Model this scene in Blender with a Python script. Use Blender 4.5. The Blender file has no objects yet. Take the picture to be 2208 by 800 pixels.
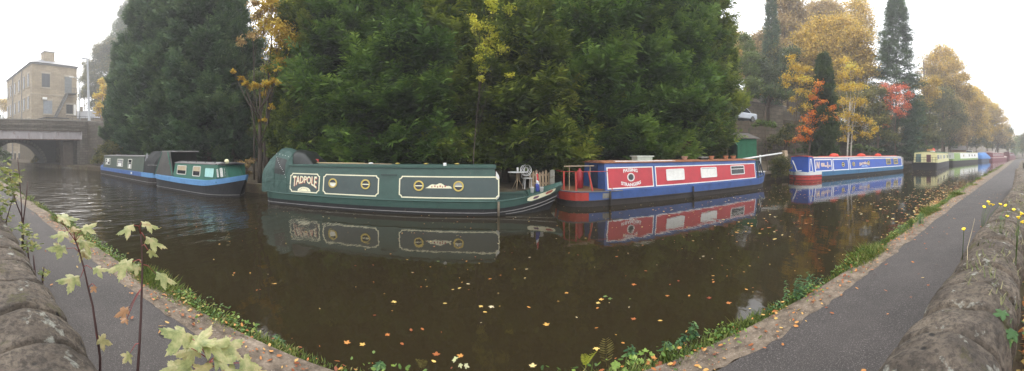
import bpy, bmesh, math, random
import numpy as np
from math import sin, cos, pi, sqrt, atan2, radians
from mathutils import Vector, Matrix

scene = bpy.context.scene
COL = scene.collection
HC = 1.8            # eye height above the water
F, X0, Y0 = 722.0, 1055.0, 332.0   # panorama: pixels per radian, column facing the canal square on, horizon row

# ------------------------------------------------------------------ camera
cd = bpy.data.cameras.new('camera'); cam = bpy.data.objects.new('camera', cd); COL.objects.link(cam)
cam.location = (0, 0, HC); cam.rotation_euler = (radians(90), 0, 0)
cd.type = 'PANO'; cd.clip_start = 0.02; cd.clip_end = 3000
vals = dict(panorama_type='CENTRAL_CYLINDRICAL',
            central_cylindrical_range_u_min=-X0/F, central_cylindrical_range_u_max=(2208-X0)/F,
            central_cylindrical_range_v_min=-(800-Y0)/F, central_cylindrical_range_v_max=Y0/F,
            central_cylindrical_radius=1.0)
for tgt in (cd, getattr(cd, 'cycles', None)):
    if tgt is None: continue
    for k, v in vals.items():
        try: setattr(tgt, k, v)
        except Exception: pass
scene.camera = cam

# ------------------------------------------------------------------ overcast sky and soft sun
SUN_EL, SUN_AZ = radians(38), radians(-60)     # azimuth measured from +Y towards +X
w = bpy.data.worlds.new('World'); scene.world = w; w.use_nodes = True
nt = w.node_tree; nt.nodes.clear()
sky = nt.nodes.new('ShaderNodeTexSky'); sky.sky_type = 'NISHITA'; sky.sun_disc = False
sky.sun_elevation = SUN_EL; sky.sun_rotation = SUN_AZ; sky.air_density = 1.0; sky.dust_density = 3.0
mixn = nt.nodes.new('ShaderNodeMix'); mixn.data_type = 'RGBA'; mixn.inputs['Factor'].default_value = 0.85
mixn.inputs['B'].default_value = (10.5, 10.6, 10.8, 1)      # even cloud layer
bg = nt.nodes.new('ShaderNodeBackground'); bg.inputs['Strength'].default_value = 0.11
out = nt.nodes.new('ShaderNodeOutputWorld')
nt.links.new(sky.outputs['Color'], mixn.inputs['A']); nt.links.new(mixn.outputs['Result'], bg.inputs['Color'])
nt.links.new(bg.outputs['Background'], out.inputs['Surface'])
sd = bpy.data.lights.new('sun', 'SUN'); sd.energy = 1.1; sd.angle = radians(14); sd.color = (1.0, 0.96, 0.9)
sun = bpy.data.objects.new('sun', sd); COL.objects.link(sun)
sdir = Vector((cos(SUN_EL)*sin(SUN_AZ), cos(SUN_EL)*cos(SUN_AZ), sin(SUN_EL)))
sun.rotation_euler = sdir.to_track_quat('Z', 'Y').to_euler()
vs = scene.view_settings
vs.view_transform = 'Standard'; vs.look = 'None'; vs.exposure = 1.58; vs.gamma = 1.0; vs.use_curve_mapping = False
try:
    scene.cycles.max_bounces = 6; scene.cycles.diffuse_bounces = 3; scene.cycles.glossy_bounces = 3
    scene.cycles.transmission_bounces = 4; scene.cycles.transparent_max_bounces = 8; scene.cycles.volume_bounces = 0
    scene.cycles.caustics_reflective = False; scene.cycles.caustics_refractive = False
    scene.cycles.use_denoising = True
except Exception: pass

# ------------------------------------------------------------------ pixel -> world, used to measure the place
def at(x, y, z=0.0):
    D = F*(HC-z)/(y-Y0); t = (x-X0)/F
    return Vector((D*sin(t), D*cos(t), z))
def atd(x, y, D):
    t = (x-X0)/F
    return Vector((D*sin(t), D*cos(t), HC-(y-Y0)*D/F))
def aty(x, y, Y):
    return atd(x, y, Y/cos((x-X0)/F))

# ------------------------------------------------------------------ tagging
def tag(o, label=None, cat=None, group=None, kind=None):
    if label: o['label'] = label
    if cat: o['category'] = cat
    if group: o['group'] = group
    if kind: o['kind'] = kind
    return o
def empty(name, label, cat, loc=(0, 0, 0), rz=0.0, group=None):
    o = bpy.data.objects.new(name, None); COL.objects.link(o)
    o.location = loc; o.rotation_euler = (0, 0, rz); o.empty_display_size = .2
    return tag(o, label, cat, group)
def link(name, me, parent=None, mats=()):
    for m in mats: me.materials.append(m)
    o = bpy.data.objects.new(name, me); COL.objects.link(o)
    if parent is not None: o.parent = parent
    return o

# ------------------------------------------------------------------ materials
def nmat(name):
    m = bpy.data.materials.new(name); m.use_nodes = True
    t = m.node_tree; b = t.nodes['Principled BSDF']
    return m, t, b
def N(t, typ, **kw):
    n = t.nodes.new(typ)
    for k, v in kw.items():
        if k in n.inputs: n.inputs[k].default_value = v
        else: setattr(n, k, v)
    return n
def ramp(t, fac, stops, interp='LINEAR'):
    r = t.nodes.new('ShaderNodeValToRGB'); r.color_ramp.interpolation = interp
    e = r.color_ramp.elements
    while len(e) < len(stops): e.new(.5)
    for i, (p, c) in enumerate(stops):
        e[i].position = p; e[i].color = (*c, 1)
    t.links.new(fac, r.inputs['Fac']); return r.outputs['Color']
def noise(t, scale, detail=4, rough=.6, vec=None, dist=0.0):
    n = N(t, 'ShaderNodeTexNoise'); n.inputs['Scale'].default_value = scale
    n.inputs['Detail'].default_value = detail; n.inputs['Roughness'].default_value = rough
    n.inputs['Distortion'].default_value = dist
    if vec is not None: t.links.new(vec, n.inputs['Vector'])
    return n.outputs['Fac']
def coords(t, kind='Object', scale=None, rot=None):
    c = t.nodes.new('ShaderNodeTexCoord').outputs[kind]
    if scale or rot:
        mp = t.nodes.new('ShaderNodeMapping')
        if scale: mp.inputs['Scale'].default_value = scale
        if rot: mp.inputs['Rotation'].default_value = rot
        t.links.new(c, mp.inputs['Vector']); c = mp.outputs['Vector']
    return c
def mixc(t, fac, a, b, typ='MIX'):
    m = t.nodes.new('ShaderNodeMix'); m.data_type = 'RGBA'; m.blend_type = typ
    for s, v in (('Factor', fac), ('A', a), ('B', b)):
        if hasattr(v, 'is_linked') or hasattr(v, 'links'): t.links.new(v, m.inputs[s])
        elif s == 'Factor': m.inputs[s].default_value = v
        else: m.inputs[s].default_value = (*v, 1)
    return m.outputs['Result']
def bump(t, b, h, strength=.3, dist=.02):
    n = N(t, 'ShaderNodeBump'); n.inputs['Strength'].default_value = strength; n.inputs['Distance'].default_value = dist
    t.links.new(h, n.inputs['Height']); t.links.new(n.outputs['Normal'], b.inputs['Normal'])
def dk(c, f): return tuple(v*f for v in c)
_mc = {}
def paint(name, c, rough=.38, dirt=.35, metallic=0.0, scale=3.0):
    if name in _mc: return _mc[name]
    m, t, b = nmat(name); v = coords(t)
    g1 = noise(t, scale, 6, .65, v); g2 = noise(t, scale*7, 3, .7, coords(t, 'Object', (1, 1, .25)))
    col = ramp(t, g1, [(.3, dk(c, 1-dirt)), (.55, c), (.8, tuple(min(1, k*(1+dirt*.5)) for k in c))])
    spots = ramp(t, g2, [(.62, (0, 0, 0)), (.78, (1, 1, 1))])
    col = mixc(t, spots, col, mixc(t, .55, c, (.16, .13, .09)))
    t.links.new(col, b.inputs['Base Color']); b.inputs['Metallic'].default_value = metallic
    rr = N(t, 'ShaderNodeMapRange'); rr.inputs['To Min'].default_value = rough; rr.inputs['To Max'].default_value = min(1, rough+.3)
    t.links.new(g1, rr.inputs['Value']); t.links.new(rr.outputs['Result'], b.inputs['Roughness'])
    bump(t, b, noise(t, 1.6, 2, .5, v), .25, .02)
    _mc[name] = m; return m
def rough_mat(name, c, var=.4, scale=6, rough=.9, bs=.5, bd=.02, c2=None):
    if name in _mc: return _mc[name]
    m, t, b = nmat(name); v = coords(t)
    n1 = noise(t, scale, 8, .7, v)
    c2 = c2 or c
    col = ramp(t, n1, [(.28, dk(c, 1-var)), (.5, c), (.72, tuple(min(1, k*(1+var*.6)) for k in c2))])
    t.links.new(col, b.inputs['Base Color']); b.inputs['Roughness'].default_value = rough
    bump(t, b, noise(t, scale*4, 6, .7, v), bs, bd)
    _mc[name] = m; return m
def glass(name='window_glass', c=(.02, .022, .025), rough=.08):
    if name in _mc: return _mc[name]
    m, t, b = nmat(name); b.inputs['Base Color'].default_value = (*c, 1); b.inputs['Roughness'].default_value = rough
    b.inputs['IOR'].default_value = 1.5; _mc[name] = m; return m
def masonry(name, c1, c2, mortar, ang=0.0, bw=.45, bh=.22, rough=.92, moss=0.0, wet=None):
    if name in _mc: return _mc[name]
    m, t, b = nmat(name); v = coords(t)
    sx = N(t, 'ShaderNodeSeparateXYZ'); t.links.new(v, sx.inputs[0])
    def mul(s, k):
        q = N(t, 'ShaderNodeMath', operation='MULTIPLY'); t.links.new(s, q.inputs[0]); q.inputs[1].default_value = k; return q.outputs[0]
    ad = N(t, 'ShaderNodeMath', operation='ADD'); t.links.new(mul(sx.outputs[0], cos(ang)), ad.inputs[0]); t.links.new(mul(sx.outputs[1], sin(ang)), ad.inputs[1])
    cx = N(t, 'ShaderNodeCombineXYZ'); t.links.new(ad.outputs[0], cx.inputs[0]); t.links.new(sx.outputs[2], cx.inputs[1])
    nz = N(t, 'ShaderNodeTexNoise'); nz.inputs['Scale'].default_value = 1.3; t.links.new(cx.outputs[0], nz.inputs['Vector'])
    mv = N(t, 'ShaderNodeMix'); mv.data_type = 'VECTOR'; mv.inputs['Factor'].default_value = .06
    t.links.new(cx.outputs[0], mv.inputs['A']); t.links.new(nz.outputs['Color'], mv.inputs['B'])
    br = N(t, 'ShaderNodeTexBrick'); br.inputs['Scale'].default_value = 1.0
    br.inputs['Brick Width'].default_value = bw; br.inputs['Row Height'].default_value = bh; br.inputs['Mortar Size'].default_value = .022
    br.inputs['Color1'].default_value = (*c1, 1); br.inputs['Color2'].default_value = (*c2, 1); br.inputs['Mortar'].default_value = (*mortar, 1)
    t.links.new(mv.outputs['Result'], br.inputs['Vector'])
    g = noise(t, .5, 8, .7, v)
    col = mixc(t, ramp(t, g, [(.4, (0, 0, 0)), (.65, (.8, .8, .8))]), br.outputs['Color'], dk(c1, .45))
    fine = noise(t, 9, 6, .75, v)
    col = mixc(t, ramp(t, fine, [(.3, (.5, .5, .5)), (.7, (0, 0, 0))]), col, dk(c2, .5))
    if moss:
        mm = ramp(t, noise(t, 1.7, 6, .7, v), [(.5, (0, 0, 0)), (.62, (moss, moss, moss))])
        col = mixc(t, mm, col, (.035, .05, .016))
    t.links.new(col, b.inputs['Base Color']); b.inputs['Roughness'].default_value = rough
    mx = N(t, 'ShaderNodeMath', operation='SUBTRACT'); t.links.new(fine, mx.inputs[0]); t.links.new(br.outputs['Fac'], mx.inputs[1])
    bump(t, b, mx.outputs[0], .7, .03)
    _mc[name] = m; return m
def leafmat(name, stops, trans=.35, rough=.55, scale=.35):
    """stops over the per-leaf tint attribute; larger patches from a noise in the crown"""
    if name in _mc: return _mc[name]
    m = bpy.data.materials.new(name); m.use_nodes = True; t = m.node_tree; t.nodes.clear()
    a = N(t, 'ShaderNodeAttribute', attribute_name='tint')
    n = noise(t, scale, 3, .6, coords(t))
    ad = N(t, 'ShaderNodeMath', operation='ADD'); t.links.new(a.outputs['Fac'], ad.inputs[0])
    mr = N(t, 'ShaderNodeMapRange'); mr.inputs['From Min'].default_value = .3; mr.inputs['From Max'].default_value = .7
    mr.inputs['To Min'].default_value = -.22; mr.inputs['To Max'].default_value = .22; t.links.new(n, mr.inputs['Value'])
    t.links.new(mr.outputs['Result'], ad.inputs[1]); ad.use_clamp = True
    col = ramp(t, ad.outputs[0], stops)
    d = N(t, 'ShaderNodeBsdfPrincipled'); d.inputs['Roughness'].default_value = rough
    d.inputs['Specular IOR Level'].default_value = .3
    tr = N(t, 'ShaderNodeBsdfTranslucent'); t.links.new(col, d.inputs['Base Color']); t.links.new(col, tr.inputs['Color'])
    mx = N(t, 'ShaderNodeMixShader'); mx.inputs[0].default_value = trans
    o = N(t, 'ShaderNodeOutputMaterial')
    t.links.new(d.outputs[0], mx.inputs[1]); t.links.new(tr.outputs[0], mx.inputs[2]); t.links.new(mx.outputs[0], o.inputs['Surface'])
    _mc[name] = m; return m

# ------------------------------------------------------------------ mesh builder
class MB:
    def __init__(s): s.v = []; s.f = []
    def add(s, vs, fs, M=None):
        o = len(s.v)
        for p in vs:
            p = Vector(p)
            if M is not None: p = M @ p
            s.v.append(p[:])
        s.f += [tuple(i+o for i in f) for f in fs]; return s
    def box(s, x0, x1, y0, y1, z0, z1, M=None):
        return s.add([(x0, y0, z0), (x1, y0, z0), (x1, y1, z0), (x0, y1, z0), (x0, y0, z1), (x1, y0, z1), (x1, y1, z1), (x0, y1, z1)],
                     [(0, 3, 2, 1), (4, 5, 6, 7), (0, 1, 5, 4), (1, 2, 6, 5), (2, 3, 7, 6), (3, 0, 4, 7)], M)
    def tube(s, pts, r, n=6, M=None, cap=True):
        pts = [Vector(p) for p in pts]; rs = r if isinstance(r, (list, tuple)) else [r]*len(pts)
        vs = []; fs = []; up = Vector((0, 0, 1)); a = None
        for i, p in enumerate(pts):
            d = (pts[min(i+1, len(pts)-1)]-pts[max(i-1, 0)]).normalized()
            if a is None: a = d.cross(up if abs(d.z) < .95 else Vector((1, 0, 0))).normalized()
            else:
                a = (a-d*a.dot(d))
                a = a.normalized() if a.length > 1e-6 else d.orthogonal().normalized()
            b = d.cross(a)
            for k in range(n):
                q = 2*pi*k/n; vs.append(p+(a*cos(q)+b*sin(q))*rs[i])
        for i in range(len(pts)-1):
            for k in range(n):
                fs.append((i*n+k, i*n+(k+1) % n, (i+1)*n+(k+1) % n, (i+1)*n+k))
        if cap: fs += [tuple(range(n))[::-1], tuple(range((len(pts)-1)*n, len(pts)*n))]
        return s.add(vs, fs, M)
    def lathe(s, prof, n=16, M=None, cap=True):
        vs = []; fs = []
        for r, z in prof:
            for k in range(n): vs.append((r*cos(2*pi*k/n), r*sin(2*pi*k/n), z))
        for i in range(len(prof)-1):
            for k in range(n): fs.append((i*n+k, i*n+(k+1) % n, (i+1)*n+(k+1) % n, (i+1)*n+k))
        if cap: fs += [tuple(range(n))[::-1], tuple(range((len(prof)-1)*n, len(prof)*n))]
        return s.add(vs, fs, M)
    def poly(s, pts, w0, w1, M=None):           # extruded outline
        n = len(pts)
        vs = [(x, y, w0) for x, y in pts]+[(x, y, w1) for x, y in pts]
        fs = [tuple(range(n))[::-1], tuple(range(n, 2*n))]+[(i, (i+1) % n, n+(i+1) % n, n+i) for i in range(n)]
        return s.add(vs, fs, M)
    def ring(s, outer, inner, w0, w1, M=None):
        n = len(outer)
        vs = [(x, y, w0) for x, y in outer]+[(x, y, w0) for x, y in inner]+[(x, y, w1) for x, y in outer]+[(x, y, w1) for x, y in inner]
        fs = []
        for i in range(n):
            j = (i+1) % n
            fs += [(2*n+i, 2*n+j, 3*n+j, 3*n+i), (i, j, 2*n+j, 2*n+i), (n+j, n+i, 3*n+i, 3*n+j), (j, i, n+i, n+j)]
        return s.add(vs, fs, M)
    def build(s, name, mat, parent=None, smooth=False, bevel=0.0, recalc=True):
        me = bpy.data.meshes.new(name); me.from_pydata(s.v, [], s.f)
        if recalc or bevel:
            bm = bmesh.new(); bm.from_mesh(me)
            if bevel:
                try: bmesh.ops.bevel(bm, geom=[e for e in bm.edges if len(e.link_faces) == 2 and e.calc_face_angle(0) > .6], offset=bevel, segments=2, profile=.5, affect='EDGES', clamp_overlap=True)
                except Exception: pass
            bmesh.ops.recalc_face_normals(bm, faces=bm.faces); bm.to_mesh(me); bm.free()
        if smooth: me.polygons.foreach_set('use_smooth', [True]*len(me.polygons))
        return link(name, me, parent, [mat])

def circ(cx, cy, r, n=24, ry=None): ry = ry or r; return [(cx+r*cos(2*pi*k/n), cy+ry*sin(2*pi*k/n)) for k in range(n)]
def rrect(u0, v0, u1, v1, r, n=4):
    o = []
    for cx, cy, a in ((u1-r, v0+r, -pi/2), (u1-r, v1-r, 0), (u0+r, v1-r, pi/2), (u0+r, v0+r, pi)):
        for k in range(n+1): q = a+pi/2*k/n; o.append((cx+r*cos(q), cy+r*sin(q)))
    return o
def notched(u0, v0, u1, v1, r):
    o = []
    for cx, cy, sx, sy, fl in ((u1, v0, -1, 1, 0), (u1, v1, -1, -1, 1), (u0, v1, 1, -1, 0), (u0, v0, 1, 1, 1)):
        a = [(cx+sx*r, cy), (cx+sx*r*.75, cy+sy*r*.55), (cx+sx*r*.55, cy+sy*r*.75), (cx, cy+sy*r)]
        o += a if fl == 0 else a[::-1]
    return o
def inset(p, d):
    n = len(p); o = []
    for i in range(n):
        a, b, c = Vector(p[i-1]), Vector(p[i]), Vector(p[(i+1) % n])
        e1 = (b-a).normalized(); e2 = (c-b).normalized()
        n1 = Vector((-e1.y, e1.x)); n2 = Vector((-e2.y, e2.x)); m = (n1+n2)
        m = m.normalized() if m.length > 1e-6 else n1
        k = d/max(.35, m.dot(n1)); o.append((b.x+m.x*k, b.y+m.y*k))
    return o
def arrmesh(name, V, Fq, tint=None):
    """V (n,3) vertices, Fq (m,k) faces all of k corners"""
    me = bpy.data.meshes.new(name); n = len(V); m, k = Fq.shape
    me.vertices.add(n); me.vertices.foreach_set('co', np.ascontiguousarray(V, dtype=np.float32).ravel())
    me.loops.add(m*k); me.loops.foreach_set('vertex_index', np.ascontiguousarray(Fq, dtype=np.int32).ravel())
    me.polygons.add(m); me.polygons.foreach_set('loop_start', np.arange(0, m*k, k, dtype=np.int32))
    try: me.polygons.foreach_set('loop_total', np.full(m, k, dtype=np.int32))
    except Exception: pass
    me.update(calc_edges=True)
    if tint is not None:
        a = me.attributes.new('tint', 'FLOAT', 'FACE'); a.data.foreach_set('value', tint.astype(np.float32))
    return me
def text_mb(body, size, warp=None, M=None, w0=0.0, w1=.004, xs=1.0, bold=0.0, shear=0.0):
    cu = bpy.data.curves.new('lettering', 'FONT'); cu.body = body; cu.size = size; cu.align_x = 'CENTER'; cu.align_y = 'BOTTOM_BASELINE' if 0 else 'TOP_BASELINE'
    cu.resolution_u = 3; cu.offset = bold; cu.shear = shear
    ob = bpy.data.objects.new('lettering', cu); COL.objects.link(ob)
    bpy.context.view_layer.update()
    me = bpy.data.meshes.new_from_object(ob.evaluated_get(bpy.context.evaluated_depsgraph_get()))
    bm = bmesh.new(); bm.from_mesh(me)
    bmesh.ops.remove_doubles(bm, verts=bm.verts, dist=size*.002)
    bmesh.ops.triangulate(bm, faces=bm.faces)
    bmesh.ops.subdivide_edges(bm, edges=[e for e in bm.edges if e.calc_length() > size*.25], cuts=2, use_grid_fill=False)
    bmesh.ops.triangulate(bm, faces=bm.faces)
    r = bmesh.ops.extrude_face_region(bm, geom=list(bm.faces)[:])
    top = [g for g in r['geom'] if isinstance(g, bmesh.types.BMVert)]
    ts = set(top)
    vs = []
    for v in bm.verts:
        x, y = v.co.x*xs, v.co.y
        if warp: x, y = warp(x, y)
        vs.append((x, y, w1 if v in ts else w0))
    bm.verts.index_update()
    fs = [tuple(v.index for v in f.verts) for f in bm.faces]
    bm.free(); COL.objects.unlink(ob); bpy.data.objects.remove(ob); bpy.data.meshes.remove(me); bpy.data.curves.remove(cu)
    mb = MB(); mb.add(vs, fs, M); return mb
rnd = random.Random(7)
# ================================================================== THE LIE OF THE LAND
from mathutils import noise as mnoise
def interp(tab, x):
    xs, ys = zip(*tab); return float(np.interp(x, xs, ys))
YE = [(-300, 2.22), (-8, 2.2), (-3, 2.1), (3, 2.1), (8, 2.22), (20, 2.25), (30, 2.04), (77, 1.2), (100, -.6), (130, -4.5), (160, -12), (300, -60)]       # near water edge
YP = [(-300, 1.76), (10, 1.74), (14, 1.58), (37, 1.0), (77, .2), (100, -1.6), (130, -5.6), (160, -13), (300, -61)]  # tarmac, canal side
YW = [(-300, .44), (1.0, .43), (1.9, .38), (3, .33), (6, .1), (13, .02), (50, -.6), (77, -1.4), (100, -3.2), (130, -7.2), (160, -15), (300, -63)]  # tarmac, wall side
YF = [(-300, 9.2), (-47, 9.4), (-44.5, 10.6), (-40, 11.6), (-38, 12.6), (-35, 13.6), (-27, 13.7), (-16, 12.3), (-10, 11.8), (0, 12.1), (3, 12.6), (14, 14.7), (18, 15.7),
      (34, 14.2), (45, 13.6), (61, 13.2), (76, 10.4), (88, 8.4), (105, 4.6), (120, 1.0), (140, -5.5), (160, -10), (300, -55)]
GZ = .35
def ye(x): return interp(YE, x)
def yf(x): return interp(YF, x)
OFF = [(0, .42), (2.6, .48), (2.7, .49), (2.75, .495), (3, .5), (6, .8), (7.4, 1.1), (7.9, 1.3), (7.95, 4.95), (13.2, 5.0), (13.25, 6.2), (16, 7.2), (30, 13), (60, 27), (120, 44), (300, 60)]
OFFL = [(0, .42), (2.6, .6), (2.7, .8), (2.75, 4.4), (7.9, 4.5), (7.95, 4.5), (13.2, 4.5), (13.25, 4.5), (30, 4.6), (50, 8), (80, 22), (140, 48), (300, 66)]
OFFR = [(0, .42), (3, .5), (6, .8), (7.9, 1.2), (7.95, 1.3), (13.2, 2.0), (13.25, 2.1), (16, 3), (30, 6), (60, 13), (120, 22), (300, 35)]
def gh(x, off):
    a = interp(OFF, off)
    k = min(1, max(0, (-33-x)/3.0)); a = a*(1-k)+interp(OFFL, off)*k
    k = min(1, max(0, (x-40)/55.0)); a = a*(1-k)+interp(OFFR, off)*k
    return a
def hill(x, y): return gh(x, y-yf(x))

m_earth = rough_mat('leafy_earth', (.085, .06, .035), .55, 2.2, .95, .8, .06, c2=(.11, .10, .045))
m_dirt, t, b = nmat('trodden_dirt'); v = coords(t)
c = ramp(t, noise(t, 7, 9, .75, v), [(.3, (.040, .030, .021)), (.44, (.10, .075, .053)), (.58, (.19, .148, .108)), (.72, (.31, .25, .19))])
c = mixc(t, ramp(t, noise(t, 60, 3, .7, v), [(.62, (0, 0, 0)), (.72, (1, 1, 1))]), c, (.42, .37, .31))
t.links.new(c, b.inputs['Base Color']); b.inputs['Roughness'].default_value = .95; bump(t, b, noise(t, 26, 8, .75, v), .8, .02)
m_tar, t, b = nmat('worn_tarmac'); v = coords(t)
c = ramp(t, noise(t, 1.6, 8, .7, v), [(.3, (.028, .024, .022)), (.6, (.047, .040, .037)), (.8, (.070, .060, .054))])
c = mixc(t, ramp(t, noise(t, 120, 2, .8, v), [(.58, (0, 0, 0)), (.66, (.8, .8, .8))]), c, (.19, .17, .16))
c = mixc(t, ramp(t, noise(t, 45, 3, .8, v), [(.56, (0, 0, 0)), (.68, (.55, .55, .55))]), c, (.018, .015, .015))
vo = N(t, 'ShaderNodeTexVoronoi'); vo.inputs['Scale'].default_value = 75; t.links.new(v, vo.inputs['Vector'])
c = mixc(t, ramp(t, vo.outputs['Distance'], [(.0, (.6, .6, .6)), (.13, (0, 0, 0))]), c, (.22, .2, .185))
t.links.new(c, b.inputs['Base Color']); b.inputs['Roughness'].default_value = .85; bump(t, b, noise(t, 110, 4, .8, v), .6, .008)

def xs_line(a, b):
    out = []; x = a
    while x < b:
        out.append(x); ax = abs(x)
        x += .09 if ax < 6 else (1.0 if ax < 45 else (4 if ax < 160 else 25))
    return out+[b]
XS = xs_line(-300, 300)
def lof(name, mat, rows, kind='structure', jag=0.0, parent=None):
    """rows: function x -> list of (y, z)"""
    r = random.Random(3); V = []; Fc = []
    for i, x in enumerate(XS):
        row = rows(x); n = len(row)
        for (y, z) in row: V.append((x, y+(r.uniform(-jag, jag) if jag else 0), z))
        if i:
            for k in range(n-1): Fc.append(((i-1)*n+k, i*n+k, i*n+k+1, (i-1)*n+k+1))
    me = bpy.data.meshes.new(name); me.from_pydata(V, [], Fc); me.update()
    o = link(name, me, parent, [mat]); tag(o, kind=kind); return o
def ground_row(x):
    e, p, w_, f = ye(x), interp(YP, x), interp(YW, x), yf(x)
    row = [(-300, .3), (-60, .3), (-10, .34), (w_-.5, .34), (w_, GZ-.004), (p, GZ-.004), (e-.12, .32), (e, .27), (e+.04, -.5), (f-.04, -.5)]
    for off, _ in OFF: row.append((f+off, gh(x, off)))
    row += [(f+600, gh(x, 300)+10)]
    return row
lof('ground', m_earth, ground_row)
lof('towpath', m_tar, lambda x: [(interp(YW, x)-.02, GZ+.002), ((interp(YW, x)+interp(YP, x))/2, GZ+.012), (interp(YP, x), GZ+.002)])
lof('path_verge', m_dirt, lambda x: [(interp(YP, x)-.02+.07*mnoise.noise(Vector((x*2.3, 0, 0)))+.045*mnoise.noise(Vector((x*9, 2, 0))), GZ+.004), (interp(YP, x)+.12, GZ+.012), (interp(YP, x)+.27, GZ-.004), (min(ye(x)-.06, interp(YP, x)+.9), .322)])
# water: one sheet, murky and still
m_water, t, b = nmat('canal_water'); 
v = coords(t, 'Object', (1.0, 1.0, 1.0))
b.inputs['Base Color'].default_value = (.022, .0165, .008, 1); b.inputs['Roughness'].default_value = .03; b.inputs['IOR'].default_value = 1.33
wv = coords(t, 'Object', (2.2, .8, 1))
n1 = noise(t, 1.0, 2, .5, wv); n2 = noise(t, 6.0, 2, .5, wv)
ad = N(t, 'ShaderNodeMath', operation='MULTIPLY_ADD'); t.links.new(n2, ad.inputs[0]); ad.inputs[1].default_value = .16; t.links.new(n1, ad.inputs[2])
# livelier ripples towards the bridge
sx = N(t, 'ShaderNodeSeparateXYZ'); t.links.new(coords(t), sx.inputs[0])
mr = N(t, 'ShaderNodeMapRange'); mr.inputs['From Min'].default_value = -3.5; mr.inputs['From Max'].default_value = -10.5
mr.inputs['To Min'].default_value = .0045; mr.inputs['To Max'].default_value = .095; t.links.new(sx.outputs[0], mr.inputs['Value'])
bp = N(t, 'ShaderNodeBump'); bp.inputs['Strength'].default_value = 1.0; t.links.new(mr.outputs['Result'], bp.inputs['Distance'])
t.links.new(ad.outputs[0], bp.inputs['Height']); t.links.new(bp.outputs['Normal'], b.inputs['Normal'])
lof('water', m_water, lambda x: [(ye(x)+.02, 0), (yf(x)-.02, 0)])
# road along the hillside and its edge
m_road = rough_mat('grey_asphalt', (.055, .055, .056), .3, 3, .85, .2, .01)
def ribbon(name, mat, x0, x1, o0, o1, dz):
    V = []; Fc = []; i = 0; x = x0
    while x <= x1+.01:
        f = yf(x); V += [(x, f+o0, 4.95+dz), (x, f+o1, 4.99+dz)]
        if i: Fc.append((2*i-2, 2*i, 2*i+1, 2*i-1))
        i += 1; x += 1.5
    me = bpy.data.meshes.new(name); me.from_pydata(V, [], Fc); me.update()
    return tag(link(name, me, None, [mat]), kind='structure')
ribbon('road', m_road, -31, 38, 8.5, 13.0, .02)

# ------------------------------------------------------------------ walls of the hillside
def wall_line(name, label, mat, x0, x1, off, z0, z1, th, group=None, cope=True, step=1.5):
    mb = MB(); cp = MB(); xs = np.arange(x0, x1+.01, step)
    for a, c_ in zip(xs[:-1], xs[1:]):
        fa, fb = yf(a)+off, yf(c_)+off
        za, zb = z0(a), z0(c_); ta, tb = z1(a), z1(c_)
        mb.add([(a, fa, za), (c_, fb, zb), (c_, fb+th, zb), (a, fa+th, za), (a, fa, ta), (c_, fb, tb), (c_, fb+th, tb), (a, fa+th, ta)],
               [(0, 1, 5, 4), (3, 7, 6, 2), (4, 5, 6, 7)])
        if cope: cp.add([(a, fa-.06, ta+.004), (c_, fb-.06, tb+.004), (c_, fb+th+.06, tb+.004), (a, fa+th+.06, ta+.004), (a, fa-.06, ta+.14), (c_, fb-.06, tb+.14), (c_, fb+th+.06, tb+.14), (a, fa+th+.06, ta+.14)],
               [(0, 1, 5, 4), (3, 7, 6, 2), (4, 5, 6, 7), (0, 3, 2, 1)])
    r = empty(name, label, 'wall', (0, 0, 0))
    mb.build('wall_face', mat, r, recalc=False)
    if cope: cp.build('coping', m_cope, r, recalc=False)
    return r
m_cope = rough_mat('weathered_coping', (.16, .14, .115), .45, 5, .95, .6, .03)
m_wall_low = masonry('dark_retaining_stone', (.20, .15, .10), (.12, .09, .062), (.04, .032, .025), 0, .8, .36, moss=.6)
m_wall_up = masonry('upper_road_stone', (.36, .29, .21), (.22, .18, .13), (.09, .075, .06), 0, 1.1, .42, moss=.15)
wall_line('retaining_wall', 'dark mossy stone retaining wall rising behind the green shed up to the road', m_wall_low, -31.5, 39, 7.72, lambda x: .9, lambda x: min(4.93, gh(x, 7.95)-.02), .3, cope=False)
wall_line('roadside_wall', 'pale coursed stone wall with flat coping along the road behind the white car', m_wall_up, -30, 33, 13.1, lambda x: 4.8, lambda x: 8.0-.012*(x-13), .4)
# ================================================================== THE NEAR WALL
m_wall_near, t, b = nmat('weathered_gritstone'); v = coords(t)
c = ramp(t, noise(t, 5, 9, .72, v), [(.25, (.035, .027, .020)), (.42, (.095, .074, .055)), (.55, (.16, .127, .096)), (.68, (.27, .22, .165))])
c = mixc(t, ramp(t, noise(t, 2.6, 6, .7, v, .4), [(.58, (0, 0, 0)), (.70, (.75, .75, .75))]), c, (.20, .165, .12))
c = mixc(t, ramp(t, noise(t, 11, 5, .6, v), [(.61, (0, 0, 0)), (.66, (1, 1, 1))]), c, (.36, .36, .31))
c = mixc(t, ramp(t, noise(t, 38, 6, .8, v), [(.40, (.75, .75, .75)), (.55, (0, 0, 0))]), c, (.025, .019, .015))       # lichen
c = mixc(t, ramp(t, noise(t, 4.3, 6, .7, v), [(.58, (0, 0, 0)), (.66, (.9, .9, .9))]), c, (.075, .068, .020))   # moss
vo = N(t, 'ShaderNodeTexVoronoi'); vo.inputs['Scale'].default_value = 19; t.links.new(v, vo.inputs['Vector'])
pit = ramp(t, vo.outputs['Distance'], [(.12, (0, 0, 0)), (.26, (1, 1, 1))])
gate = ramp(t, noise(t, 3.5, 2, .5, v), [(.52, (1, 1, 1)), (.60, (0, 0, 0))])
pit = mixc(t, gate, pit, (1, 1, 1))
c = mixc(t, pit, (.015, .012, .01), c)
t.links.new(c, b.inputs['Base Color']); b.inputs['Roughness'].default_value = .93
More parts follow.
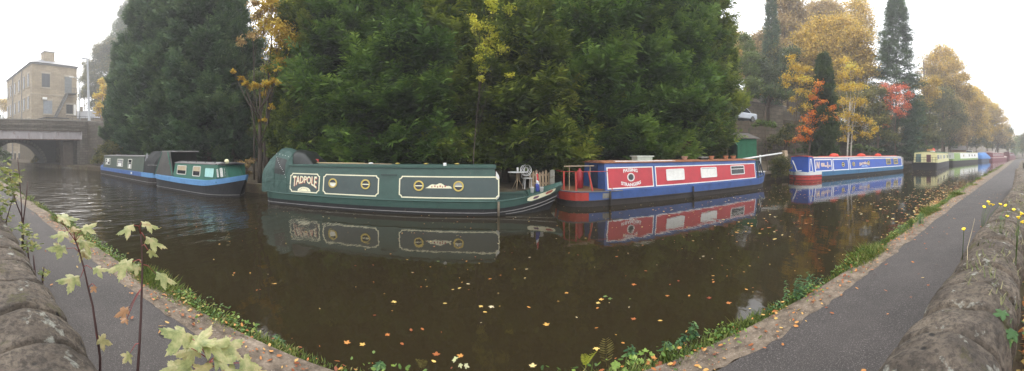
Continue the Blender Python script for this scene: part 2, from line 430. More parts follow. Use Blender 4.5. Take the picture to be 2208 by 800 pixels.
hm = N(t, 'ShaderNodeMath', operation='MULTIPLY_ADD'); t.links.new(pit, hm.inputs[0]); hm.inputs[1].default_value = .35
t.links.new(noise(t, 30, 9, .78, v), hm.inputs[2]); bump(t, b, hm.outputs[0], 1.0, .035)
m_face = masonry('wall_side_stone', (.12, .10, .08), (.085, .07, .058), (.035, .03, .025), 0, .36, .15, moss=.5)

WF = [(-60, .45), (1.0, .43), (1.9, .375), (3, .32), (6, .10), (9, .03), (14, 0)]   # canal face of the wall
def wfy(x): return interp(WF, x)
from mathutils import noise as mnoise
near_wall = empty('stone_wall', 'low boundary wall of weathered gritstone with rounded coping beside the towpath, in the foreground', 'wall')
mb = MB(); xs = list(np.arange(-40, 14.01, .5))
for a, c_ in zip(xs[:-1], xs[1:]):
    ya, yb = wfy(a)-.03, wfy(c_)-.03
    mb.add([(a, ya, .2), (c_, yb, .2), (c_, yb-.33, .2), (a, ya-.33, .2), (a, ya, 1.0), (c_, yb, 1.0), (c_, yb-.33, 1.0), (a, ya-.33, 1.0)],
           [(0, 4, 5, 1), (3, 2, 6, 7), (4, 7, 6, 5)])
mb.add([(14, -.36, .2), (14, -.03, .2), (14, -.03, 1.1), (14, -.36, 1.1)], [(0, 1, 2, 3)])
mb.build('wall_face', m_face, near_wall, recalc=False)
r5 = random.Random(11)
def coping_stone(x0, x1, seed):
    near = abs(x0) < 2.6
    nx, na = max(6, int((x1-x0)/.014)) if near else (10 if abs(x0) < 8 else 5), 40 if near else 14
    V = []; Fc = []; rr = random.Random(seed); dz = rr.uniform(-.008, .008); dr = rr.uniform(-.006, .006); sk = rr.uniform(-.03, .03)
    for i in range(nx+1):
        s = i/nx; x = x0+(x1-x0)*s; e = min(s, 1-s)*(x1-x0); k = 1-.12*max(0, 1-e/.024)**2-.035*max(0, 1-e/.10)
        yc = wfy(x)-.205; R = (.205+dr)*k; top = (.175+dz)*k
        for j in range(na+1):
            a = pi*j/na; cy, cz = cos(a), sin(a)
            y = R*(abs(cy)**.9)*(1 if cy > 0 else -1); z = top*(cz**.9)
            p = Vector((x, yc+y, z)); n = mnoise.fractal(p*7, 1.0, 2.0, 5)*.016+mnoise.noise(p*2.3)*.018
            if near: n += abs(mnoise.noise(p*24))*-.006
            skx = sk*(cz-.5)+.012*mnoise.noise(Vector((seed*3.1, a*1.5, 0)))*(1 if e < .06 else .3)
            V.append((x+skx, yc+y+n*cy, .985+z+n*max(.2, cz)+.06*(1 if 0 < j < na else -.1)))
    m = na+1
    for i in range(nx):
        for j in range(na): Fc.append((i*m+j, (i+1)*m+j, (i+1)*m+j+1, i*m+j+1))
    Fc.append(tuple(range(m))); Fc.append(tuple(range(nx*m, nx*m+m))[::-1])
    mb = MB(); mb.add(V, Fc); return mb.build('coping_stone', m_wall_near, near_wall, smooth=False)
x = -20.0; i = 0
while x < 14:
    L = r5.uniform(.22, .36) if abs(x) < 6 else .60
    o = coping_stone(x, min(x+L, 14)-.004, i)
    for p in o.data.polygons: p.use_smooth = len(p.vertices) == 4
    x += L; i += 1
# haze of the morning: one box round everything under the sky
def haze_box():
    m = bpy.data.materials.new('thin_mist'); m.use_nodes = True; t = m.node_tree; t.nodes.clear()
    o = N(t, 'ShaderNodeOutputMaterial'); p = N(t, 'ShaderNodeVolumePrincipled')
    p.inputs['Color'].default_value = (.97, .97, .97, 1); p.inputs['Density'].default_value = HAZE; p.inputs['Anisotropy'].default_value = .2
    t.links.new(p.outputs[0], o.inputs['Volume'])
    mb = MB(); mb.box(-330, 330, -330, 720, -1.5, 82)
    h = mb.build('haze', m); tag(h, kind='stuff'); return h
HAZE = .0025
haze_box()
# ================================================================== BOATS
def boat_frame(name, label, A, B, W, group='narrowboats moored along the far bank', cat='boat'):
    """A, B: the two ends of the near side at the waterline"""
    A = Vector((A[0], A[1], 0)); B = Vector((B[0], B[1], 0)); d = (B-A); L = d.length; d.normalize()
    n = Vector((-d.y, d.x, 0)); o = empty(name, label, cat, A+n*W/2, atan2(d.y, d.x), group)
    return o, L
class Hull:
    def __init__(s, root, L, W, ends, zt, zb, rake=(.3, .6), wl=-.25):
        """ends: ((kind,len) left, (kind,len) right); kind 'bow' or 'stern' or 'square'"""
        s.root, s.L, s.W, s.ends, s.zt, s.zb, s.rake = root, L, W, ends, zt, zb, rake
    def hw(s, x):
        def e(kind, ln, d):
            if d >= ln: return 1.0
            q = 1-max(0, d)/ln
            if kind == 'bow': return max(.03, 1-q**1.9)
            if kind == 'stern': return max(.10, (1-q**2.6)**(1/2.2)) if q < 1 else .12
            return 1-.12*q**2
        return s.W/2*e(s.ends[0][0], s.ends[0][1], x)*e(s.ends[1][0], s.ends[1][1], s.L-x)
    def shift(s, x, z):
        d = s.zt(x)-z; l0, l1 = s.ends[0][1], s.ends[1][1]; o = 0
        if x < l0: o += s.rake[0]*d*((l0-x)/l0)**1.5
        if x > s.L-l1: o -= s.rake[1]*d*((x-s.L+l1)/l1)**1.5
        return x+o
    def stations(s, n=44):
        r = []
        for i in range(n+1):
            t = i/n; r.append(s.L*(.5-.5*cos(pi*t)*(.62+.38*abs(cos(pi*t)))))
        r = sorted(set(r)); r[0] = 0.0; r[-1] = s.L; return r
    def pt(s, x, z, side=-1, out=0.0):
        return (s.shift(x, z), side*(s.hw(x)*(1-.05*max(0, s.zt(x)-z))+out), z)
    def band(s, name, mat, z0, z1, out=0.0, x0=0, x1=None, cap=True, both=True, parent=None, bot=False):
        x1 = s.L if x1 is None else x1
        st = [x for x in s.stations() if x0 < x < x1]; st = [x0]+st+[x1]
        mb = MB(); V = []; Fc = []
        for x in st:
            za, zb_ = z0(x), z1(x)
            V += [s.pt(x, za, -1, out), s.pt(x, zb_, -1, out), s.pt(x, zb_, 1, out), s.pt(x, za, 1, out)]
        for i in range(len(st)-1):
            a, b_ = 4*i, 4*i+4
            Fc += [(a, b_, b_+1, a+1), (a+3, a+2, b_+2, b_+3)]
            if cap: Fc.append((a+1, b_+1, b_+2, a+2))
            if bot: Fc.append((a, a+3, b_+3, b_))
        Fc += [(0, 1, 2, 3), (len(V)-4, len(V)-1, len(V)-2, len(V)-3)]
        mb.add(V, Fc); o = mb.build(name, mat, parent or s.root, recalc=True)
        return o
    def strake(s, name, mat, z, r=.022, x0=0, x1=None, parent=None, out=.008):
        x1 = s.L if x1 is None else x1
        st = [x0]+[x for x in s.stations(30) if x0 < x < x1]+[x1]
        mb = MB()
        pn = [Vector(s.pt(x, z(x), -1, out)) for x in st]; pf = [Vector(s.pt(x, z(x), 1, out)) for x in st]
        mb.tube(pn, r, 6); mb.tube(pf, r, 6)
        return mb.build(name, mat, parent or s.root, smooth=True)
class Cabin:
    def __init__(s, root, x0, x1, wb, wt, z0, z1, mat, roofmat, name='cabin', slant=(0, 0), camber=.07, over=.035, zf=None, roof=True):
        s.root = root; s.x0, s.x1, s.wb, s.wt, s.z0, s.z1 = x0, x1, wb, wt, z0, z1
        mb = MB(); n = 5
        V = []; 
        for (xb, xt) in ((x0, x0+slant[0]), (x1, x1-slant[1])):
            V += [(xb, -wb/2, z0), (xb, wb/2, z0), (xt, wt/2, z1)]
            V += [(xt, wt/2*(1-2*k/n), z1+camber*(1-(1-2*k/n)**2)) for k in range(1, n)]
            V += [(xt, -wt/2, z1)]
        m = len(V)//2
        Fc = [tuple(range(m)), tuple(range(m, 2*m))[::-1]]+[(i, m+i, m+(i+1) % m, (i+1) % m) for i in range(m)]
        mb.add(V, Fc); s.body = mb.build(name, mat, root)
        if roof:
            mb = MB(); V = []; 
            for xt in (x0+slant[0]-over, x1-slant[1]+over):
                up = [(xt, (wt/2+over)*(1-2*k/8), z1+.012+camber*(1-(1-2*k/8)**2)) for k in range(9)]
                V += up+[(a, b_, c_+.035) for a, b_, c_ in up][::-1]
            m = 18; Fc = [tuple(range(m)), tuple(range(m, 2*m))[::-1]]+[(i, m+i, m+(i+1) % m, (i+1) % m) for i in range(m)]
            mb.add(V, Fc); s.roof = mb.build('roof', roofmat, root)
    def frame(s, x=0.0, side=-1):
        """2-D frame on the cabin side: u along the boat, v up the side, w outward"""
        dy, dz = (s.wb-s.wt)/2, s.z1-s.z0; l = sqrt(dy*dy+dz*dz); dy /= l; dz /= l
        if side < 0: M = Matrix(((1, 0, 0, s.x0+x), (0, dy, -dz, -s.wb/2), (0, dz, dy, s.z0), (0, 0, 0, 1)))
        else: M = Matrix(((-1, 0, 0, s.x0+x), (0, -dy, dz, s.wb/2), (0, dz, dy, s.z0), (0, 0, 0, 1)))
        s.h = l; return M
m_white = paint('white_paint', (.74, .73, .70), .4, .12)
m_cream = paint('cream_line_paint', (.78, .74, .52), .4, .1)
m_black = paint('bitumen_black', (.012, .012, .013), .45, .5)
m_brass = paint('brass', (.55, .42, .12), .28, .25, .9)
m_dark = paint('dark_interior', (.012, .011, .010), .6, .3)
m_steel = paint('worn_steel', (.22, .21, .2), .45, .4, .4)
m_glass = glass(); m_curtain = rough_mat('net_curtain', (.72, .71, .66), .15, 8, .8, .3, .01)
m_wood = rough_mat('bare_wood', (.42, .31, .20), .4, 6, .8, .4, .01)
m_alu = paint('pale_window_frame', (.60, .58, .50), .35, .2)
m_terra = rough_mat('terracotta', (.42, .17, .085), .35, 9, .85, .3, .01)
m_leafg = leafmat('pot_plant_leaf', [(0, (.03, .06, .015)), (.6, (.07, .13, .03)), (1, (.15, .2, .04))])

def porthole(parent, M, u, v, r, mat=None, bar=True, half=None, curtain_or_reflection=None):
    mb = MB(); mb.ring(circ(u, v, r), circ(u, v, r*.74), .002, .03, M); p = mb.build('porthole', mat or m_brass, parent)
    mb = MB(); mb.poly(circ(u, v, r*.76), .003, .008, M); mb.build('pane', m_glass, p)
    if bar:
        mb = MB(); mb.box(u-r*.72, u+r*.72, v-r*.10, v+r*.08, .009, .02, M); mb.build('glazing_bar', m_cream, p)
    if half:
        q = [(u+r*.72*cos(a), v+r*.72*sin(a)) for a in np.linspace(pi, 2*pi, 12)] if half == 'low' else [(u+r*.72*cos(a), v+r*.72*sin(a)) for a in np.linspace(0, pi, 12)]
        mb = MB(); mb.poly(q, .0085, .0125, M); mb.build('curtain_or_reflection', curtain_or_reflection or m_curtain, p)  # half disc over the pane: net cloth when low, painted reflection when high
    return p
def side_window(parent, M, u0, v0, u1, v1, mat=None, r=.05, fw=.035, top=None, fill=None, split=None, mull=False):
    mb = MB(); mb.ring(rrect(u0, v0, u1, v1, r), rrect(u0+fw, v0+fw, u1-fw, v1-fw, r*.7), .002, .028, M); p = mb.build('window', mat or m_alu, parent)
    mb = MB(); mb.poly(rrect(u0+fw*.7, v0+fw*.7, u1-fw*.7, v1-fw*.7, r*.7), .003, .008, M); mb.build('pane', m_glass, p)
    if split:
        mb = MB(); mb.box(u0+fw, u1-fw, v0+(v1-v0)*split-.013, v0+(v1-v0)*split+.013, .009, .022, M); mb.build('glazing_bar', mat or m_alu, p)
    if fill:    # net curtain over part of the pane: list of (fu0,fv0,fu1,fv1,mat)
        for a, b_, c_, d, mt in fill:
            U, Vv = u1-u0-2*fw, v1-v0-2*fw
            mb = MB(); n = 8
            for k in range(n):
                x0_ = u0+fw+U*(a+(c_-a)*k/n); x1_ = u0+fw+U*(a+(c_-a)*(k+1)/n)
                mb.box(x0_, x1_-.002, v0+fw+Vv*b_, v0+fw+Vv*d, .0085, .012+.003*(k % 2), M)
            mb.build('curtain_or_reflection', mt, p)
    return p
def outline(parent, name, mat, pts, wd, M, w0=.002, w1=.008):
    mb = MB(); mb.ring(pts, inset(pts, wd), w0, w1, M); return mb.build(name, mat, parent)
def fender_post(parent, x, y, z0, z1, mat=None, r=.03):
    mb = MB(); mb.tube([(x, y, z0), (x, y-.005, (z0+z1)/2), (x, y, z1)], [r, r*1.15, r], 8); return mb.build('fender', mat or m_rope, parent, smooth=True)
m_rope = rough_mat('old_rope', (.20, .16, .11), .4, 30, .95, .6, .01)

# ------------------------------------------------------------------ the long dark green narrowboat
G1 = (.036, .082, .066); G2 = (.050, .072, .068)
m_green = paint('bottle_green_paint', G1, .33, .22); m_panel = paint('grey_green_panel_paint', G2, .3, .15); m_tarp = None
W3 = 2.05
T, L3 = boat_frame('narrowboat', 'long dark green narrowboat named TADPOLE with brass portholes and a green canvas stern hood', (-7.95, 9.62), (2.42, 9.74), W3)
def z3t(x): return .42+.40*max(0, (x-(L3-2.3))/2.3)**1.7+.05*max(0, (1.4-x)/1.4)**2
def z3b(x): return .20+.42*max(0, (x-(L3-2.4))/2.4)**1.7+.03*max(0, (1.4-x)/1.4)**2
H3 = Hull(T, L3, W3, (('stern', .8), ('bow', 2.6)), z3t, z3b, (.25, .55))
H3.band('hull', m_black, lambda x: -.3, z3b); H3.band('gunwale', m_green, z3b, z3t, .004)
H3.strake('rubbing_strake', m_steel, lambda x: .075+.36*max(0, (x-(L3-2.6))/2.6)**1.8, .016)
H3.strake('gunwale_strake', m_green, lambda x: z3t(x)-.01, .02)
H3.strake('bow_strake', m_steel, lambda x: .04+.26*max(0, (x-(L3-2.0))/2.0)**1.6, .014, x0=L3-1.9)
CX0 = 1.28; CX1 = L3-2.25
C3 = Cabin(T, CX0, CX1, 1.86, 1.62, .38, 1.36, m_green, m_green, camber=.06)
M = C3.frame()
hL = CX1-CX0
def u3(px):   # column in the photograph -> distance along the cabin side
    t = (px-X0)/F; return (9.72*math.tan(t)+7.95)-CX0
pn = [(633-11, 687, 379, 409), (694.5, 815, 378, 413), (858.5, 1077, 379, 421)]
for i, (a, b_, _, _) in enumerate(pn):
    ua, ub = u3(a), u3(b_); va, vb = .10, .76
    if i == 0: ua = max(ua, -.02+.0)+.03
    q = notched(ua, va, ub, vb, .085)
    mb = MB(); mb.poly(inset(q, .02), .0015, .004, M); pl = mb.build('side_panel', m_panel, T)
    outline(pl, 'border_line', m_cream, q, .035, M, .003, .009)
    if i == 0:
        cx = (ua+ub)/2; wdt = (ub-ua)
        red = paint('signwriting_red', (.42, .10, .07), .4, .1)
        base = .29; 
        def warp(x, y, cx=cx, wdt=wdt):
            s = x/(wdt*.40); drop = .17*(s*s); yy = y/.30
            return (cx+x, .665-(1-yy)*(.24+drop))
        for nm, mt, off, w0, w1, bold in (('name_shadow', red, (.022, -.018), .004, .006, .010), ('name_lettering', m_cream, (0, 0), .0065, .010, .007)):
            tm = text_mb('TADPOLE', .40, None, None, w0, w1, 1.0, bold)
            xs_ = [p[0] for p in tm.v]; k = wdt*.80/(max(xs_)-min(xs_)); ymn = min(q_[1] for q_ in tm.v); ymx = max(q_[1] for q_ in tm.v)
            nv = []
            for (x_, y_, z_) in tm.v:
                y_ += .0; X_, Y_ = warp(x_*k, (y_-ymn)/(ymx-ymn)*.30)
                nv.append(tuple(M @ Vector((X_+off[0], Y_+off[1], z_))))
            # serifs: short bars on the stroke ends
            tm.v = nv
            tm.build(nm, mt, pl)
        fan = [(cx-.26, .145), (cx+.26, .145)]+[(cx+.26*cos(a), .145+.15*sin(a)) for a in np.linspace(.12, pi-.12, 14)]
        mb = MB(); mb.poly(fan, .004, .008, M); fo = mb.build('painted_fan', m_cream, pl)
        for a in np.linspace(.5, pi-.5, 6): mb = MB(); mb.poly(circ(cx+.18*cos(a), .15+.095*sin(a), .013, 8), .0085, .010, M); mb.build('painted_dot', paint('dark_green_detail', (.02, .05, .04), .4, .1), pl)
for px_, hf in ((715.5, 'low'), (786, None), (901.5, None), (988, 'high')):
    porthole(T, M, u3(px_), .47, .155, None, True, hf, m_curtain if hf == 'low' else paint('painted_grey_reflection', (.3, .31, .3), .3, .1))  # rightmost porthole: grey upper half is a reflection painted onto the pane
# painted scroll between the two right portholes
uc = u3(944.5)
q = [(uc+s*.40, .40+.0) for s in (-1, 1)]+[(uc+.40*c_, .405+.14*(1-abs(c_))**.6+.02*sin(9*c_)) for c_ in np.linspace(.95, -.95, 20)]
mb = MB(); mb.poly(q, .004, .008, M); sc = mb.build('painted_scroll', m_cream, T)
for k, dx in enumerate((-.2, -.11, -.03, .05, .12, .2)): mb = MB(); mb.poly(circ(uc+dx, .445+.02*(k % 2), .018+.008*(k % 2), 8, .026), .0085, .010, M); mb.build('painted_rose', paint('signwriting_red', (.42, .10, .07)), sc)
# handrail, roof furniture
mb = MB(); mb.tube([(CX0+.5, -.74, 1.43), (CX1+.02, -.74, 1.43)], .018, 6); mb.tube([(CX0+.5, .74, 1.43), (CX1+.02, .74, 1.43)], .018, 6)
for k in range(9): mb.box(CX0+.6+k*.78, CX0+.64+k*.78, -.75, -.72, 1.37, 1.43)
mb.build('handrail', m_green, T, smooth=False)
for px_ in (781, 842, 908, 980):
    x = u3(px_)+CX0; mb = MB(); mb.lathe([(.055, 1.40), (.05, 1.47), (.085, 1.475), (.08, 1.50), (.03, 1.515)], 12, Matrix.Translation((x, -.15, 0)))
    mb.build('mushroom_vent', m_brass if px_ > 800 else m_white, T, smooth=True)
x = u3(956)+CX0; mb = MB(); mb.lathe([(.05, 1.39), (.05, 1.52), (.035, 1.53)], 12, Matrix.Translation((x, -.62, 0))); mb.build('white_tin', m_white, T)
for name, r_, z, xa, xb, yy, mt in (('boat_pole', .018, 1.47, 662, 830, -.2, m_wood), ('boat_hook', .013, 1.50, 640, 770, -.32, paint('varnish_yellow', (.45, .36, .18), .4, .2))):
    mb = MB(); mb.tube([(u3(xa)+CX0, yy, z), (u3(xb)+CX0, yy+.03, z-.005)], r_, 6); mb.build(name, mt, T, smooth=True)
for xx, c_ in ((8.1, (.05, .20, .22)), (8.42, (.45, .12, .1)), (7.2, (.1, .1, .1))):
    mb = MB(); mb.lathe([(.04, 1.40), (.07, 1.43), (.07, 1.455), (.02, 1.47)], 10, Matrix.Translation((xx-4.0, .1, 0))); mb.build('rope_coil', paint('coil_%d' % int(xx*10), c_), T)
mb = MB(); mb.box(CX0+u3(820), CX0+u3(855), -.92, -.90, 1.15, 1.17); mb.build('gutter_bar', m_black, T)
# well deck, locker, cratch board, foredeck
mb = MB(); mb.box(CX1+.05, CX1+.95, -.74, -.34, .40, .60); mb.box(CX1+.03, CX1+.97, -.77, -.32, .60, .625); mb.build('deck_locker', paint('dark_green_detail', (.02, .05, .04)), T, bevel=.008)
mb = MB(); mb.box(CX1+.002, CX1+.03, -.36, .36, .40, 1.28); mb.build('cabin_door', m_dark, T)
wv = [(-.03, 0)]+[(.045+.035*sin(k*1.7), .06+k*.075) for k in range(11)]+[(-.03, .87)]
mb = MB(); mb.poly(wv, -.012, .012, Matrix(((1, 0, 0, CX1+.06), (0, 0, -1, -.80), (0, 1, 0, .42), (0, 0, 0, 1)))); mb.build('scalloped_board', m_white, T)
st = [CX1+1.05+k*(L3-CX1-1.1)/8 for k in range(9)]; V = []; Fc = []
for x in st: 
    z = z3t(x); V += [(x, -H3.hw(x)*.96, z+.01), (x, 0, z+.10), (x, H3.hw(x)*.96, z+.01)]
for i in range(8):
    a = 3*i; Fc += [(a, a+3, a+4, a+1), (a+1, a+4, a+5, a+2)]
Fc += [(0, 1, 2)]
mb = MB(); mb.add(V, Fc); mb.build('foredeck', m_green, T, recalc=False)
# bow flash: cream tongue with red ends on the near side of the bow
xs_ = np.linspace(L3-1.28, L3-.22, 14); V = []; Fc = []
def flash(name, mat, xa, xb, fr0, fr1, out, par):
    mb = MB(); V = []; Fc = []; n = 12
    for i in range(n+1):
        x = xa+(xb-xa)*i/n; q = min(1, min(i, n-i)/1.6*.55+.45)
        za, zb_ = z3b(x), z3t(x); h = zb_-za; mid = (fr0+fr1)/2; hh = (fr1-fr0)/2*q
        for fr in (mid-hh, mid+hh):
            p0 = H3.pt(x, za+h*fr, -1, out); V.append(p0)
    for i in range(n): Fc.append((2*i, 2*i+2, 2*i+3, 2*i+1))
    mb.add(V, Fc); return mb.build(name, mat, par, recalc=False)
fl = flash('bow_flash', m_cream, L3-1.25, L3-.25, .12, .92, .010, T)
flash('flash_motif', paint('signwriting_red', (.42, .10, .07)), L3-.62, L3-.36, .35, .75, .014, fl)
flash('flash_motif', paint('purple_motif', (.12, .04, .10)), L3-1.05, L3-.86, .3, .65, .014, fl)
# stern hood: canvas over hoops
m_tarp, t, b = nmat('green_canvas'); v = coords(t)
c = ramp(t, noise(t, 3, 5, .6, v), [(.3, (.022, .055, .045)), (.7, (.038, .088, .072))]); t.links.new(c, b.inputs['Base Color']); b.inputs['Roughness'].default_value = .6
bump(t, b, noise(t, 3.2, 3, .55, coords(t, 'Object', (1, 1, .6)), 1.2), .8, .09)
def hood(x0, x1, wb, z0, prof, mat, name, parent, seed=1, n=14, sag=.03):
    """prof: list of (fraction along, height, half width at top)"""
    V = []; Fc = []; r_ = random.Random(seed); K = 15
    for i in range(n+1):
        s = i/n; h = float(np.interp(s, [p[0] for p in prof], [p[1] for p in prof])); wt = float(np.interp(s, [p[0] for p in prof], [p[2] for p in prof]))
        hoop = abs(math.sin(pi*s*3)); h -= sag*hoop
        for k in range(K+1):
            q = k/K; a = pi*q
            yy = -cos(a); yy = math.copysign(abs(yy)**.55, yy)*(wb*(1-sin(a)**1.5)+wt*sin(a)**1.5)
            zz = z0+(h-z0)*(sin(a)**.42)
            nn = mnoise.noise(Vector((x0+s*3, q*4, seed)))*.04+mnoise.noise(Vector((x0+s*11, q*5, seed)))*.018
            V.append((x0+(x1-x0)*s, yy+nn*(1 if yy > 0 else -1), zz+nn*.5))
    def surf(s, q, out=.014):
        i = min(n-1, int(s*n)); k = min(K-1, int(q*K)); fs, fq = s*n-i, q*K-k; g4 = [Vector(V[(i+a)*(K+1)+k+b_]) for a in (0, 1) for b_ in (0, 1)]
        p = (g4[0]*(1-fq)+g4[1]*fq)*(1-fs)+(g4[2]*(1-fq)+g4[3]*fq)*fs; nn_ = (g4[2]-g4[0]).cross(g4[1]-g4[0]); nn_ = nn_.normalized() if nn_.length > 0 else Vector((0, -1, 0))
        if nn_.y > 0: nn_ = -nn_
        return p+nn_*out
    global hood_surf; hood_surf = surf
    for i in range(n):
        for k in range(K): a = i*(K+1)+k; Fc.append((a, a+K+1, a+K+2, a+1))
    Fc += [tuple(range(K+1)), tuple(range(n*(K+1), (n+1)*(K+1)))[::-1]]
    mb = MB(); mb.add(V, Fc); return mb.build(name, mat, parent, smooth=True, recalc=False)
hd = hood(.08, 1.46, .90, .40, [(0, 1.55, .55), (.12, 1.78, .62), (.40, 2.06, .62), (.42, 2.06, .62), (.78, 1.90, .64), (.80, 1.88, .64), (1, 1.36, .72)], m_tarp, 'canvas_hood', T, 3, 26, .02)
def patch(name, mat, s0, s1, q0, q1, par, m=6):
    V = [hood_surf(s0+(s1-s0)*a/m, q0+(q1-q0)*b_/m) for a in range(m+1) for b_ in range(m+1)]
    mb = MB(); mb.add(V, [(a*(m+1)+b_, (a+1)*(m+1)+b_, (a+1)*(m+1)+b_+1, a*(m+1)+b_+1) for a in range(m) for b_ in range(m)]); return mb.build(name, mat, par, recalc=False)
patch('hood_window', paint('clear_vinyl', (.012, .016, .014), .25, .3), .40, .74, .055, .19, hd)
for k in range(11): q = k/10; p_ = hood_surf(.42+q*.36, .185-.135*q-.02*sin(pi*q), .03); mb = MB(); mb.lathe([(.004, -.012), (.015, 0), (.004, .012)], 6, Matrix.Translation(p_)); mb.build('string_light', m_white, hd)
for k in range(5): p_ = hood_surf(.38+k*.09, .24, .03); mb = MB(); mb.lathe([(.004, -.012), (.016, 0), (.004, .012)], 6, Matrix.Translation(p_)); mb.build('string_light', m_white, hd)
for s_ in (.40, .79): mb = MB(); mb.tube([hood_surf(s_, q_, .012) for q_ in np.linspace(.01, .5, 12)], .012, 5); mb.build('hood_seam', m_tarp, hd)
mb = MB(); mb.tube([hood_surf(q_, .035, .012) for q_ in np.linspace(.02, .98, 14)], .012, 5); mb.build('hood_seam', m_tarp, hd)
mb = MB(); mb.box(1.62, 1.98, -.2, -.19, 1.47, 1.78, Matrix.Rotation(.08, 4, 'Y')); mb.build('red_flag_board', paint('faded_red', (.38, .06, .05), .5, .2), T)
hood(1.3, 2.1, .62, 1.38, [(0, 1.97, .5), (.5, 1.88, .5), (1, 1.5, .5)], paint('clear_vinyl', (.012, .016, .014)), 'windscreen_cover', T, 9, 10, 0)
for px_, z0_, z1_ in ((1075, .02, .40),):
    x = 9.72*math.tan((px_-X0)/F)+7.95; fender_post(T, x, -W3/2-.035, .0, .42)

# ------------------------------------------------------------------ red and blue narrowboat
BL = (.045, .095, .27); RD = (.46, .038, .050)
m_blue = paint('worn_royal_blue', BL, .36, .3); m_red = paint('panel_crimson', RD, .38, .2)
m_rail = paint('rail_red', (.42, .045, .03), .4, .2); m_dkhull = paint('rusty_black_hull', (.035, .028, .026), .6, .5)
m_roofred = rough_mat('rust_red_roof', (.28, .11, .05), .5, 4, .85, .5, .02, c2=(.36, .17, .08))
W4 = 2.1
P, L4 = boat_frame('narrowboat', 'red and blue narrowboat named PASSING STRANGERS with terracotta pots on its roof', (2.55, 10.72), (14.55, 12.42), W4)
def z4t(x): return .50+.26*max(0, (x-(L4-2.0))/2.0)**1.6+.03*max(0, (1.6-x)/1.6)
def z4b(x): return .20+.28*max(0, (x-(L4-2.0))/2.0)**1.8
H4 = Hull(P, L4, W4, (('stern', 1.0), ('bow', 2.1)), z4t, z4b, (.2, .5))
H4.band('hull', m_dkhull, lambda x: -.3, z4b); H4.band('gunwale', m_blue, z4b, z4t, .004)
H4.band('stern_band', m_rail, lambda x: z4b(x)+.012, lambda x: z4t(x)-.03, .010, 0, .78, cap=False)
H4.strake('rubbing_strake', m_dkhull, lambda x: z4b(x), .02); H4.strake('deck_edge', m_steel, lambda x: z4t(x), .02, 0, 2.1)
mb = MB(); V = [(.12, -.5, .54), (.12, .5, .54), (.5, .95, .54), (1.75, .95, .54), (1.75, -.95, .54), (.5, -.95, .54)]; mb.add(V, [(0, 5, 4, 3, 2, 1)]); mb.build('stern_deck', rough_mat('mossy_deck', (.20, .075, .03), .5, 4, .9, .5, .02, c2=(.09, .12, .03)), P, recalc=False)
def u4(px, yloc=-W4/2+.12):      # column -> local x of the point on the near cabin side
    A = Vector(P.location); th = (px-X0)/F; rz = P.rotation_euler[2]
    d = Vector((cos(rz), sin(rz))); n = Vector((-d.y, d.x)); r = Vector((sin(th), cos(th)))
    o = Vector((A.x, A.y))+n*yloc; det = d.x*(-r.y)+r.x*d.y
    return ((-o.x)*(-r.y)+r.x*(-o.y))/det
def col(root, px, yloc):
    A = Vector(root.location); th = (px-X0)/F; rz = root.rotation_euler[2]
    d = Vector((cos(rz), sin(rz))); n = Vector((-d.y, d.x)); r = Vector((sin(th), cos(th)))
    o = Vector((A.x, A.y))+n*yloc; det = d.x*(-r.y)+r.x*d.y
    return ((-o.x)*(-r.y)+r.x*(-o.y))/det
c0 = col(P, 1306, -.95); c1 = col(P, 1633, -.95)
C4 = Cabin(P, c0, c1, 1.90, 1.66, .46, 1.46, m_blue, m_roofred, camber=.05)
M = C4.frame()
def v4(px): return col(P, px, -.92)-c0
def panel4(pa, pb, va, vb):
    q = [(v4(pa), va), (v4(pb), va), (v4(pb), vb), (v4(pa), vb)]
    mb = MB(); mb.poly(inset(q, .015), .0015, .004, M); p = mb.build('side_panel', m_red, P)
    outline(p, 'border_line', m_white, q, .04, M, .003, .009); return p
p1 = panel4(1309.5, 1409.5, .09, .87); p2 = panel4(1414, 1629, .09, .87)
cu = v4(1361); mb = MB(); mb.ring(circ(cu, .49, .155), circ(cu, .49, .125), .004, .02, M); ph = mb.build('porthole', m_white, P)
mb = MB(); mb.ring(circ(cu, .49, .125), circ(cu, .49, .10), .004, .016, M); mb.build('rim', m_steel, ph)
mb = MB(); mb.poly(circ(cu, .49, .102), .004, .01, M); mb.build('pane', m_glass, ph)
for s_, yb, sg in (('PASSING', .695, 1), ('STRANGERS', .155, -1)):
    tm = text_mb(s_, .165, None, None, .0045, .009, 1.0, .005)
    xs_ = [p[0] for p in tm.v]; ys_ = [p[1] for p in tm.v]; k = (.62 if sg > 0 else .86)/(max(xs_)-min(xs_)); y0_ = min(ys_)
    tm.v = [tuple(M @ Vector((cu+x_*k, yb+(y_-y0_)-sg*.35*(x_*k)**2*1.2, z_))) for x_, y_, z_ in tm.v]
    tm.build('name_lettering', m_white, p1)
side_window(P, M, v4(1437.5), .28, v4(1476), .74, m_white, fill=[(0, 0, 1, 1, m_curtain)])
side_window(P, M, v4(1512), .30, v4(1546), .75, m_white, fill=[(0, 0, 1, .96, m_curtain)])
side_window(P, M, v4(1576.5), .34, v4(1605.5), .78, m_white, split=.62)
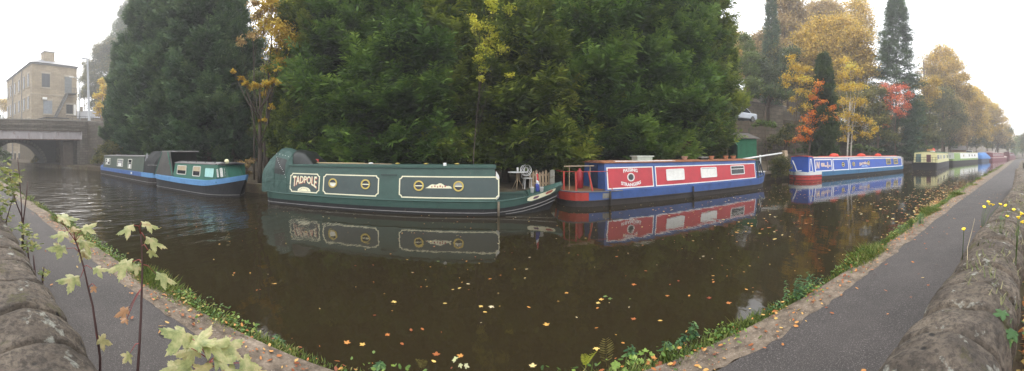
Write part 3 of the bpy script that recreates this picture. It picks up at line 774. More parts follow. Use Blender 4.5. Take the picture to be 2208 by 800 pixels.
# stern rail, gas bottle, bench slat on the rail
mb = MB(); 
pts = [(1.62, -.92), (.55, -.88), (.16, -.45), (.10, 0), (.16, .45)]
mb.tube([(x, y, 1.19) for x, y in pts], .012, 6); mb.build('top_rail', m_rail, P)
for (x, y), (dx, dy) in zip(((1.75, -.93), (.98, -.92), (.42, -.80), (.14, -.35)), ((-.25, .1), (-.12, .08), (-.0, .05), (.0, .0))):
    mb = MB(); mb.tube([(x, y, .52), (x+dx, y+dy, 1.20)], .032, 6); mb.build('rail_post', m_rail, P)
mb = MB(); mb.lathe([(.09, .55), (.13, .58), (.13, 1.12), (.08, 1.2), (.04, 1.22), (.04, 1.28)], 14, Matrix.Translation((.85, -.1, 0))); mb.build('gas_bottle', paint('bottle_red', (.34, .02, .03), .35, .2), P, smooth=True)
mb = MB(); mb.box(.1, 1.25, -.5, -.42, 1.36, 1.39); mb.tube([(.3, -.46, .55), (.3, -.46, 1.36)], .012); mb.tube([(1.1, -.46, .55), (1.1, -.46, 1.36)], .012); mb.build('tiller_bench', m_wood, P)
mb = MB(); mb.box(c0-.03, c0-.002, -.35, .35, .55, 1.4); mb.build('cabin_door', paint('door_blue', (.02, .03, .07), .5, .3), P)
mb = MB(); mb.box(c0-.1, c0+.3, -.87, .87, 1.475, 1.5); mb.build('roof_lip', m_roofred, P)
for px_ in (1316, 1495): 
    x = col(P, px_, -1.09); fender_post(P, x, -W4/2-.04, -.02 if px_ < 1400 else .0, .52 if px_ < 1400 else .45, m_dkhull, .035)
mb = MB(); mb.box(1.3, 1.62, -1.062, -1.05, .26, .44); mb.build('hull_plate', rough_mat('grey_plate', (.2, .19, .17)), P)
# plank and rails along the roof, bow cratch frame
mb = MB(); 
for k in range(8): mb.box(c0+.55+k*.34, c0+.83+k*.34, -.70, -.5, 1.52, 1.545)
mb.box(c0+.5, c0+3.3, -.78, -.74, 1.5, 1.53); mb.build('roof_duckboard', m_white, P)
m_cratch = paint('cratch_slate_blue', (.045, .06, .085), .5, .3)
z_b = z4t(L4-1)
mb = MB()
for s in (-1, 1):
    a, b_, c_, d = (c1+.02, s*.80, 1.44), (c1+.50, s*.72, 1.42), (c1+1.05, s*.62, .62), (c1+.02, s*.9, .56)
    mb.tube([a, b_], .035); mb.tube([b_, c_], .04); mb.tube([(c1+.14, s*.84, 1.4), (c1+.14, s*.9, .6)], .05); mb.tube([c_, d], .04)
    mb.tube([(c1+.34, s*.76, 1.42), (c1+.66, s*.72, .62)], .028)
mb.tube([(c1+.50, -.72, 1.42), (c1+.5, .72, 1.42)], .035); mb.add([(c1, -.8, 1.475), (c1+.5, -.72, 1.45), (c1+.5, .72, 1.45), (c1, .8, 1.475)], [(0, 1, 2, 3)])
mb.build('cratch_frame', m_cratch, P)
xs_ = L4-.42; mb = MB(); mb.box(L4-.50, L4-.06, -.16, .16, .74, .80); mb.build('bow_tip', m_white, P)

# ------------------------------------------------------------------ blue narrowboat with white lines
m_bl5 = paint('bright_royal_blue', (.025, .085, .40), .35, .2); m_bl5b = paint('steel_blue_gunwale', (.045, .16, .30), .38, .3)
m_red5 = paint('signal_red', (.50, .05, .04), .4, .2); m_pink = paint('pale_pink_roof_edge', (.62, .38, .32), .5, .25)
W5 = 2.1
A5 = at(1748, 390.0); B5 = at(1952, 368.6)
A5 = Vector((18.1, 12.75)); B5 = Vector((34.3, 11.75))
Q, L5 = boat_frame('narrowboat', 'royal blue narrowboat lettered No 1 with white lines, red and white stern band', (18.05, 13.1), (34.6, 11.2), W5)
def z5t(x): return .56+.22*max(0, (x-(L5-2.0))/2.0)**1.6+.03*max(0, (1.5-x)/1.5)
def z5b(x): return .24+.22*max(0, (x-(L5-2.0))/2.0)**1.8
H5 = Hull(Q, L5, W5, (('stern', 1.1), ('bow', 2.2)), z5t, z5b, (.2, .5))
H5.band('hull', m_black, lambda x: -.3, z5b); H5.band('gunwale', m_bl5b, z5b, z5t, .004)
H5.band('stern_band', m_white, lambda x: .36, lambda x: z5t(x)-.01, .012, .0, 1.75, cap=False); H5.band('stern_band', m_red5, lambda x: .02, lambda x: .335, .012, .0, 1.75, cap=False)
H5.strake('rubbing_strake', m_dkhull, lambda x: z5b(x)-.02, .02)
c0 = col(Q, 1756, -.95); c1 = col(Q, 1945, -.95)
C5 = Cabin(Q, c0, c1, 1.90, 1.64, .52, 1.50, m_bl5, m_pink, camber=.05)
cb = Cabin(Q, .42, c0-.03, 1.85, 1.62, .52, 1.58, m_bl5, m_red5, name='stern_cabin', slant=(.18, 0), camber=.05)
M = cb.frame(); q = [(.14, .04), (c0-.03-.42-.05, .04), (c0-.03-.42-.14, .95), (.32, .95)]
outline(Q, 'border_line', m_white, q, .06, M, .003, .01)
M = C5.frame()
def v5(px): return col(Q, px, -.92)-c0
m_bw = m_white
for a, b_ in ((1757, 1795), (1796.5, 1831), (1832.5, 1945)):
    q = [(v5(a)+.01, .02), (v5(b_)-.01, .02), (v5(b_)-.01, .93), (v5(a)+.01, .93)]
    outline(Q, 'border_line', m_white, q, .085, M, .002, .009)
m_gold = paint('cream_gold_lettering', (.66, .50, .38), .45, .2)
def put_text(s_, par, cu, vb, wd, hgt, mat, M, arch=0.0, w0=.004, w1=.009, bold=.004, nm='name_lettering', shear=0.0):
    tm = text_mb(s_, .3, None, None, w0, w1, 1.0, bold, shear)
    xs_ = [p[0] for p in tm.v]; ys_ = [p[1] for p in tm.v]; k = wd/(max(xs_)-min(xs_)); y0_ = min(ys_); ky = hgt/(max(ys_)-y0_); xm = (max(xs_)+min(xs_))/2
    tm.v = [tuple(M @ Vector((cu+(x_-xm)*k, vb+(y_-y0_)*ky-arch*(2*(x_-xm)*k/wd)**2, z_))) for x_, y_, z_ in tm.v]
    return tm.build(nm, mat, par)
put_text('N', Q, v5(1764.5), .25, v5(1768.5)-v5(1760), .5, m_gold, M, bold=.02, shear=.3)
put_text('os', Q, v5(1775), .36, v5(1779)-v5(1771), .3, m_gold, M, bold=.02)
put_text('-1-', Q, v5(1785.5), .25, v5(1792)-v5(1780), .46, m_gold, M, bold=.02)
put_text('Barcelona', Q, v5(1864.5), .40, v5(1875)-v5(1854), .28, m_gold, M, arch=.13, bold=.012)
mb = MB(); mb.poly([(v5(1857), .22), (v5(1872), .22), (v5(1868), .32), (v5(1864), .29), (v5(1860), .32)], .004, .008, M); mb.build('painted_scroll', paint('pale_blue_detail', (.35, .5, .75)), Q)
for px_, v_ in ((1818.5, .47), (1841, .47), (1873.5, .52)): porthole(Q, M, v5(px_), v_, .175, m_brass, True)
for a, b_ in ((1911.5, 1921), (1927.5, 1936.5)): side_window(Q, M, v5(a), .28, v5(b_), .84, m_brass, fw=.06, split=.6)
mb = MB(); mb.box(c0+.02, c1, -.86, -.80, 1.505, 1.56); mb.build('roof_edge', m_white, Q)
mb = MB(); mb.box(c0+1.0, c1-.4, -.5, -.44, 1.60, 1.64); mb.build('handrail', m_red5, Q)
def cover(root, x, y, z, sx, sz, mat, nm='red_cover'):
    mb = MB(); V = []; n = 10
    prof = [(0, .5), (.35, .55), (.8, .42), (1, .1)]
    for h_, r_ in prof:
        for k in range(n): a = 2*pi*k/n; V.append((x+r_*sx*cos(a)*(1+.1*sin(3*a+x)), y+r_*.5*sin(a), z+sz*h_+.02*sin(5*a)))
    Fc = [(i*n+k, i*n+(k+1) % n, (i+1)*n+(k+1) % n, (i+1)*n+k) for i in range(3) for k in range(n)]+[tuple(range(3*n, 4*n))]
    mb.add(V, Fc); return mb.build(nm, mat, root, smooth=True)
m_cov = rough_mat('bright_red_cloth', (.62, .06, .03), .3, 5, .8, .5, .03)
for px_, sx_ in ((1798, .95), (1857, 1.1), (1893, .9)): cover(Q, col(Q, px_, -.2), -.2, 1.57, sx_, .28, m_cov)
mb = MB(); mb.tube([(col(Q, 1936, 0), 0, 1.54), (col(Q, 1936, 0), 0, 2.15)], .06, 8); mb.build('chimney_flue', m_black, Q)
mb = MB(); mb.tube([(c0+9.1-.0, .1, 1.55), (c0+9.1, .1, 2.4)], .02, 6); mb.build('aerial', m_steel, Q)
mb = MB(); mb.box(c1+.02, c1+.75, -.78, .78, .6, 1.46); mb.build('cratch_cover', rough_mat('grey_canvas', (.32, .29, .27), .3, 3, .85), Q, bevel=.08)
mb = MB(); mb.lathe([(.02, 0), (.1, .02), (.1, .3), (.02, .33)], 10, Matrix.Translation((c1+1.0, -.45, .72))); mb.build('bow_fender', m_black, Q)
mb = MB(); mb.tube([(.05, -.25, .6), (-.1, -.2, 1.0), (-.22, -.1, 1.35)], .035, 6); mb.tube([(-.05, -.3, .62), (.2, -.55, .66)], .03, 6); mb.build('tiller', m_white, Q)
# ------------------------------------------------------------------ olive cabin boat by the bridge
m_olive = paint('dull_olive_paint', (.075, .095, .072), .5, .3); m_bl1 = paint('denim_blue_band', (.075, .15, .36), .45, .3)
m_sky = paint('light_blue_gunwale', (.13, .30, .55), .4, .2); m_roofg = rough_mat('pale_grey_roof', (.22, .21, .20), .3, 4, .85)
m_blackcan = rough_mat('black_canvas', (.018, .018, .018), .4, 3, .75, .6, .05)
W1 = 2.0
O, L1 = boat_frame('narrowboat', 'olive green boat with a dull blue band and black canvas stern hood, nearest the bridge', (-28.3, 11.75), (-15.95, 10.15), W1)
def z1t(x): return .70+.22*max(0, (2-x)/2)**1.5-.02*x/12
def z1b(x): return .44+.22*max(0, (2-x)/2)**1.5-.02*x/12
H1 = Hull(O, L1, W1, (('bow', 2.0), ('stern', .9)), z1t, z1b, (.6, .15))
H1.band('hull', m_dkhull, lambda x: -.3, z1b); H1.band('gunwale', m_bl1, z1b, z1t, .004)
H1.band('stern_band', m_sky, lambda x: z1b(x)+.01, lambda x: z1t(x)+.01, .012, L1-1.7, L1, cap=False)
H1.strake('rubbing_strake', m_steel, lambda x: .14, .018)
c0, c1 = col(O, 222, -.9), col(O, 308, -.9)
C1 = Cabin(O, c0, c1, 1.76, 1.6, .66, 1.62, m_olive, m_roofg, camber=.06)
M = C1.frame()
def v1(px): return col(O, px, -.86)-c0
for a, b_, t0, t1 in ((227, 237.5, .28, .80), (252.5, 265, .22, .78), (276, 284, .16, .80)):
    side_window(O, M, v1(a), t0, v1(b_), t1, m_alu, split=.6, fw=.05, fill=[(.15, 0, .75, .45, m_curtain)] if a > 230 else [(.3, .4, .8, 1, m_curtain), (.2, 0, .5, .35, m_curtain)])
hd1 = hood(c1-.1, L1-.25, .84, .62, [(0, 1.72, .6), (.25, 1.98, .62), (.7, 1.96, .62), (1, 1.7, .5)], m_blackcan, 'canvas_hood', O, 4, 18, .02)
mb = MB(); mb.poly([(0, 0), (.5, .05), (.35, .62), (.12, .6)], 0, .01, Matrix(((1, 0, 0, c1-.05), (0, .2, -1, -.80), (0, 1, .1, 1.22), (0, 0, 0, 1)))); mb.build('hood_window', paint('cloudy_vinyl', (.16, .16, .17), .3, .3), hd1)
mb = MB(); mb.box(c0+1.2, c0+1.5, -.1, .2, 1.7, 1.78); mb.build('roof_box', m_roofg, O); mb = MB(); mb.box(c0+3, c0+5, -.5, -.3, 1.7, 1.73); mb.build('roof_plank', m_roofg, O)
mb = MB(); mb.tube([(c1+.8, -.93, 1.14), (L1+.1, -.8, 1.16)], .02, 6); mb.build('stern_rail', m_steel, O)
mb = MB(); mb.box(-.35, .25, -.12, .12, .88, .98); mb.build('bow_tip', m_sky, O)
mb = MB(); mb.box(L1-3.4, L1-3.2, -1.035, -1.02, z1b(L1-3)+.07, z1b(L1-3)+.2); mb.build('hull_plate', m_white, O)

# ------------------------------------------------------------------ small green cabin cruiser with light blue gunwale
m_g2 = paint('mid_green_paint', (.032, .13, .085), .4, .22); m_blk2 = rough_mat('matt_black_hull', (.020, .020, .023), .3, 4, .6)
W2 = 2.05
S, L2 = boat_frame('cabin_cruiser', 'small green cabin boat with light blue gunwale and black hull, bow pointing right', (-15.25, 9.75), (-9.1, 9.20), W2)
S.location = S.location+Vector((0, .0, 0))
def z2t(x): return .72-.06*sin(pi*x/L2)+.24*max(0, (x-(L2-1.7))/1.7)**1.5
def z2b(x): return .50-.07*sin(pi*x/L2)+.24*max(0, (x-(L2-1.7))/1.7)**1.5
H2 = Hull(S, L2, W2, (('square', .7), ('bow', 1.7)), z2t, z2b, (.1, .5))
H2.band('hull', m_blk2, lambda x: -.3, z2b); H2.band('gunwale', m_sky, z2b, z2t, .035)
H2.strake('rubbing_strake', m_steel, lambda x: .10, .016)
c0, c1 = col(S, 372, -.85), col(S, 467, -.82)
C2 = Cabin(S, c0, c1, 1.72, 1.52, .60, 1.34, m_g2, m_roofg, slant=(.12, 0), camber=.06, over=.03)
nx1 = col(S, 496, -.38); nz = [(c1+.004, .86, .60), (nx1, .40, .66), (nx1-.28, .36, 1.33), (c1+.004, .76, 1.34)]
mb = MB(); V = [(x, -y, z) for x, y, z in nz]+[(x, y, z) for x, y, z in nz]+[(c1+.004, 0, 1.40), (nx1-.28, 0, 1.39)]
mb.add(V, [(0, 1, 2, 3), (4, 7, 6, 5), (1, 5, 6, 9, 2), (3, 2, 9, 8), (7, 8, 9, 6), (0, 3, 8, 7, 4)]); mb.build('nose_cabin', m_g2, S)
mb = MB(); V = [(c1-.05, -.84, 1.345), (nx1-.10, -.42, 1.345), (nx1-.02, 0, 1.39), (nx1-.10, .42, 1.345), (c1-.05, .84, 1.345), (c1-.05, 0, 1.41)]
mb.add(V+[(x, y, z+.035) for x, y, z in V], [(0, 5, 4, 3, 2, 1), (6, 7, 8, 9, 10, 11), (0, 1, 7, 6), (1, 2, 8, 7), (2, 3, 9, 8), (3, 4, 10, 9), (4, 5, 11, 10), (5, 0, 6, 11)]); mb.build('brow', m_blk2, S)
ex = Vector((nz[1][0]-nz[0][0], nz[0][1]-nz[1][1], .06)); exl = ex.length; ex.normalize(); ey = Vector((0, .11, .74)).normalized(); ez = ex.cross(ey).normalized(); ey = ez.cross(ex)
MN = Matrix(((ex.x, ey.x, ez.x, nz[0][0]), (ex.y, ey.y, ez.y, -.86), (ex.z, ey.z, ez.z, .60), (0, 0, 0, 1)))
M = C2.frame()
def v2(px): return col(S, px, -.82)-c0
side_window(S, M, v2(382), .22, v2(401.5), .66, m_alu, fill=[(0, .45, 1, 1, rough_mat('tan_blind', (.42, .34, .22), .2, 8))], r=.06)
side_window(S, M, v2(415.5), .20, v2(432), .66, m_alu, fill=[(0, .5, 1, 1, rough_mat('tan_blind', (.42, .34, .22)))], r=.06)
m_aqua = rough_mat('pale_aqua_curtain', (.36, .60, .56), .15, 8, .8)
side_window(S, M, v2(441), .20, v2(461.5), .62, m_g2, fill=[(0, 0, 1, 1, m_aqua)], r=.06, fw=.02)
side_window(S, MN, .06, .20, exl*.30, .60, m_g2, fill=[(0, 0, 1, 1, m_curtain)], r=.05, fw=.02)
side_window(S, MN, exl*.34, .20, exl*.62, .62, m_g2, fill=[(0, 0, 1, 1, m_curtain)], r=.05, fw=.02)
side_window(S, MN, exl*.66, .20, exl*.76, .60, m_g2, fill=[(0, 0, 1, 1, m_curtain)], r=.02, fw=.015)
mb = MB(); mb.box(.35, 1.75, -.72, .72, 1.90, 1.96); mb.build('wheelhouse_roof', m_roofg, S, bevel=.02)
mb = MB(); V = [(.02, -.95, .70), (.45, -.76, 1.90), (1.35, -.76, 1.90), (c0+.1, -.86, .70)]; V += [(x, -y, z) for x, y, z in V]
mb.add(V, [(0, 3, 2, 1), (4, 5, 6, 7), (0, 1, 5, 4)]); mb.build('wheelhouse_side', paint('smoky_vinyl', (.060, .055, .048), .35, .4), S, recalc=False)
mb = MB(); mb.tube([(.45, -.765, 1.9), (.02, -.955, .72)], .02); mb.tube([(1.12, -.80, 1.9), (c0+.02, -.87, .72)], .03); mb.tube([(.40, -.79, 1.3), (1.5, -.83, 1.3)], .012); mb.build('wheelhouse_frame', m_g2, S)
for a, b_ in ((c0+.25, c1+.3),):
    mb = MB(); mb.tube([(a, -.6, 1.46), (b_, -.6, 1.46)], .018); [mb.box(a+.05+k*.7, a+.08+k*.7, -.61, -.59, 1.36, 1.46) for k in range(5)]; mb.build('handrail', m_blk2, S)
mb = MB(); mb.lathe([(.02, 0), (.08, .03), (.10, .10), (.08, .17), (.02, .2)], 14, Matrix.Translation((col(S, 489, -.5), -.5, 1.39))); mb.build('ball_fender', paint('cream_plastic', (.72, .68, .42), .4, .1), S, smooth=True)
mb = MB(); mb.lathe([(.12, 0), (.12, .03), (.05, .06)], 12, Matrix.Translation((col(S, 472, -.4), -.4, 1.40))); mb.build('roof_vent', m_white, S)

# ------------------------------------------------------------------ cream wide boat with railings
m_crm = paint('primrose_paint', (.62, .58, .30), .45, .15); m_grnroof = rough_mat('grey_green_roof', (.10, .18, .11), .3, 3, .8)
U, L6 = boat_frame('houseboat', 'cream houseboat with green roof and railed bow deck facing us', (36.6, 8.75), (52.5, 10.4), 3.0)
def z6(x): return .72
def z6b(x): return .70
H6 = Hull(U, L6, 3.0, (('square', .8), ('square', .8)), lambda x: .74+.1*max(0, (1.6-x)/1.6), lambda x: .70+.1*max(0, (1.6-x)/1.6), (.5, .2))
H6.band('hull', paint('charcoal_hull', (.03, .026, .03), .5, .3), lambda x: -.3, H6.zb); H6.band('gunwale', m_black, H6.zb, H6.zt, .02)
C6 = Cabin(U, 1.5, L6-.3, 2.8, 2.6, .72, 1.95, m_crm, m_grnroof, camber=.12, over=.08)
M = C6.frame()
for a, b_ in ((2020.5, 2025.5), (2027.5, 2030), (2033.5, 2038), (2041, 2044.8), (2046.5, 2050)):
    u0, u1 = col(U, a, -1.35)-1.5, col(U, b_, -1.35)-1.5
    side_window(U, M, u0, .42, max(u0+.35, u1), .98, m_alu, fw=.06, r=.04)
mb = MB()
for y in (-1.35, -.95, -.5, 0, .5, .95, 1.35): mb.tube([(.35, y, .84), (.35, y, 1.42)], .02, 5)
for z in (1.42, 1.13): mb.tube([(1.5, -1.42, z), (.35, -1.35, z), (.35, 1.35, z), (1.5, 1.42, z)], .02, 5)
mb.build('deck_railing', m_black, U)
mb = MB(); mb.box(1.455, 1.495, -.62, -.1, .85, 1.72); mb.build('cabin_door', paint('door_maroon', (.09, .02, .03), .5), U)
mb = MB(); mb.box(1.455, 1.495, .55, 1.15, .85, 1.80); mb.build('corner_panel', paint('slate_green', (.07, .12, .11), .5), U)
for s in (-1, 1): mb = MB(); mb.tube([(1.475, s*1.4, .8), (1.475, s*1.32, 1.9)], .04); mb.build('corner_trim', m_crm, U)
cover(U, 9.2, .2, 2.05, 2.0, .55, m_cov); mb = MB(); mb.box(5.5, 6.6, -.2, .5, 2.05, 2.42); mb.build('roof_crate', rough_mat('orange_brown_box', (.4, .2, .07)), U)
for x in (3.5, 4.7): mb = MB(); mb.box(x, x+.35, -.6, -.2, 2.02, 2.17); mb.build('roof_vent', m_white, U)

# ------------------------------------------------------------------ lime and white boat
m_lime = paint('lime_green_paint', (.25, .36, .11), .45, .15)
V7, L7 = boat_frame('narrowboat', 'lime green and white boat moored behind the cream houseboat', (55.5, 10.4), (73.0, 7.7), 2.3)
H7 = Hull(V7, L7, 2.3, (('square', .9), ('bow', 1.8)), lambda x: .95, lambda x: .62, (.3, .4))
H7.band('hull', m_dkhull, lambda x: -.3, H7.zb); H7.band('gunwale', m_lime, H7.zb, H7.zt, .01)
C7 = Cabin(V7, .9, L7-1.3, 2.1, 1.9, .93, 2.0, m_white, m_crm, camber=.06)
M = C7.frame(); mb = MB(); mb.poly([(.02, 0), (3.3, 0), (3.3, 1.03), (.02, 1.03)], .002, .012, M); mb.build('side_panel', m_lime, V7)
mb = MB(); mb.box(.9, L7-1.3, -.97, .97, 2.005, 2.02); mb.build('roof_edge', m_lime, V7)
for a in (5.4,): porthole(V7, M, a, .55, .22, m_brass, False)
for a in (8.6, 10.6, 12.6): side_window(V7, M, a, .35, a+.8, .85, m_alu, fw=.07)
put_text('Boat', V7, 4.2, .35, .9, .3, paint('grey_green_letters', (.3, .42, .3)), M) if False else None
# ------------------------------------------------------------------ boat under a blue sheet
Y8, L8 = boat_frame('covered_boat', 'boat shrouded in a bright blue tarpaulin', (75.5, 7.5), (82.5, 5.9), 2.4)
H8 = Hull(Y8, L8, 2.4, (('square', .6), ('bow', 1.8)), lambda x: .75, lambda x: .6, (.2, .4))
H8.band('hull', paint('dark_blue_hull', (.02, .04, .09)), lambda x: -.3, H8.zb); H8.band('gunwale', m_bl1, H8.zb, H8.zt, .01)
hood(.2, L8-.5, 1.15, .6, [(0, 1.7, .8), (.2, 2.15, .75), (.7, 2.2, .7), (1, 1.5, .5)], rough_mat('blue_tarpaulin', (.06, .20, .50), .3, 2, .6, .5, .05), 'tarpaulin', Y8, 5, 16, .05)
# ------------------------------------------------------------------ maroon cruisers far along
def cruiser(name, label, A, B, W, colr, cc, grp='narrowboats moored along the far bank'):
    R, L = boat_frame(name, label, A, B, W, grp)
    H = Hull(R, L, W, (('square', .8), ('bow', 3.0)), lambda x: .95+.25*max(0, (x-L+3)/3), lambda x: .75+.25*max(0, (x-L+3)/3), (.2, .6))
    H.band('hull', colr, lambda x: -.3, H.zb); H.band('gunwale', cc, H.zb, H.zt, .012)
    C = Cabin(R, .8, L*.72, W*.86, W*.8, .93, 2.05, colr, cc, camber=.1, slant=(0, .5)); M = C.frame(); n = max(3, int(L*.72/1.9))
    for k in range(n): side_window(R, M, .3+k*(L*.72-1.2)/n, .35, .3+k*(L*.72-1.2)/n+1.0, .9, cc, fw=.08)
    mb = MB(); mb.box(1.5, 4, -W*.3, W*.3, 2.1, 2.5); mb.build('wheelhouse', cc, R, bevel=.05)
    for k in range(3): mb = MB(); mb.box(1.6+.8*k, 2.2+.8*k, -W*.3-.01, -W*.3-.002, 2.18, 2.42); mb.build('window', m_glass, R)
    return R
m_mar = paint('maroon_paint', (.20, .035, .05), .45, .2); m_pk = paint('pinkish_trim', (.55, .42, .38), .5, .15)
cruiser('cruiser', 'maroon and pink cruiser with a row of windows, next to the blue covered boat', (83.5, 5.6), (100.5, 1.9), 2.8, m_mar, m_pk)
cruiser('cruiser', 'deep pink cruiser farthest away along the canal', (106, 1.75), (118, -.7), 2.6, paint('rose_red_paint', (.26, .07, .08), .45), m_mar)

# ================================================================== THINGS ON THE FAR BANK
# picket fence, garden table and chair behind the green boat's bow
def gz(p): return hill(p.x, p.y)
fe = empty('picket_fence', 'short bare timber picket fence between the white garden chair and the concrete post', 'fence', aty(1143, 400, 13.3).xy.to_3d()+Vector((0, 0, .44)))
L_ = (aty(1184, 400, 13.3)-aty(1143, 400, 13.3)).x
for k in range(7):
    x = k*L_/6; mb = MB(); h_ = .62+.05*((k*37) % 3-1)/1
    mb.poly([(x-.045, 0), (x+.045, 0), (x+.045, h_), (x, h_+.07), (x-.045, h_)], 0, .02, Matrix(((1, 0, 0, 0), (0, 0, -1, 0), (0, 1, 0, 0), (0, 0, 0, 1)))); mb.build('picket', m_wood, fe)
for z in (.18, .52): mb = MB(); mb.box(-.05, L_+.05, .004, .04, z-.04, z+.04); mb.build('rail', m_wood, fe)
p = aty(1190.5, 400, 13.1); po = empty('concrete_post', 'stout pale concrete mooring post at the right end of the picket fence', 'post', (p.x, p.y, .43))
mb = MB(); mb.box(-.09, .09, -.09, .09, 0, .74); mb.build('shaft', rough_mat('pale_concrete', (.30, .29, .24), .3, 6), po, bevel=.015)
mb = MB(); mb.tube([(-.10, -.1, .42), (.10, -.1, .50), (.1, .1, .5), (-.1, .1, .42), (-.10, -.1, .42)], .012); mb.build('rope', m_rope, po)
p = aty(1116, 400, 12.9); tb = empty('garden_table', 'round white garden table carrying a cup, left of the white chair', 'table', (p.x, p.y, .44))
mb = MB(); mb.lathe([(.36, .64), (.38, .655), (.37, .67)], 24); mb.build('table_top', m_white, tb)
for k in range(3): a = k*2.1+.3; mb = MB(); mb.tube([(.05*cos(a), .05*sin(a), .64), (.06*cos(a), .06*sin(a), .35), (.26*cos(a), .26*sin(a), 0)], .016); mb.build('leg', m_wood, tb, smooth=True)
cp = empty('cup', 'small white cup standing on the round garden table', 'cup', (p.x, p.y-.05, .44+.672))
mb = MB(); mb.lathe([(.035, 0), (.042, .17), (.036, .17), (.03, .02)], 14); mb.build('cup_body', m_white, cp, smooth=True)
p = aty(1137, 400, 13.0); chr_ = empty('garden_chair', 'ornate white garden chair with a round pierced back', 'chair', (p.x, p.y, .44), .15)
mb = MB(); mb.lathe([(.20, .40), (.22, .415), (.2, .43)], 20); mb.build('seat', m_white, chr_)
Mb = Matrix(((1, 0, 0, 0), (0, .15, -1, .22), (0, 1, .15, .72), (0, 0, 0, 1)))
mb = MB(); mb.ring(circ(0, 0, .24, 24), circ(0, 0, .205, 24), 0, .025, Mb)
for k in range(10): a = 2*pi*k/10; mb.ring(circ(.14*cos(a), .14*sin(a), .055, 10), circ(.14*cos(a), .14*sin(a), .035, 10), .002, .02, Mb)
mb.ring(circ(0, 0, .085, 14), circ(0, 0, .055, 14), .002, .022, Mb); mb.tube([(-.17, .2, .42), (-.17, .22, .58)], .014); mb.tube([(.17, .2, .42), (.17, .22, .58)], .014); mb.build('backrest', m_white, chr_)
for k in range(4): a = pi/4+k*pi/2; mb = MB(); mb.tube([(.17*cos(a), .17*sin(a), .41), (.21*cos(a), .21*sin(a), 0)], .015); mb.build('leg', m_white, chr_)
# ensign on the green boat's bow and two white tubs
p = aty(1158.5, 395, 10.4); fl = empty('flag', 'small furled red, white and blue flag at the dark green narrowboat bow', 'flag', (p.x, p.y, .55))
mb = MB(); mb.tube([(0, 0, 0), (-.02, 0, .66)], .009); mb.build('staff', m_white, fl)
for nm, c_, z0_, z1_, w_ in (('red_stripe', (.55, .05, .05), .40, .62, .035), ('white_stripe', (.75, .75, .75), .30, .41, .05), ('blue_field', (.04, .06, .30), .08, .31, .075)):
    mb = MB(); mb.tube([(.02-.02*k/5, -.01*sin(k*2), z0_+(z1_-z0_)*k/5) for k in range(6)], [w_*(1-.25*k/5)*(1+.15*sin(k*3)) for k in range(6)], 8); mb.build(nm, paint(nm, c_, .7), fl, smooth=True)
for i, (px_, py_, lab) in enumerate(((1147.5, 410, 'white plastic tub just left of the flag on the foredeck'), (1168, 406, 'white plastic tub just right of the flag on the foredeck'))):
    p = aty(px_, py_, 10.3); o = empty('plastic_tub', lab, 'tub', (p.x, p.y, .60), 0, 'tubs on the foredeck')
    mb = MB(); mb.lathe([(.05, 0), (.062, .16), (.068, .165), (.06, .17), (.05, .05)], 14); mb.build('tub_body', m_white, o, smooth=True)
# terracotta pots and box on the red boat's roof
rb = P.location; rz4 = P.rotation_euler[2]
def on_roof(root, px, yl, z):
    x = col(root, px, yl); return root.matrix_basis @ Vector((x, yl, z))
pots = [(1476, .15, .14, 'empty pale terracotta pot on the red boat roof, leftmost of the pots', None, (.40, .22, .15)), (1534, .13, .15, 'orange terracotta pot on the red boat roof, right of the low dark trough', None, None),
        (1565, .13, .15, 'terracotta pot on the red boat roof without a plant, beside the planted pot', None, None), (1581, .14, .15, 'terracotta pot with a small green plant, rightmost on the red boat roof', 1, None)]
for px_, r_, h_, lab, pl, cc in pots:
    p = on_roof(P, px_, -.45, 1.515); o = empty('flower_pot', lab, 'pot', p, 0, 'flower pots along the boat roof')
    mt = m_terra if not cc else rough_mat('faded_terracotta', cc)
    mb = MB(); mb.lathe([(r_*.62, 0), (r_*.9, h_*1.05), (r_*.88, h_*1.05)], 16); mb.build('pot_body', mt, o, smooth=True)
    mb = MB(); mb.lathe([(r_*1.02, h_*.98), (r_*1.05, h_*1.3), (r_*.9, h_*1.3), (r_*.88, h_*1.05)], 16, cap=False); mb.build('rim', mt, o)
    mb = MB(); mb.lathe([(r_*.89, h_*1.1), (.001, h_*1.12)], 16); mb.build('soil', m_earth, o)
    if pl:
        V = []; Fc = []; rr = random.Random(4)
        for k in range(40):
            a = rr.uniform(0, 6.28); q = rr.uniform(.02, r_*1.3); z = h_*1.2+rr.uniform(0, .1); b0 = len(V); s = .03
            V += [(q*cos(a), q*sin(a), z), (q*cos(a)+s, q*sin(a), z+s), (q*cos(a), q*sin(a)+s, z+.02), (q*cos(a)-s, q*sin(a), z+.01)]; Fc.append((b0, b0+1, b0+2, b0+3))
        mb = MB(); mb.add(V, Fc); mb.build('plant', m_leafg, o, recalc=False)
p = on_roof(P, 1517, -.45, 1.515); o = empty('planter', 'low dark trough on the red boat roof between two terracotta pots', 'planter', p, rz4)
mb = MB(); mb.box(-.22, .22, -.09, .09, 0, .13); mb.build('trough', m_dark, o); mb = MB(); mb.box(-.23, .23, -.1, .1, .132, .15); mb.build('rim', m_alu, o)
p = on_roof(P, 1384.5, -.2, 1.52); o = empty('storage_box', 'pale grey green lidded box on the left part of the red boat roof', 'box', p, rz4)
mb = MB(); mb.box(-.36, .36, -.22, .22, 0, .17); mb.build('box_body', rough_mat('pale_sage_box', (.42, .46, .38), .2, 6), o, bevel=.01); mb = MB(); mb.box(-.42, .42, -.27, .27, .172, .21); mb.build('lid', rough_mat('pale_sage_lid', (.55, .57, .50), .2, 6), o, bevel=.01)
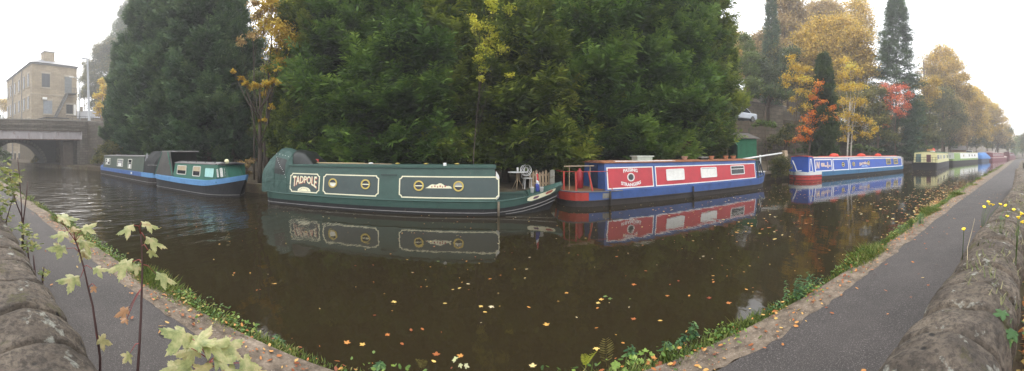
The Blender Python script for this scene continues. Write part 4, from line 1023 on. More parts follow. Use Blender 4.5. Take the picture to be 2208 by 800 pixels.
# green shed
p = aty(1590, 330, 15.0); sh = empty('garden_shed', 'dark green wooden shed with a grey pitched corrugated roof behind the red and blue narrowboat', 'shed', (p.x, p.y, .8), -.42)
m_shed = rough_mat('shed_green_boards', (.018, .125, .060), .35, 3, .75, .4, .02)
mt_, t, b = nmat('corrugated_roof'); v = coords(t); wv_ = N(t, 'ShaderNodeTexWave'); wv_.inputs['Scale'].default_value = 4.5; t.links.new(v, wv_.inputs['Vector'])
c = ramp(t, noise(t, 4, 6, .7, v), [(.3, (.13, .11, .10)), (.7, (.26, .235, .215))]); t.links.new(c, b.inputs['Base Color']); b.inputs['Roughness'].default_value = .85; bump(t, b, wv_.outputs['Fac'], 1, .05); m_corr = mt_
mb = MB(); sw, sd_, hh = 1.25, 1.9, 1.95
mb.box(0, sw, 0, sd_, -.6, hh); mb.build('shed_body', m_shed, sh)
mb = MB(); 
for k in range(8): mb.box(.02+k*sw/8, k*sw/8+sw/8-.0, -.022, -.004, -.55, hh-.02) if k % 1 == 0 else None
mb.build('front_boards', m_shed, sh, bevel=.008)
mb = MB(); mb.box(-.022, -.003, .3, 1.1, 0, 1.75); mb.build('door', paint('shed_door_green', (.012, .07, .04), .6, .3), sh)
mb = MB(); mb.add([(-.18, -.16, hh-.02), (sw+.18, -.16, hh-.02), (sw+.18, sd_+.1, hh+.42), (-.18, sd_+.1, hh+.42), (-.18, -.16, hh+.02), (sw+.18, -.16, hh+.02), (sw+.18, sd_+.1, hh+.46), (-.18, sd_+.1, hh+.46)],
    [(0, 3, 2, 1), (4, 5, 6, 7), (0, 1, 5, 4), (1, 2, 6, 5), (2, 3, 7, 6), (3, 0, 4, 7)]); mb.build('roof', m_corr, sh)
mb = MB(); mb.tube([(-.25, .0, hh-.02), (-.02, -.06, hh-.42)], .03, 4); mb.build('roof_bracket', paint('pale_shed_trim', (.10, .32, .2)), sh)
# white pole lying from boat to post, and the post
p0, p1 = atd(1602, 343, 19.4), atd(1686, 330, 23.4); q0 = p0; q1 = p1
g = empty('white_pole', 'long white pole propped from the red boat bow to the timber post', 'pole', q0)
mb = MB(); mb.tube([(0, 0, 0), q1-q0], .05, 8); mb.build('shaft', m_white, g); pm = atd(1639, 338.0, 21.1)-q0
mb = MB(); mb.tube([pm+Vector((0, 0, -.5)), pm+Vector((0, 0, .12))], .06, 8); mb.build('support', m_white, g)
p = atd(1692, 340, 23.8); g = empty('timber_post', 'rough square timber post at the right end of the white pole', 'post', (p.x, p.y, .5)); 
mb = MB(); mb.box(-.17, .17, -.14, .14, -.2, 1.55); mb.build('shaft', m_wood, g, bevel=.03)
mb = MB(); mb.box(.18, .26, -.1, .1, -.2, 1.3); mb.build('brace', m_wood, g)
p = at(1982, 362, .5); p = atd(1981, 345, 47.5); g = empty('mooring_post', 'thick cream painted mooring post left of the cream houseboat', 'post', (p.x, p.y, .3)); mb = MB(); mb.tube([(0, 0, -.5), (0, 0, 1.5)], .1, 10); mb.build('shaft', m_crm, g)
# brick shelter and white cruiser shapes behind the lime boat
p = atd(2066, 330, 76); g = empty('brick_hut', 'small orange brick hut with pitched roof behind the lime and white boat', 'hut', (p.x, p.y, .6), -1.2)
m_brick = masonry('orange_brick', (.42, .17, .08), (.34, .13, .07), (.3, .26, .2), .5, .25, .08)
mb = MB(); mb.box(-1.6, 1.6, -1.2, 1.2, -.5, 2.2); mb.add([(-1.6, -1.2, 2.2), (-1.6, 1.2, 2.2), (-1.6, 0, 3.0), (1.6, -1.2, 2.2), (1.6, 1.2, 2.2), (1.6, 0, 3.0)], [(0, 1, 2), (3, 5, 4), (0, 2, 5, 3), (1, 4, 5, 2)]); mb.build('wall', m_brick, g)
mb = MB(); mb.add([(-1.8, -1.45, 2.08), (1.8, -1.45, 2.08), (1.8, 0, 3.06), (-1.8, 0, 3.06), (-1.8, 1.45, 2.08), (1.8, 1.45, 2.08)], [(0, 1, 2, 3), (3, 2, 5, 4)]); mb.build('roof', m_corr, g, recalc=False)
mb = MB(); mb.box(-1.64, -1.61, -.5, .3, .2, 1.9); mb.build('door', m_dark, g)
p = atd(2087, 328, 84); g = empty('parked_van', 'white van parked on the bank behind the lime and white boat', 'van', (p.x, p.y, .62), .3)
def vehicle(g, L, W, Hb, Hc, mat, x0c, x1c, s0, s1, glassm=None):
    mb = MB(); mb.box(-L/2, L/2, -W/2, W/2, .3, Hb); mb.build('body', mat, g, bevel=.12)
    mb = MB(); V = [(x0c, -W/2+.04, Hb-.01), (x1c, -W/2+.04, Hb-.01), (x1c, W/2-.04, Hb-.01), (x0c, W/2-.04, Hb-.01), (x0c+s0, -W/2+.18, Hc), (x1c-s1, -W/2+.18, Hc), (x1c-s1, W/2-.18, Hc), (x0c+s0, W/2-.18, Hc)]
    mb.add(V, [(0, 3, 2, 1), (4, 5, 6, 7), (0, 1, 5, 4), (1, 2, 6, 5), (2, 3, 7, 6), (3, 0, 4, 7)]); mb.build('windows', glass(), g, bevel=.06)
    mb = MB(); mb.box(x0c+s0+.02, x1c-s1-.02, -W/2+.16, W/2-.16, Hc-.03, Hc+.04); mb.build('roof', mat, g, bevel=.03)
    for s in (-1, 1):
        for xa, xb in ((x0c+.03, x0c+s0), (x1c-.03, x1c-s1), ((x0c+x1c)/2, (x0c+x1c)/2)): mb = MB(); mb.tube([(xa, s*(W/2-.05), Hb), (xb, s*(W/2-.17), Hc)], .045, 4); mb.build('pillar', mat, g)
    for sx_ in (-L*.31, L*.31):
        for s in (-1, 1):
            mb = MB(); Mw = Matrix.Translation((sx_, s*(W/2-.1), .32)) @ Matrix.Rotation(pi/2, 4, 'X'); mb.lathe([(.2, -.1), (.32, -.1), (.33, 0), (.32, .1), (.2, .1)], 18, Mw); wh = mb.build('wheel', m_black, g, smooth=False)
            mb = MB(); mb.lathe([(.03, -.105), (.19, -.108), (.19, .108), (.03, .105)], 14, Mw); mb.build('rim', m_steel, wh)
    for s in (-1, 1):
        mb = MB(); mb.box(L/2-.03, L/2+.02, s*(W/2-.35)-.14, s*(W/2-.35)+.14, Hb-.32, Hb-.16); mb.build('headlight', m_glass, g, bevel=.01)
vehicle(g, 4.6, 1.8, 1.2, 2.0, m_white, -2.2, 1.6, .05, .4)
p = atd(1592, 236, 33.8); cr = empty('parked_car', 'silver white car on the road above the retaining wall, half hidden by the tall conifer', 'car', (p.x, p.y, 5.03), .1)
vehicle(cr, 4.1, 1.7, .92, 1.46, paint('silver_white_car', (.60, .64, .70), .25, .05), -1.9, 1.1, .35, .75)
# ================================================================== BRIDGE, MILL, LAMP
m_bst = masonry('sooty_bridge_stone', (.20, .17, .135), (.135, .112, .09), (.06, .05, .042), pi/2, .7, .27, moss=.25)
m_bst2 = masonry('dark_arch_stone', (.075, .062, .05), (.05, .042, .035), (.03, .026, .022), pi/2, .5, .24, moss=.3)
m_wing = masonry('wing_wall_stone', (.15, .12, .092), (.085, .07, .055), (.04, .035, .03), 0, .75, .32, moss=.4)
m_girder, t, b = nmat('flaking_girder_paint'); v = coords(t)
c = ramp(t, noise(t, 1.3, 8, .72, coords(t, 'Object', (1, 1, .4))), [(.35, (.30, .27, .27)), (.55, (.38, .35, .355)), (.7, (.20, .13, .10))]); t.links.new(c, b.inputs['Base Color']); b.inputs['Roughness'].default_value = .7
BX = -38.0
br = empty('road_bridge', 'stone and iron road bridge over the canal with a grey panelled girder and coursed parapet', 'bridge')
mb = MB(); mb.box(BX-.45, BX, -8, 17.4, 5.22, 5.72); mb.build('parapet', m_bst, br)
mb = MB(); mb.box(BX-.5, BX+.07, -8, 17.5, 5.723, 5.86); mb.build('coping', rough_mat('pale_bridge_coping', (.24, .22, .19), .35, 3), br)
mb = MB(); mb.box(BX-.5, BX+.05, -8, 17.4, 4.55, 5.05); mb.box(BX-.5, BX+.14, -8, 17.5, 5.052, 5.217); mb.build('spandrel_wall', m_bst, br)
gd = MB(); gd.box(BX-.3, BX-.1, -8, 14.0, 3.55, 4.54); gd = gd.build('girder', m_girder, br)
for k in range(14):
    y = 14.0-k*1.62; mb = MB(); mb.box(BX-.098, BX+.03, y-.06, y+.06, 3.56, 4.53); mb.add([(BX-.098, y-.22, 3.56), (BX+.05, y-.02, 3.56), (BX+.05, y+.02, 3.56), (BX-.098, y+.22, 3.56), (BX-.098, y-.05, 3.95), (BX+.02, y, 3.95)], [(0, 1, 5, 4), (2, 3, 4, 5), (1, 2, 5)]); mb.build('stiffener', m_girder, gd)
mb = MB(); mb.box(BX-.35, BX+.06, -8, 14.0, 3.46, 3.555); mb.box(BX-.35, BX+.04, -8, 14.0, 4.5, 4.546); mb.build('flange', paint('rusty_flange', (.16, .10, .075), .8, .5), gd)
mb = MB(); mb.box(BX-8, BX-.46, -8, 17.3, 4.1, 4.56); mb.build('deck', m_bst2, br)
mb = MB(); mb.box(BX-.55, BX+.02, 14.02, 24, .0, 4.548); mb.build('abutment', m_bst, br)
mb = MB(); mb.add([(BX+.02, 14.75, 0), (BX+8.5, 14.55, 0), (BX+8.5, 14.55, 4.7), (BX+.02, 14.75, 5.8), (BX+.02, 15.15, 0), (BX+8.5, 14.95, 0), (BX+8.5, 14.95, 4.7), (BX+.02, 15.15, 5.8)], [(0, 1, 2, 3), (4, 7, 6, 5), (3, 2, 6, 7), (1, 5, 6, 2)]); mb.build('wing_wall', m_wing, br)
mb = MB(); mb.box(BX-.7, BX+.12, 13.7, 14.9, .0, 3.44); mb.build('pier', m_bst, br)
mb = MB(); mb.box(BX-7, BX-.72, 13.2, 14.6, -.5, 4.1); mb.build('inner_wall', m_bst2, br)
mb = MB(); mb.box(BX-1.9, BX-.75, 11.9, 13.19, -.4, 3.3); mb.build('pier', rough_mat('brown_pier_stone', (.085, .066, .05), .4, 3), br, bevel=.05)
mb = MB(); mb.box(BX-2.2, BX+.3, 11.9, 14.1, -.4, .22); mb.build('footing', m_bst, br, bevel=.04)
# old stone arch behind the girder
AX, yc, ra, zs = -45.2, 7.4, 3.75, .1
V = []; Fc = []; n = 28
for X in (AX, AX-4.5):
    for k in range(n+1):
        a = pi*k/n; V.append((X, yc+ra*cos(a), zs+3.35*sin(a)))
    for k in range(n+1):
        a = pi*k/n; y = yc+ra*cos(a)*1.0; V.append((X, [22 if k == 0 else (-9 if k == n else y)][0], 4.2))
m = n+1
for k in range(n):
    Fc.append((k, k+1, m+k+1, m+k)); Fc.append((2*m+k, 3*m+k, 3*m+k+1, 2*m+k+1)); Fc.append((k, 2*m+k, 2*m+k+1, k+1))
for base, yy in ((0, 22), (n, -9)):
    for X, o in ((AX, 0), (AX-4.5, 2*m)):
        b0 = len(V); V += [(X, yy, -1), (X, yc+ra*(1 if base == 0 else -1), -1)]; Fc.append((o+base, b0+1, b0, o+m+base))
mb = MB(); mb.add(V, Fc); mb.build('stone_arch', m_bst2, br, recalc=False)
mb = MB(); 
for k in range(25):
    a = pi*(k+.5)/25; mb.box(-.0, .06, -.19, .19, 0, .45, Matrix.Translation((AX+.003, yc+(ra)*cos(a), zs+3.35*sin(a))) @ Matrix.Rotation(-(pi/2-a), 4, 'X'))
mb.build('arch_ring', m_bst, br)
p = atd(208, 317, 38/abs(sin((208-X0)/F))-.25); sg = empty('bridge_sign', 'small white rectangular notice fixed to the bridge abutment by the water', 'sign', (BX+.1, p.y, p.z))
mb = MB(); mb.box(0, .03, -.55, .55, -.38, .38); mb.build('board', m_white, sg); mb = MB(); mb.box(-.078, -.002, -.4, .4, -.3, .3); mb.build('backing', m_steel, sg)
for k in range(4): mb = MB(); mb.box(.032, .036, -.4, .4-.1*(k % 3), .2-k*.14, .24-k*.14); mb.build('faint_line', paint('grey_sign_lines', (.3, .3, .3)), sg)
p = atd(241, 306, 40); tp = empty('blue_sheet', 'crumpled blue plastic sheet on the bank beside the bridge above the bushes', 'sheet', (p.x, p.y, p.z-.8))
cover(tp, 0, 0, 0, 4.2, 1.3, rough_mat('slate_blue_plastic', (.07, .11, .22), .3, 2, .6, .6, .05), 'sheet_fold')

# mill
m_mill = masonry('honey_mill_stone', (.40, .33, .235), (.32, .265, .19), (.22, .19, .15), 0, .8, .3)
m_millb = masonry('honey_mill_stone_gable', (.46, .37, .25), (.35, .28, .19), (.22, .19, .15), pi/2, .8, .3)
m_slate = rough_mat('pale_slate', (.20, .20, .205), .25, 2, .75); m_wframe = paint('dark_sash', (.055, .065, .065), .6, .2)
A = atd(68, 137, 65); ang = atan2(A.y, A.x)
far = atd(15, 178, 82); rgt = atd(163, 148, 68.9)
ux = Vector((far.x-A.x, far.y-A.y, 0)); Lf = ux.length; ux.normalize()
uy = Vector((-ux.y, ux.x, 0)); 
if uy.dot(Vector((rgt.x-A.x, rgt.y-A.y, 0))) < 0: uy = -uy
Wd = 9.9; HT = A.z-4.0
rz = atan2(-ux.y, -ux.x)          # local +x from far end to the corner
mill = empty('stone_mill', 'three storey honey stone mill with hipped slate roof and wide chimney beyond the bridge', 'building', (A.x, A.y, 3.4), 0)
MM = Matrix(((ux.x, uy.x, 0, 0), (ux.y, uy.y, 0, 0), (0, 0, 1, 0), (0, 0, 0, 1)))   # u: along the long face, v: along the gable, z up
HT = A.z-3.4
mb = MB(); mb.box(0, Lf, 0, Wd, -3.5, HT, MM); mb.build('wall', m_millb, mill)
mb = MB(); mb.box(-.12, Lf+.12, -.12, Wd+.12, HT+.003, HT+.28, MM); mb.build('eaves', m_slate, mill)
mb = MB(); mb.add([(-.4, -.4, HT+.285), (Lf+.4, -.4, HT+.285), (Lf+.4, Wd+.4, HT+.285), (-.4, Wd+.4, HT+.285), (4.2, Wd/2, HT+2.6), (Lf-4.2, Wd/2, HT+2.6)],
    [(0, 1, 5, 4), (1, 2, 5), (2, 3, 4, 5), (3, 0, 4)], MM); rf = mb.build('roof', m_slate, mill)
mb = MB(); mb.box(1.6, 3.4, 3.3, 5.6, HT+.3, HT+3.1, MM); mb.build('chimney', m_millb, rf); mb = MB(); mb.box(1.5, 3.5, 3.2, 5.7, HT+3.103, HT+3.3, MM); mb.build('cap', m_slate, rf)
mb = MB(); mb.box(Lf-4, Lf-3, 1.5, 2.5, HT+.3, HT+1.6, MM); mb.build('chimney', m_millb, rf)
m_sill = rough_mat('stone_sill', (.36, .31, .24), .2, 4)
def mwin(face, a, z, w_, h_, mt=None, door=False):
    """face 0: long face (v=0); face 1: gable (u=0)"""
    def bx(a0, a1, d0, d1, z0, z1):
        mb = MB()
        if face == 0: mb.box(a0, a1, -d1, -d0, z0, z1, MM)
        else: mb.box(-d1, -d0, a0, a1, z0, z1, MM)
        return mb
    nm = 'door' if door else 'window'
    o = bx(a-w_/2, a+w_/2, .003, .05, z, z+h_).build(nm, mt or m_wframe, mill)
    bx(a-w_/2+.1, a-.03, .053, .07, z+.1, z+h_-.1).build('pane', m_glass, o) if not door else None
    bx(a+.03, a+w_/2-.1, .053, .07, z+.1, z+h_-.1).build('pane', m_glass, o) if not door else None
    bx(a-w_/2-.15, a+w_/2+.15, .004, .14, z-.24, z-.004).build('sill', m_sill, o); bx(a-w_/2-.2, a+w_/2+.2, .004, .06, z+h_+.003, z+h_+.35).build('lintel', m_sill, o)
zz = (HT-4.1, HT-8.6, HT-13)
for z in zz:
    for a in (1.9, 4.6, 8.0, 11.2, 14.6, 16.9): mwin(0, a, z, 1.05, 2.5)
for k in range(6): mwin(0, 1.9+k*3, -3.0, 1.0, 1.6)
mwin(1, 3.0, HT-4.4, 1.75, 2.7); mwin(1, 7.9, HT-5.2, 1.6, 3.3, paint('weathered_door', (.16, .17, .17), .7), True)
mwin(1, 3.4, HT-9.6, 1.9, 2.6, paint('grey_shutter', (.22, .24, .26), .7), True); mwin(1, 8.2, HT-9.4, 1.5, 1.9); mwin(1, 9.4, HT-9.6, .55, 2.2, m_white, True)
mb = MB(); 
for a in (5.9,): mb.tube([MM @ Vector((a, -.12, -3)), MM @ Vector((a, -.12, HT))], .09, 6)
mb.tube([MM @ Vector((12.6, -.12, -3)), MM @ Vector((12.6, -.12, HT))], .09, 6); mb.build('drainpipe', m_slate, mill)
mb = MB(); mb.box(-.06, -.003, 0, Wd, HT-5.9, HT-5.75, MM); mb.build('string_course', m_sill, mill)
# outside stairs and landing on the gable, lower annex with flat roof
stp = MB()
a0, z0_, a1_, z1_ = 4.4, HT-10.6, 7.2, HT-5.4
for k in range(15):
    f = k/14; a = a0+(a1_-a0)*f; z = z0_+(z1_-z0_)*f; stp.box(-1.5, -.25, a, a+.3, z-.08, z+.03, MM)
stp.tube([MM @ Vector((-1.5, a0, z0_-.1)), MM @ Vector((-1.5, a1_, z1_-.1))], .14, 4); stp.tube([MM @ Vector((-1.5, a0, z0_+.95)), MM @ Vector((-1.5, a1_, z1_+.95))], .05, 5)
stp.tube([MM @ Vector((-.25, a0, z0_-.1)), MM @ Vector((-.25, a1_, z1_-.1))], .1, 4)
stp.build('outside_stair', paint('stair_grey', (.13, .13, .125), .7, .3), mill)
mb = MB(); mb.box(-1.6, -.1, 7.1, 9.2, z1_-.12, z1_+.02, MM)
for a in (7.1, 7.8, 8.5, 9.15): mb.tube([MM @ Vector((-1.55, a, z1_)), MM @ Vector((-1.55, a, z1_+1.0))], .04, 4)
mb.tube([MM @ Vector((-1.55, 7.1, z1_+1.0)), MM @ Vector((-1.55, 9.2, z1_+1.0))], .05, 4); mb.tube([MM @ Vector((-.2, 9.1, z1_-.1)), MM @ Vector((-1.4, 9.1, z1_-1.3))], .06, 4) if False else None
mb.build('landing', paint('stair_grey', (.22, .22, .21)), mill)
# annex standing in front of the gable
an = MB(); za = HT-11.0
an.box(-4.6, -.02, 1.2, 5.6, -3.5, za, MM); an.box(-3.4, -.02, 5.603, 11.8, -3.5, za-.5, MM); anx = an.build('annex', m_millb, mill)
mb = MB(); mb.box(-4.85, .0, 1.0, 5.7, za+.003, za+.22, MM); mb.box(-3.6, .0, 5.75, 12.0, za-.497, za-.3, MM); mb.build('flat_roof', paint('dark_fascia', (.06, .055, .05), .8, .3), anx)
mb = MB()
for a in (5.8, 7.2, 8.6, 10.0, 11.8): mb.tube([MM @ Vector((-3.5, a, za-.3)), MM @ Vector((-3.5, a, za+.8))], .035, 4)
mb.tube([MM @ Vector((-3.5, 5.8, za+.8)), MM @ Vector((-3.5, 11.8, za+.8))], .04, 4); mb.tube([MM @ Vector((-3.5, 5.8, za+.3)), MM @ Vector((-3.5, 11.8, za+.3))], .03, 4); mb.build('terrace_rail', m_wframe, anx)
def abox(a0, a1, u, z0, z1, nm, mt):
    mb = MB(); mb.box(u-.05, u-.003, a0, a1, z0, z1, MM); return mb.build(nm, mt, anx)
abox(6.2, 8.0, -3.4, za-3.6, za-1.2, 'garage_door', m_white); abox(9.0, 10.6, -3.4, za-3.4, za-1.2, 'window', m_wframe); abox(2.2, 2.8, -4.6, za-2.6, za-1.6, 'window', m_glass); abox(3.9, 4.5, -4.6, za-2.6, za-1.6, 'window', m_glass)
mb = MB(); mb.box(-.5, -.06, 2.2, 3.1, HT-6.9, HT-6.45, MM); mb.build('extractor_box', m_white, mill, bevel=.05)
mb = MB()
for k in range(9): f = k/8; mb.box(-4.6, -3.5, 6.0+2.9*f, 6.35+2.9*f, za-.6-2.6*f, za-.5-2.6*f, MM)
mb.tube([MM @ Vector((-4.6, 6.0, za-.6)), MM @ Vector((-4.6, 9.1, za-3.2))], .12, 4); mb.tube([MM @ Vector((-4.6, 6.0, za+.4)), MM @ Vector((-4.6, 9.1, za-2.2))], .05, 4); mb.build('lower_stair', paint('stair_brown', (.17, .13, .10), .7), anx)

# low houses seen past the mill
def house(name, label, loc, rz, w_, d_, h_, rh, mt, rmt, group=None, wins=2):
    g = empty(name, label, 'building', loc, rz, group)
    mb = MB(); mb.box(-w_/2, w_/2, -d_/2, d_/2, -4, h_); mb.build('wall', mt, g)
    mb = MB(); mb.add([(-w_/2-.3, -d_/2-.3, h_), (w_/2+.3, -d_/2-.3, h_), (w_/2+.3, d_/2+.3, h_), (-w_/2-.3, d_/2+.3, h_), (-w_/2-.3, 0, h_+rh), (w_/2+.3, 0, h_+rh)], [(0, 1, 5, 4), (2, 3, 4, 5), (0, 4, 3), (1, 2, 5), (0, 3, 2, 1)]); rf = mb.build('roof', rmt, g)
    mb = MB(); mb.box(-w_/2+.4, -w_/2+1.2, -.4, .4, h_+rh-.8, h_+rh+1.0); mb.build('chimney', mt, rf)
    for k in range(wins):
        for z in ((.8, h_-2.0) if h_ > 4 else (.8,)):
            x = -w_/2+(k+.5)*w_/wins; mb = MB(); mb.box(x-.5, x+.5, -d_/2-.05, -d_/2-.004, z, z+1.3); wn = mb.build('window', m_white, g)
            mb = MB(); mb.box(x-.42, x+.42, -d_/2-.06, -d_/2-.052, z+.1, z+1.2); mb.build('pane', m_glass, wn)
    mb = MB(); mb.box(w_/2, w_/2+.05, -.5, .5, 0, 2.0); mb.build('door', m_wframe, g)
    return g
m_hs = masonry('grey_house_stone', (.24, .21, .18), (.18, .16, .14), (.14, .12, .1), .3, .5, .2)
p = atd(2, 250, 88); house('terraced_house', 'grey roofed house at the left edge beyond the bridge, left of the mill', (p.x, p.y, 4.2), 1.4, 9, 8, 4.6, 2.4, m_hs, m_slate)
p = atd(203, 235, 82); house('terraced_house', 'pale gabled house glimpsed between the lamp post and the conifers', (p.x, p.y, 4.6), 1.05, 8, 7, 5.6, 2.2, m_mill, m_slate)
p = atd(563, 170, 44); house('hillside_house', 'stone house glimpsed through the gap between the dark conifers', (p.x, p.y, 9.0), .5, 7, 6, 4.2, 2.0, m_hs, m_slate)
p = atd(1715, 210, 50); g = empty('gate_pier', 'tall pale stone pier standing among yellow leaves above the roadside wall', 'pier', (p.x, p.y, 6.0)); mb = MB(); mb.box(-.7, .7, -.6, .6, 0, 4.6); mb.build('shaft', masonry('pale_pier_stone', (.30, .27, .22), (.22, .2, .17), (.14, .12, .1), 0, .6, .3), g, bevel=.03); mb = MB(); mb.box(-.85, .85, -.75, .75, 4.603, 4.85); mb.build('cap', m_cope, g)
# street lamp on the bridge and a small one by the mill
p = atd(193, 258, 43.5); lp = empty('street_lamp', 'tall slim grey lamp post rising above the bridge parapet', 'lamp post', (p.x, p.y, 4.55))
mb = MB(); mb.lathe([(.26, 0), (.26, .5), (.22, 1.6), (.17, 1.7), (.13, 9.0), (.11, 9.6)], 10, Matrix.Rotation(radians(-1.6), 4, (p.x, p.y, 0))); mb.build('pole', paint('galvanised_grey', (.34, .35, .36), .5, .1), lp, smooth=True)
mb = MB(); mb.box(-.12, .12, -.8, .2, 9.55, 9.68, Matrix.Rotation(radians(-1.6), 4, (p.x, p.y, 0))); mb.build('lamp_head', paint('galvanised_grey', (.34, .35, .36)), lp, bevel=.03)
p = atd(172, 168, 66); lp = empty('street_lamp', 'shorter lamp post with a curved arm beside the right corner of the mill', 'lamp post', (p.x, p.y, 4.4))
h_ = p.z-4.4; mb = MB(); mb.tube([(0, 0, 0), (0, 0, h_-1), (-.1, -.4, h_-.1), (-.2, -1.4, h_+.1)], [.16, .12, .09, .07], 8); mb.build('pole', paint('galvanised_grey', (.34, .35, .36)), lp, smooth=True); mb = MB(); mb.box(-.4, -.05, -2.1, -1.2, h_, h_+.18); mb.build('lamp_head', m_white, lp, bevel=.04)
p = atd(1785, 122, 58); lp = empty('street_lamp', 'lamp post with a pale head poking out of the golden trees on the hillside', 'lamp post', (p.x, p.y, hill(p.x, p.y)-.3))
h_ = p.z-lp.location.z; mb = MB(); mb.tube([(0, 0, 0), (0, 0, h_-.5), (-.3, -.3, h_)], [.14, .1, .07], 8); mb.build('pole', paint('galvanised_grey', (.34, .35, .36)), lp, smooth=True); mb = MB(); mb.box(-1.1, -.1, -.5, -.2, h_-.05, h_+.13); mb.build('lamp_head', m_white, lp, bevel=.04)
# ================================================================== TREES
m_bark = rough_mat('dark_bark', (.07, .052, .038), .45, 8, .95, .8, .03)
m_pale_bark = rough_mat('pale_birch_bark', (.42, .38, .32), .35, 8, .9, .5, .02, c2=(.5, .46, .4))
m_brown_bark = rough_mat('brown_bark', (.12, .085, .06), .45, 8, .95, .8, .03)
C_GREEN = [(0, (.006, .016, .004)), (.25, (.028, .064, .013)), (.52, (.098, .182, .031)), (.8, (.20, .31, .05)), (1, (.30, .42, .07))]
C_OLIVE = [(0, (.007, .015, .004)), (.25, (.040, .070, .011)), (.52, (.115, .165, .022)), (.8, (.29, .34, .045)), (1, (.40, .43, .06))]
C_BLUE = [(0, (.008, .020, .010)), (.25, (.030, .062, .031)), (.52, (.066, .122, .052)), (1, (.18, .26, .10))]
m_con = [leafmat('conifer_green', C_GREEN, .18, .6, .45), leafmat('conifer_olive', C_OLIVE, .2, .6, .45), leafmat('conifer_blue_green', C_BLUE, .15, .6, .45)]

def unit(a): return a/np.maximum(1e-9, np.linalg.norm(a, axis=-1, keepdims=True))
def conifer_mesh(seed, H, R, nb, base=1.0, pw=.62, spray=.82, ns=12, tw=11, droop=.8, up=.8, per=8):
    g = np.random.default_rng(seed)
    ncl = max(8, int(nb//per)); ct = g.random(ncl)**1.05; cp = g.random(ncl)*2*pi; cr = g.uniform(.74, 1.12, ncl); ctint = g.random(ncl); w = g.integers(0, ncl, nb)
    t = np.clip(ct[w]+g.normal(0, .022, nb), 0, .995); phi = cp[w]+g.normal(0, .17, nb)
    z0 = base+t*(H-base)
    env = R*((1-t)**pw)*(1-.35*np.clip((.14-t)/.14, 0, 1))
    lump = 1+.13*np.sin(phi*3+seed)+.12*np.sin(phi*5+t*19+seed*2)+.13*np.sin(t*26+phi*2)
    r = env*lump*cr[w]*g.uniform(.85, 1.1, nb)+.12
    o = np.stack([np.cos(phi)*r*.15, np.sin(phi)*r*.15, z0-r*up*.6], 1)
    tip = np.stack([np.cos(phi)*r, np.sin(phi)*r, z0+r*up*.25], 1)
    d = unit(tip-o)
    # sprays along the outer two thirds
    s = .32+.68*(np.arange(ns)+g.random((nb, ns)))/ns
    P = o[:, None]+(tip-o)[:, None]*s[..., None]; P[..., 2] -= droop*.35*(s**3)*r[:, None]*.4
    side = np.stack([-d[:, 1], d[:, 0], np.zeros(nb)], 1); side = unit(side)
    sg = np.where(g.random((nb, ns)) < .5, -1, 1)
    last = s > .9
    ax = d[:, None]*g.uniform(.6, 1.1, (nb, ns, 1))+side[:, None]*(sg*np.where(last, .15, .8))[..., None]*g.uniform(.5, 1.1, (nb, ns, 1))
    ax = ax+np.stack([np.zeros((nb, ns)), np.zeros((nb, ns)), g.uniform(-.45, .55, (nb, ns))], -1); ax = unit(ax)
    L = spray*g.uniform(.65, 1.25, (nb, ns))
    P, ax, L = P.reshape(-1, 3), ax.reshape(-1, 3), L.ravel(); M = len(L)
    upv = unit(np.array([0, 0, 1.0])+g.normal(0, .35, (M, 3))); sd = unit(np.cross(ax, upv)); nrm = unit(np.cross(sd, ax))
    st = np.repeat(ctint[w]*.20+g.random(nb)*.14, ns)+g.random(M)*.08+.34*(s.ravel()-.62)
    # twigs: pinnate pairs + a leading tip
    k = np.arange(tw*2+1); f = np.where(k == tw*2, .55, (k//2+.6)/(tw+.6)); sgn = np.where(k == tw*2, 0.0, np.where(k % 2 == 0, 1.0, -1.0))
    tl = np.where(k == tw*2, .45, .46*(1-.6*f)+.05)
    b = P[:, None]+ax[:, None]*(L[:, None]*f)[..., None]
    td = unit(ax[:, None]*.75+sd[:, None]*(sgn)[None, :, None]*.85+g.normal(0, .18, (M, len(k), 3)))
    ln = (L[:, None]*tl[None])*g.uniform(.7, 1.2, (M, len(k)))
    td[..., 2] -= .30*droop; wd = ln*.085+.009
    wv = unit(np.cross(td, nrm[:, None]+g.normal(0, .35, (M, len(k), 3))))
    e = b+td*ln[..., None]; mid = b+td*(ln*.45)[..., None]
    mid = mid
    V = np.stack([b, mid+wv*wd[..., None], e, mid-wv*wd[..., None]], 2).reshape(-1, 3)
    Q = np.arange(len(V)).reshape(-1, 4)
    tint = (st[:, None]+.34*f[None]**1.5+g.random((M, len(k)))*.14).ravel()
    return V, Q, tint
def trunk_mesh(H, r, seed, lean=.0, kids=0, R=1.0, base=1.0):
    mb = MB(); rr = random.Random(seed)
    pts = [(lean*H*(k/8)**2+rr.uniform(-.05, .05), rr.uniform(-.06, .06), H*k/8*.97) for k in range(9)]
    mb.tube([(pts[0][0], pts[0][1], -.6)]+pts, [r*1.5]+[r*(1-.85*k/8) for k in range(9)], 8)
    for k in range(kids):
        z = base*.5+rr.random()*(H*.55); a = rr.random()*6.283; l = R*(1-z/H)*rr.uniform(.4, .9)
        mb.tube([(0, 0, z), (cos(a)*l*.5, sin(a)*l*.5, z+l*.10), (cos(a)*l, sin(a)*l, z+l*.35)], [r*.22, r*.14, .01], 5)
    return mb
_cm = []
for sd_, H, R, nb, ml in ((1, 15, 3.0, 860, 0), (2, 16, 3.2, 900, 1), (5, 14.5, 2.85, 820, 0)):
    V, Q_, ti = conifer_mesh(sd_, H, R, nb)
    me = arrmesh('crown', V, Q_, ti); tm = trunk_mesh(H, .17, sd_, 0, 26, R); me2 = bpy.data.meshes.new('trunk'); me2.from_pydata(tm.v, [], tm.f); me2.update(); me2.materials.append(m_bark)
    _cm.append((me, me2, H))
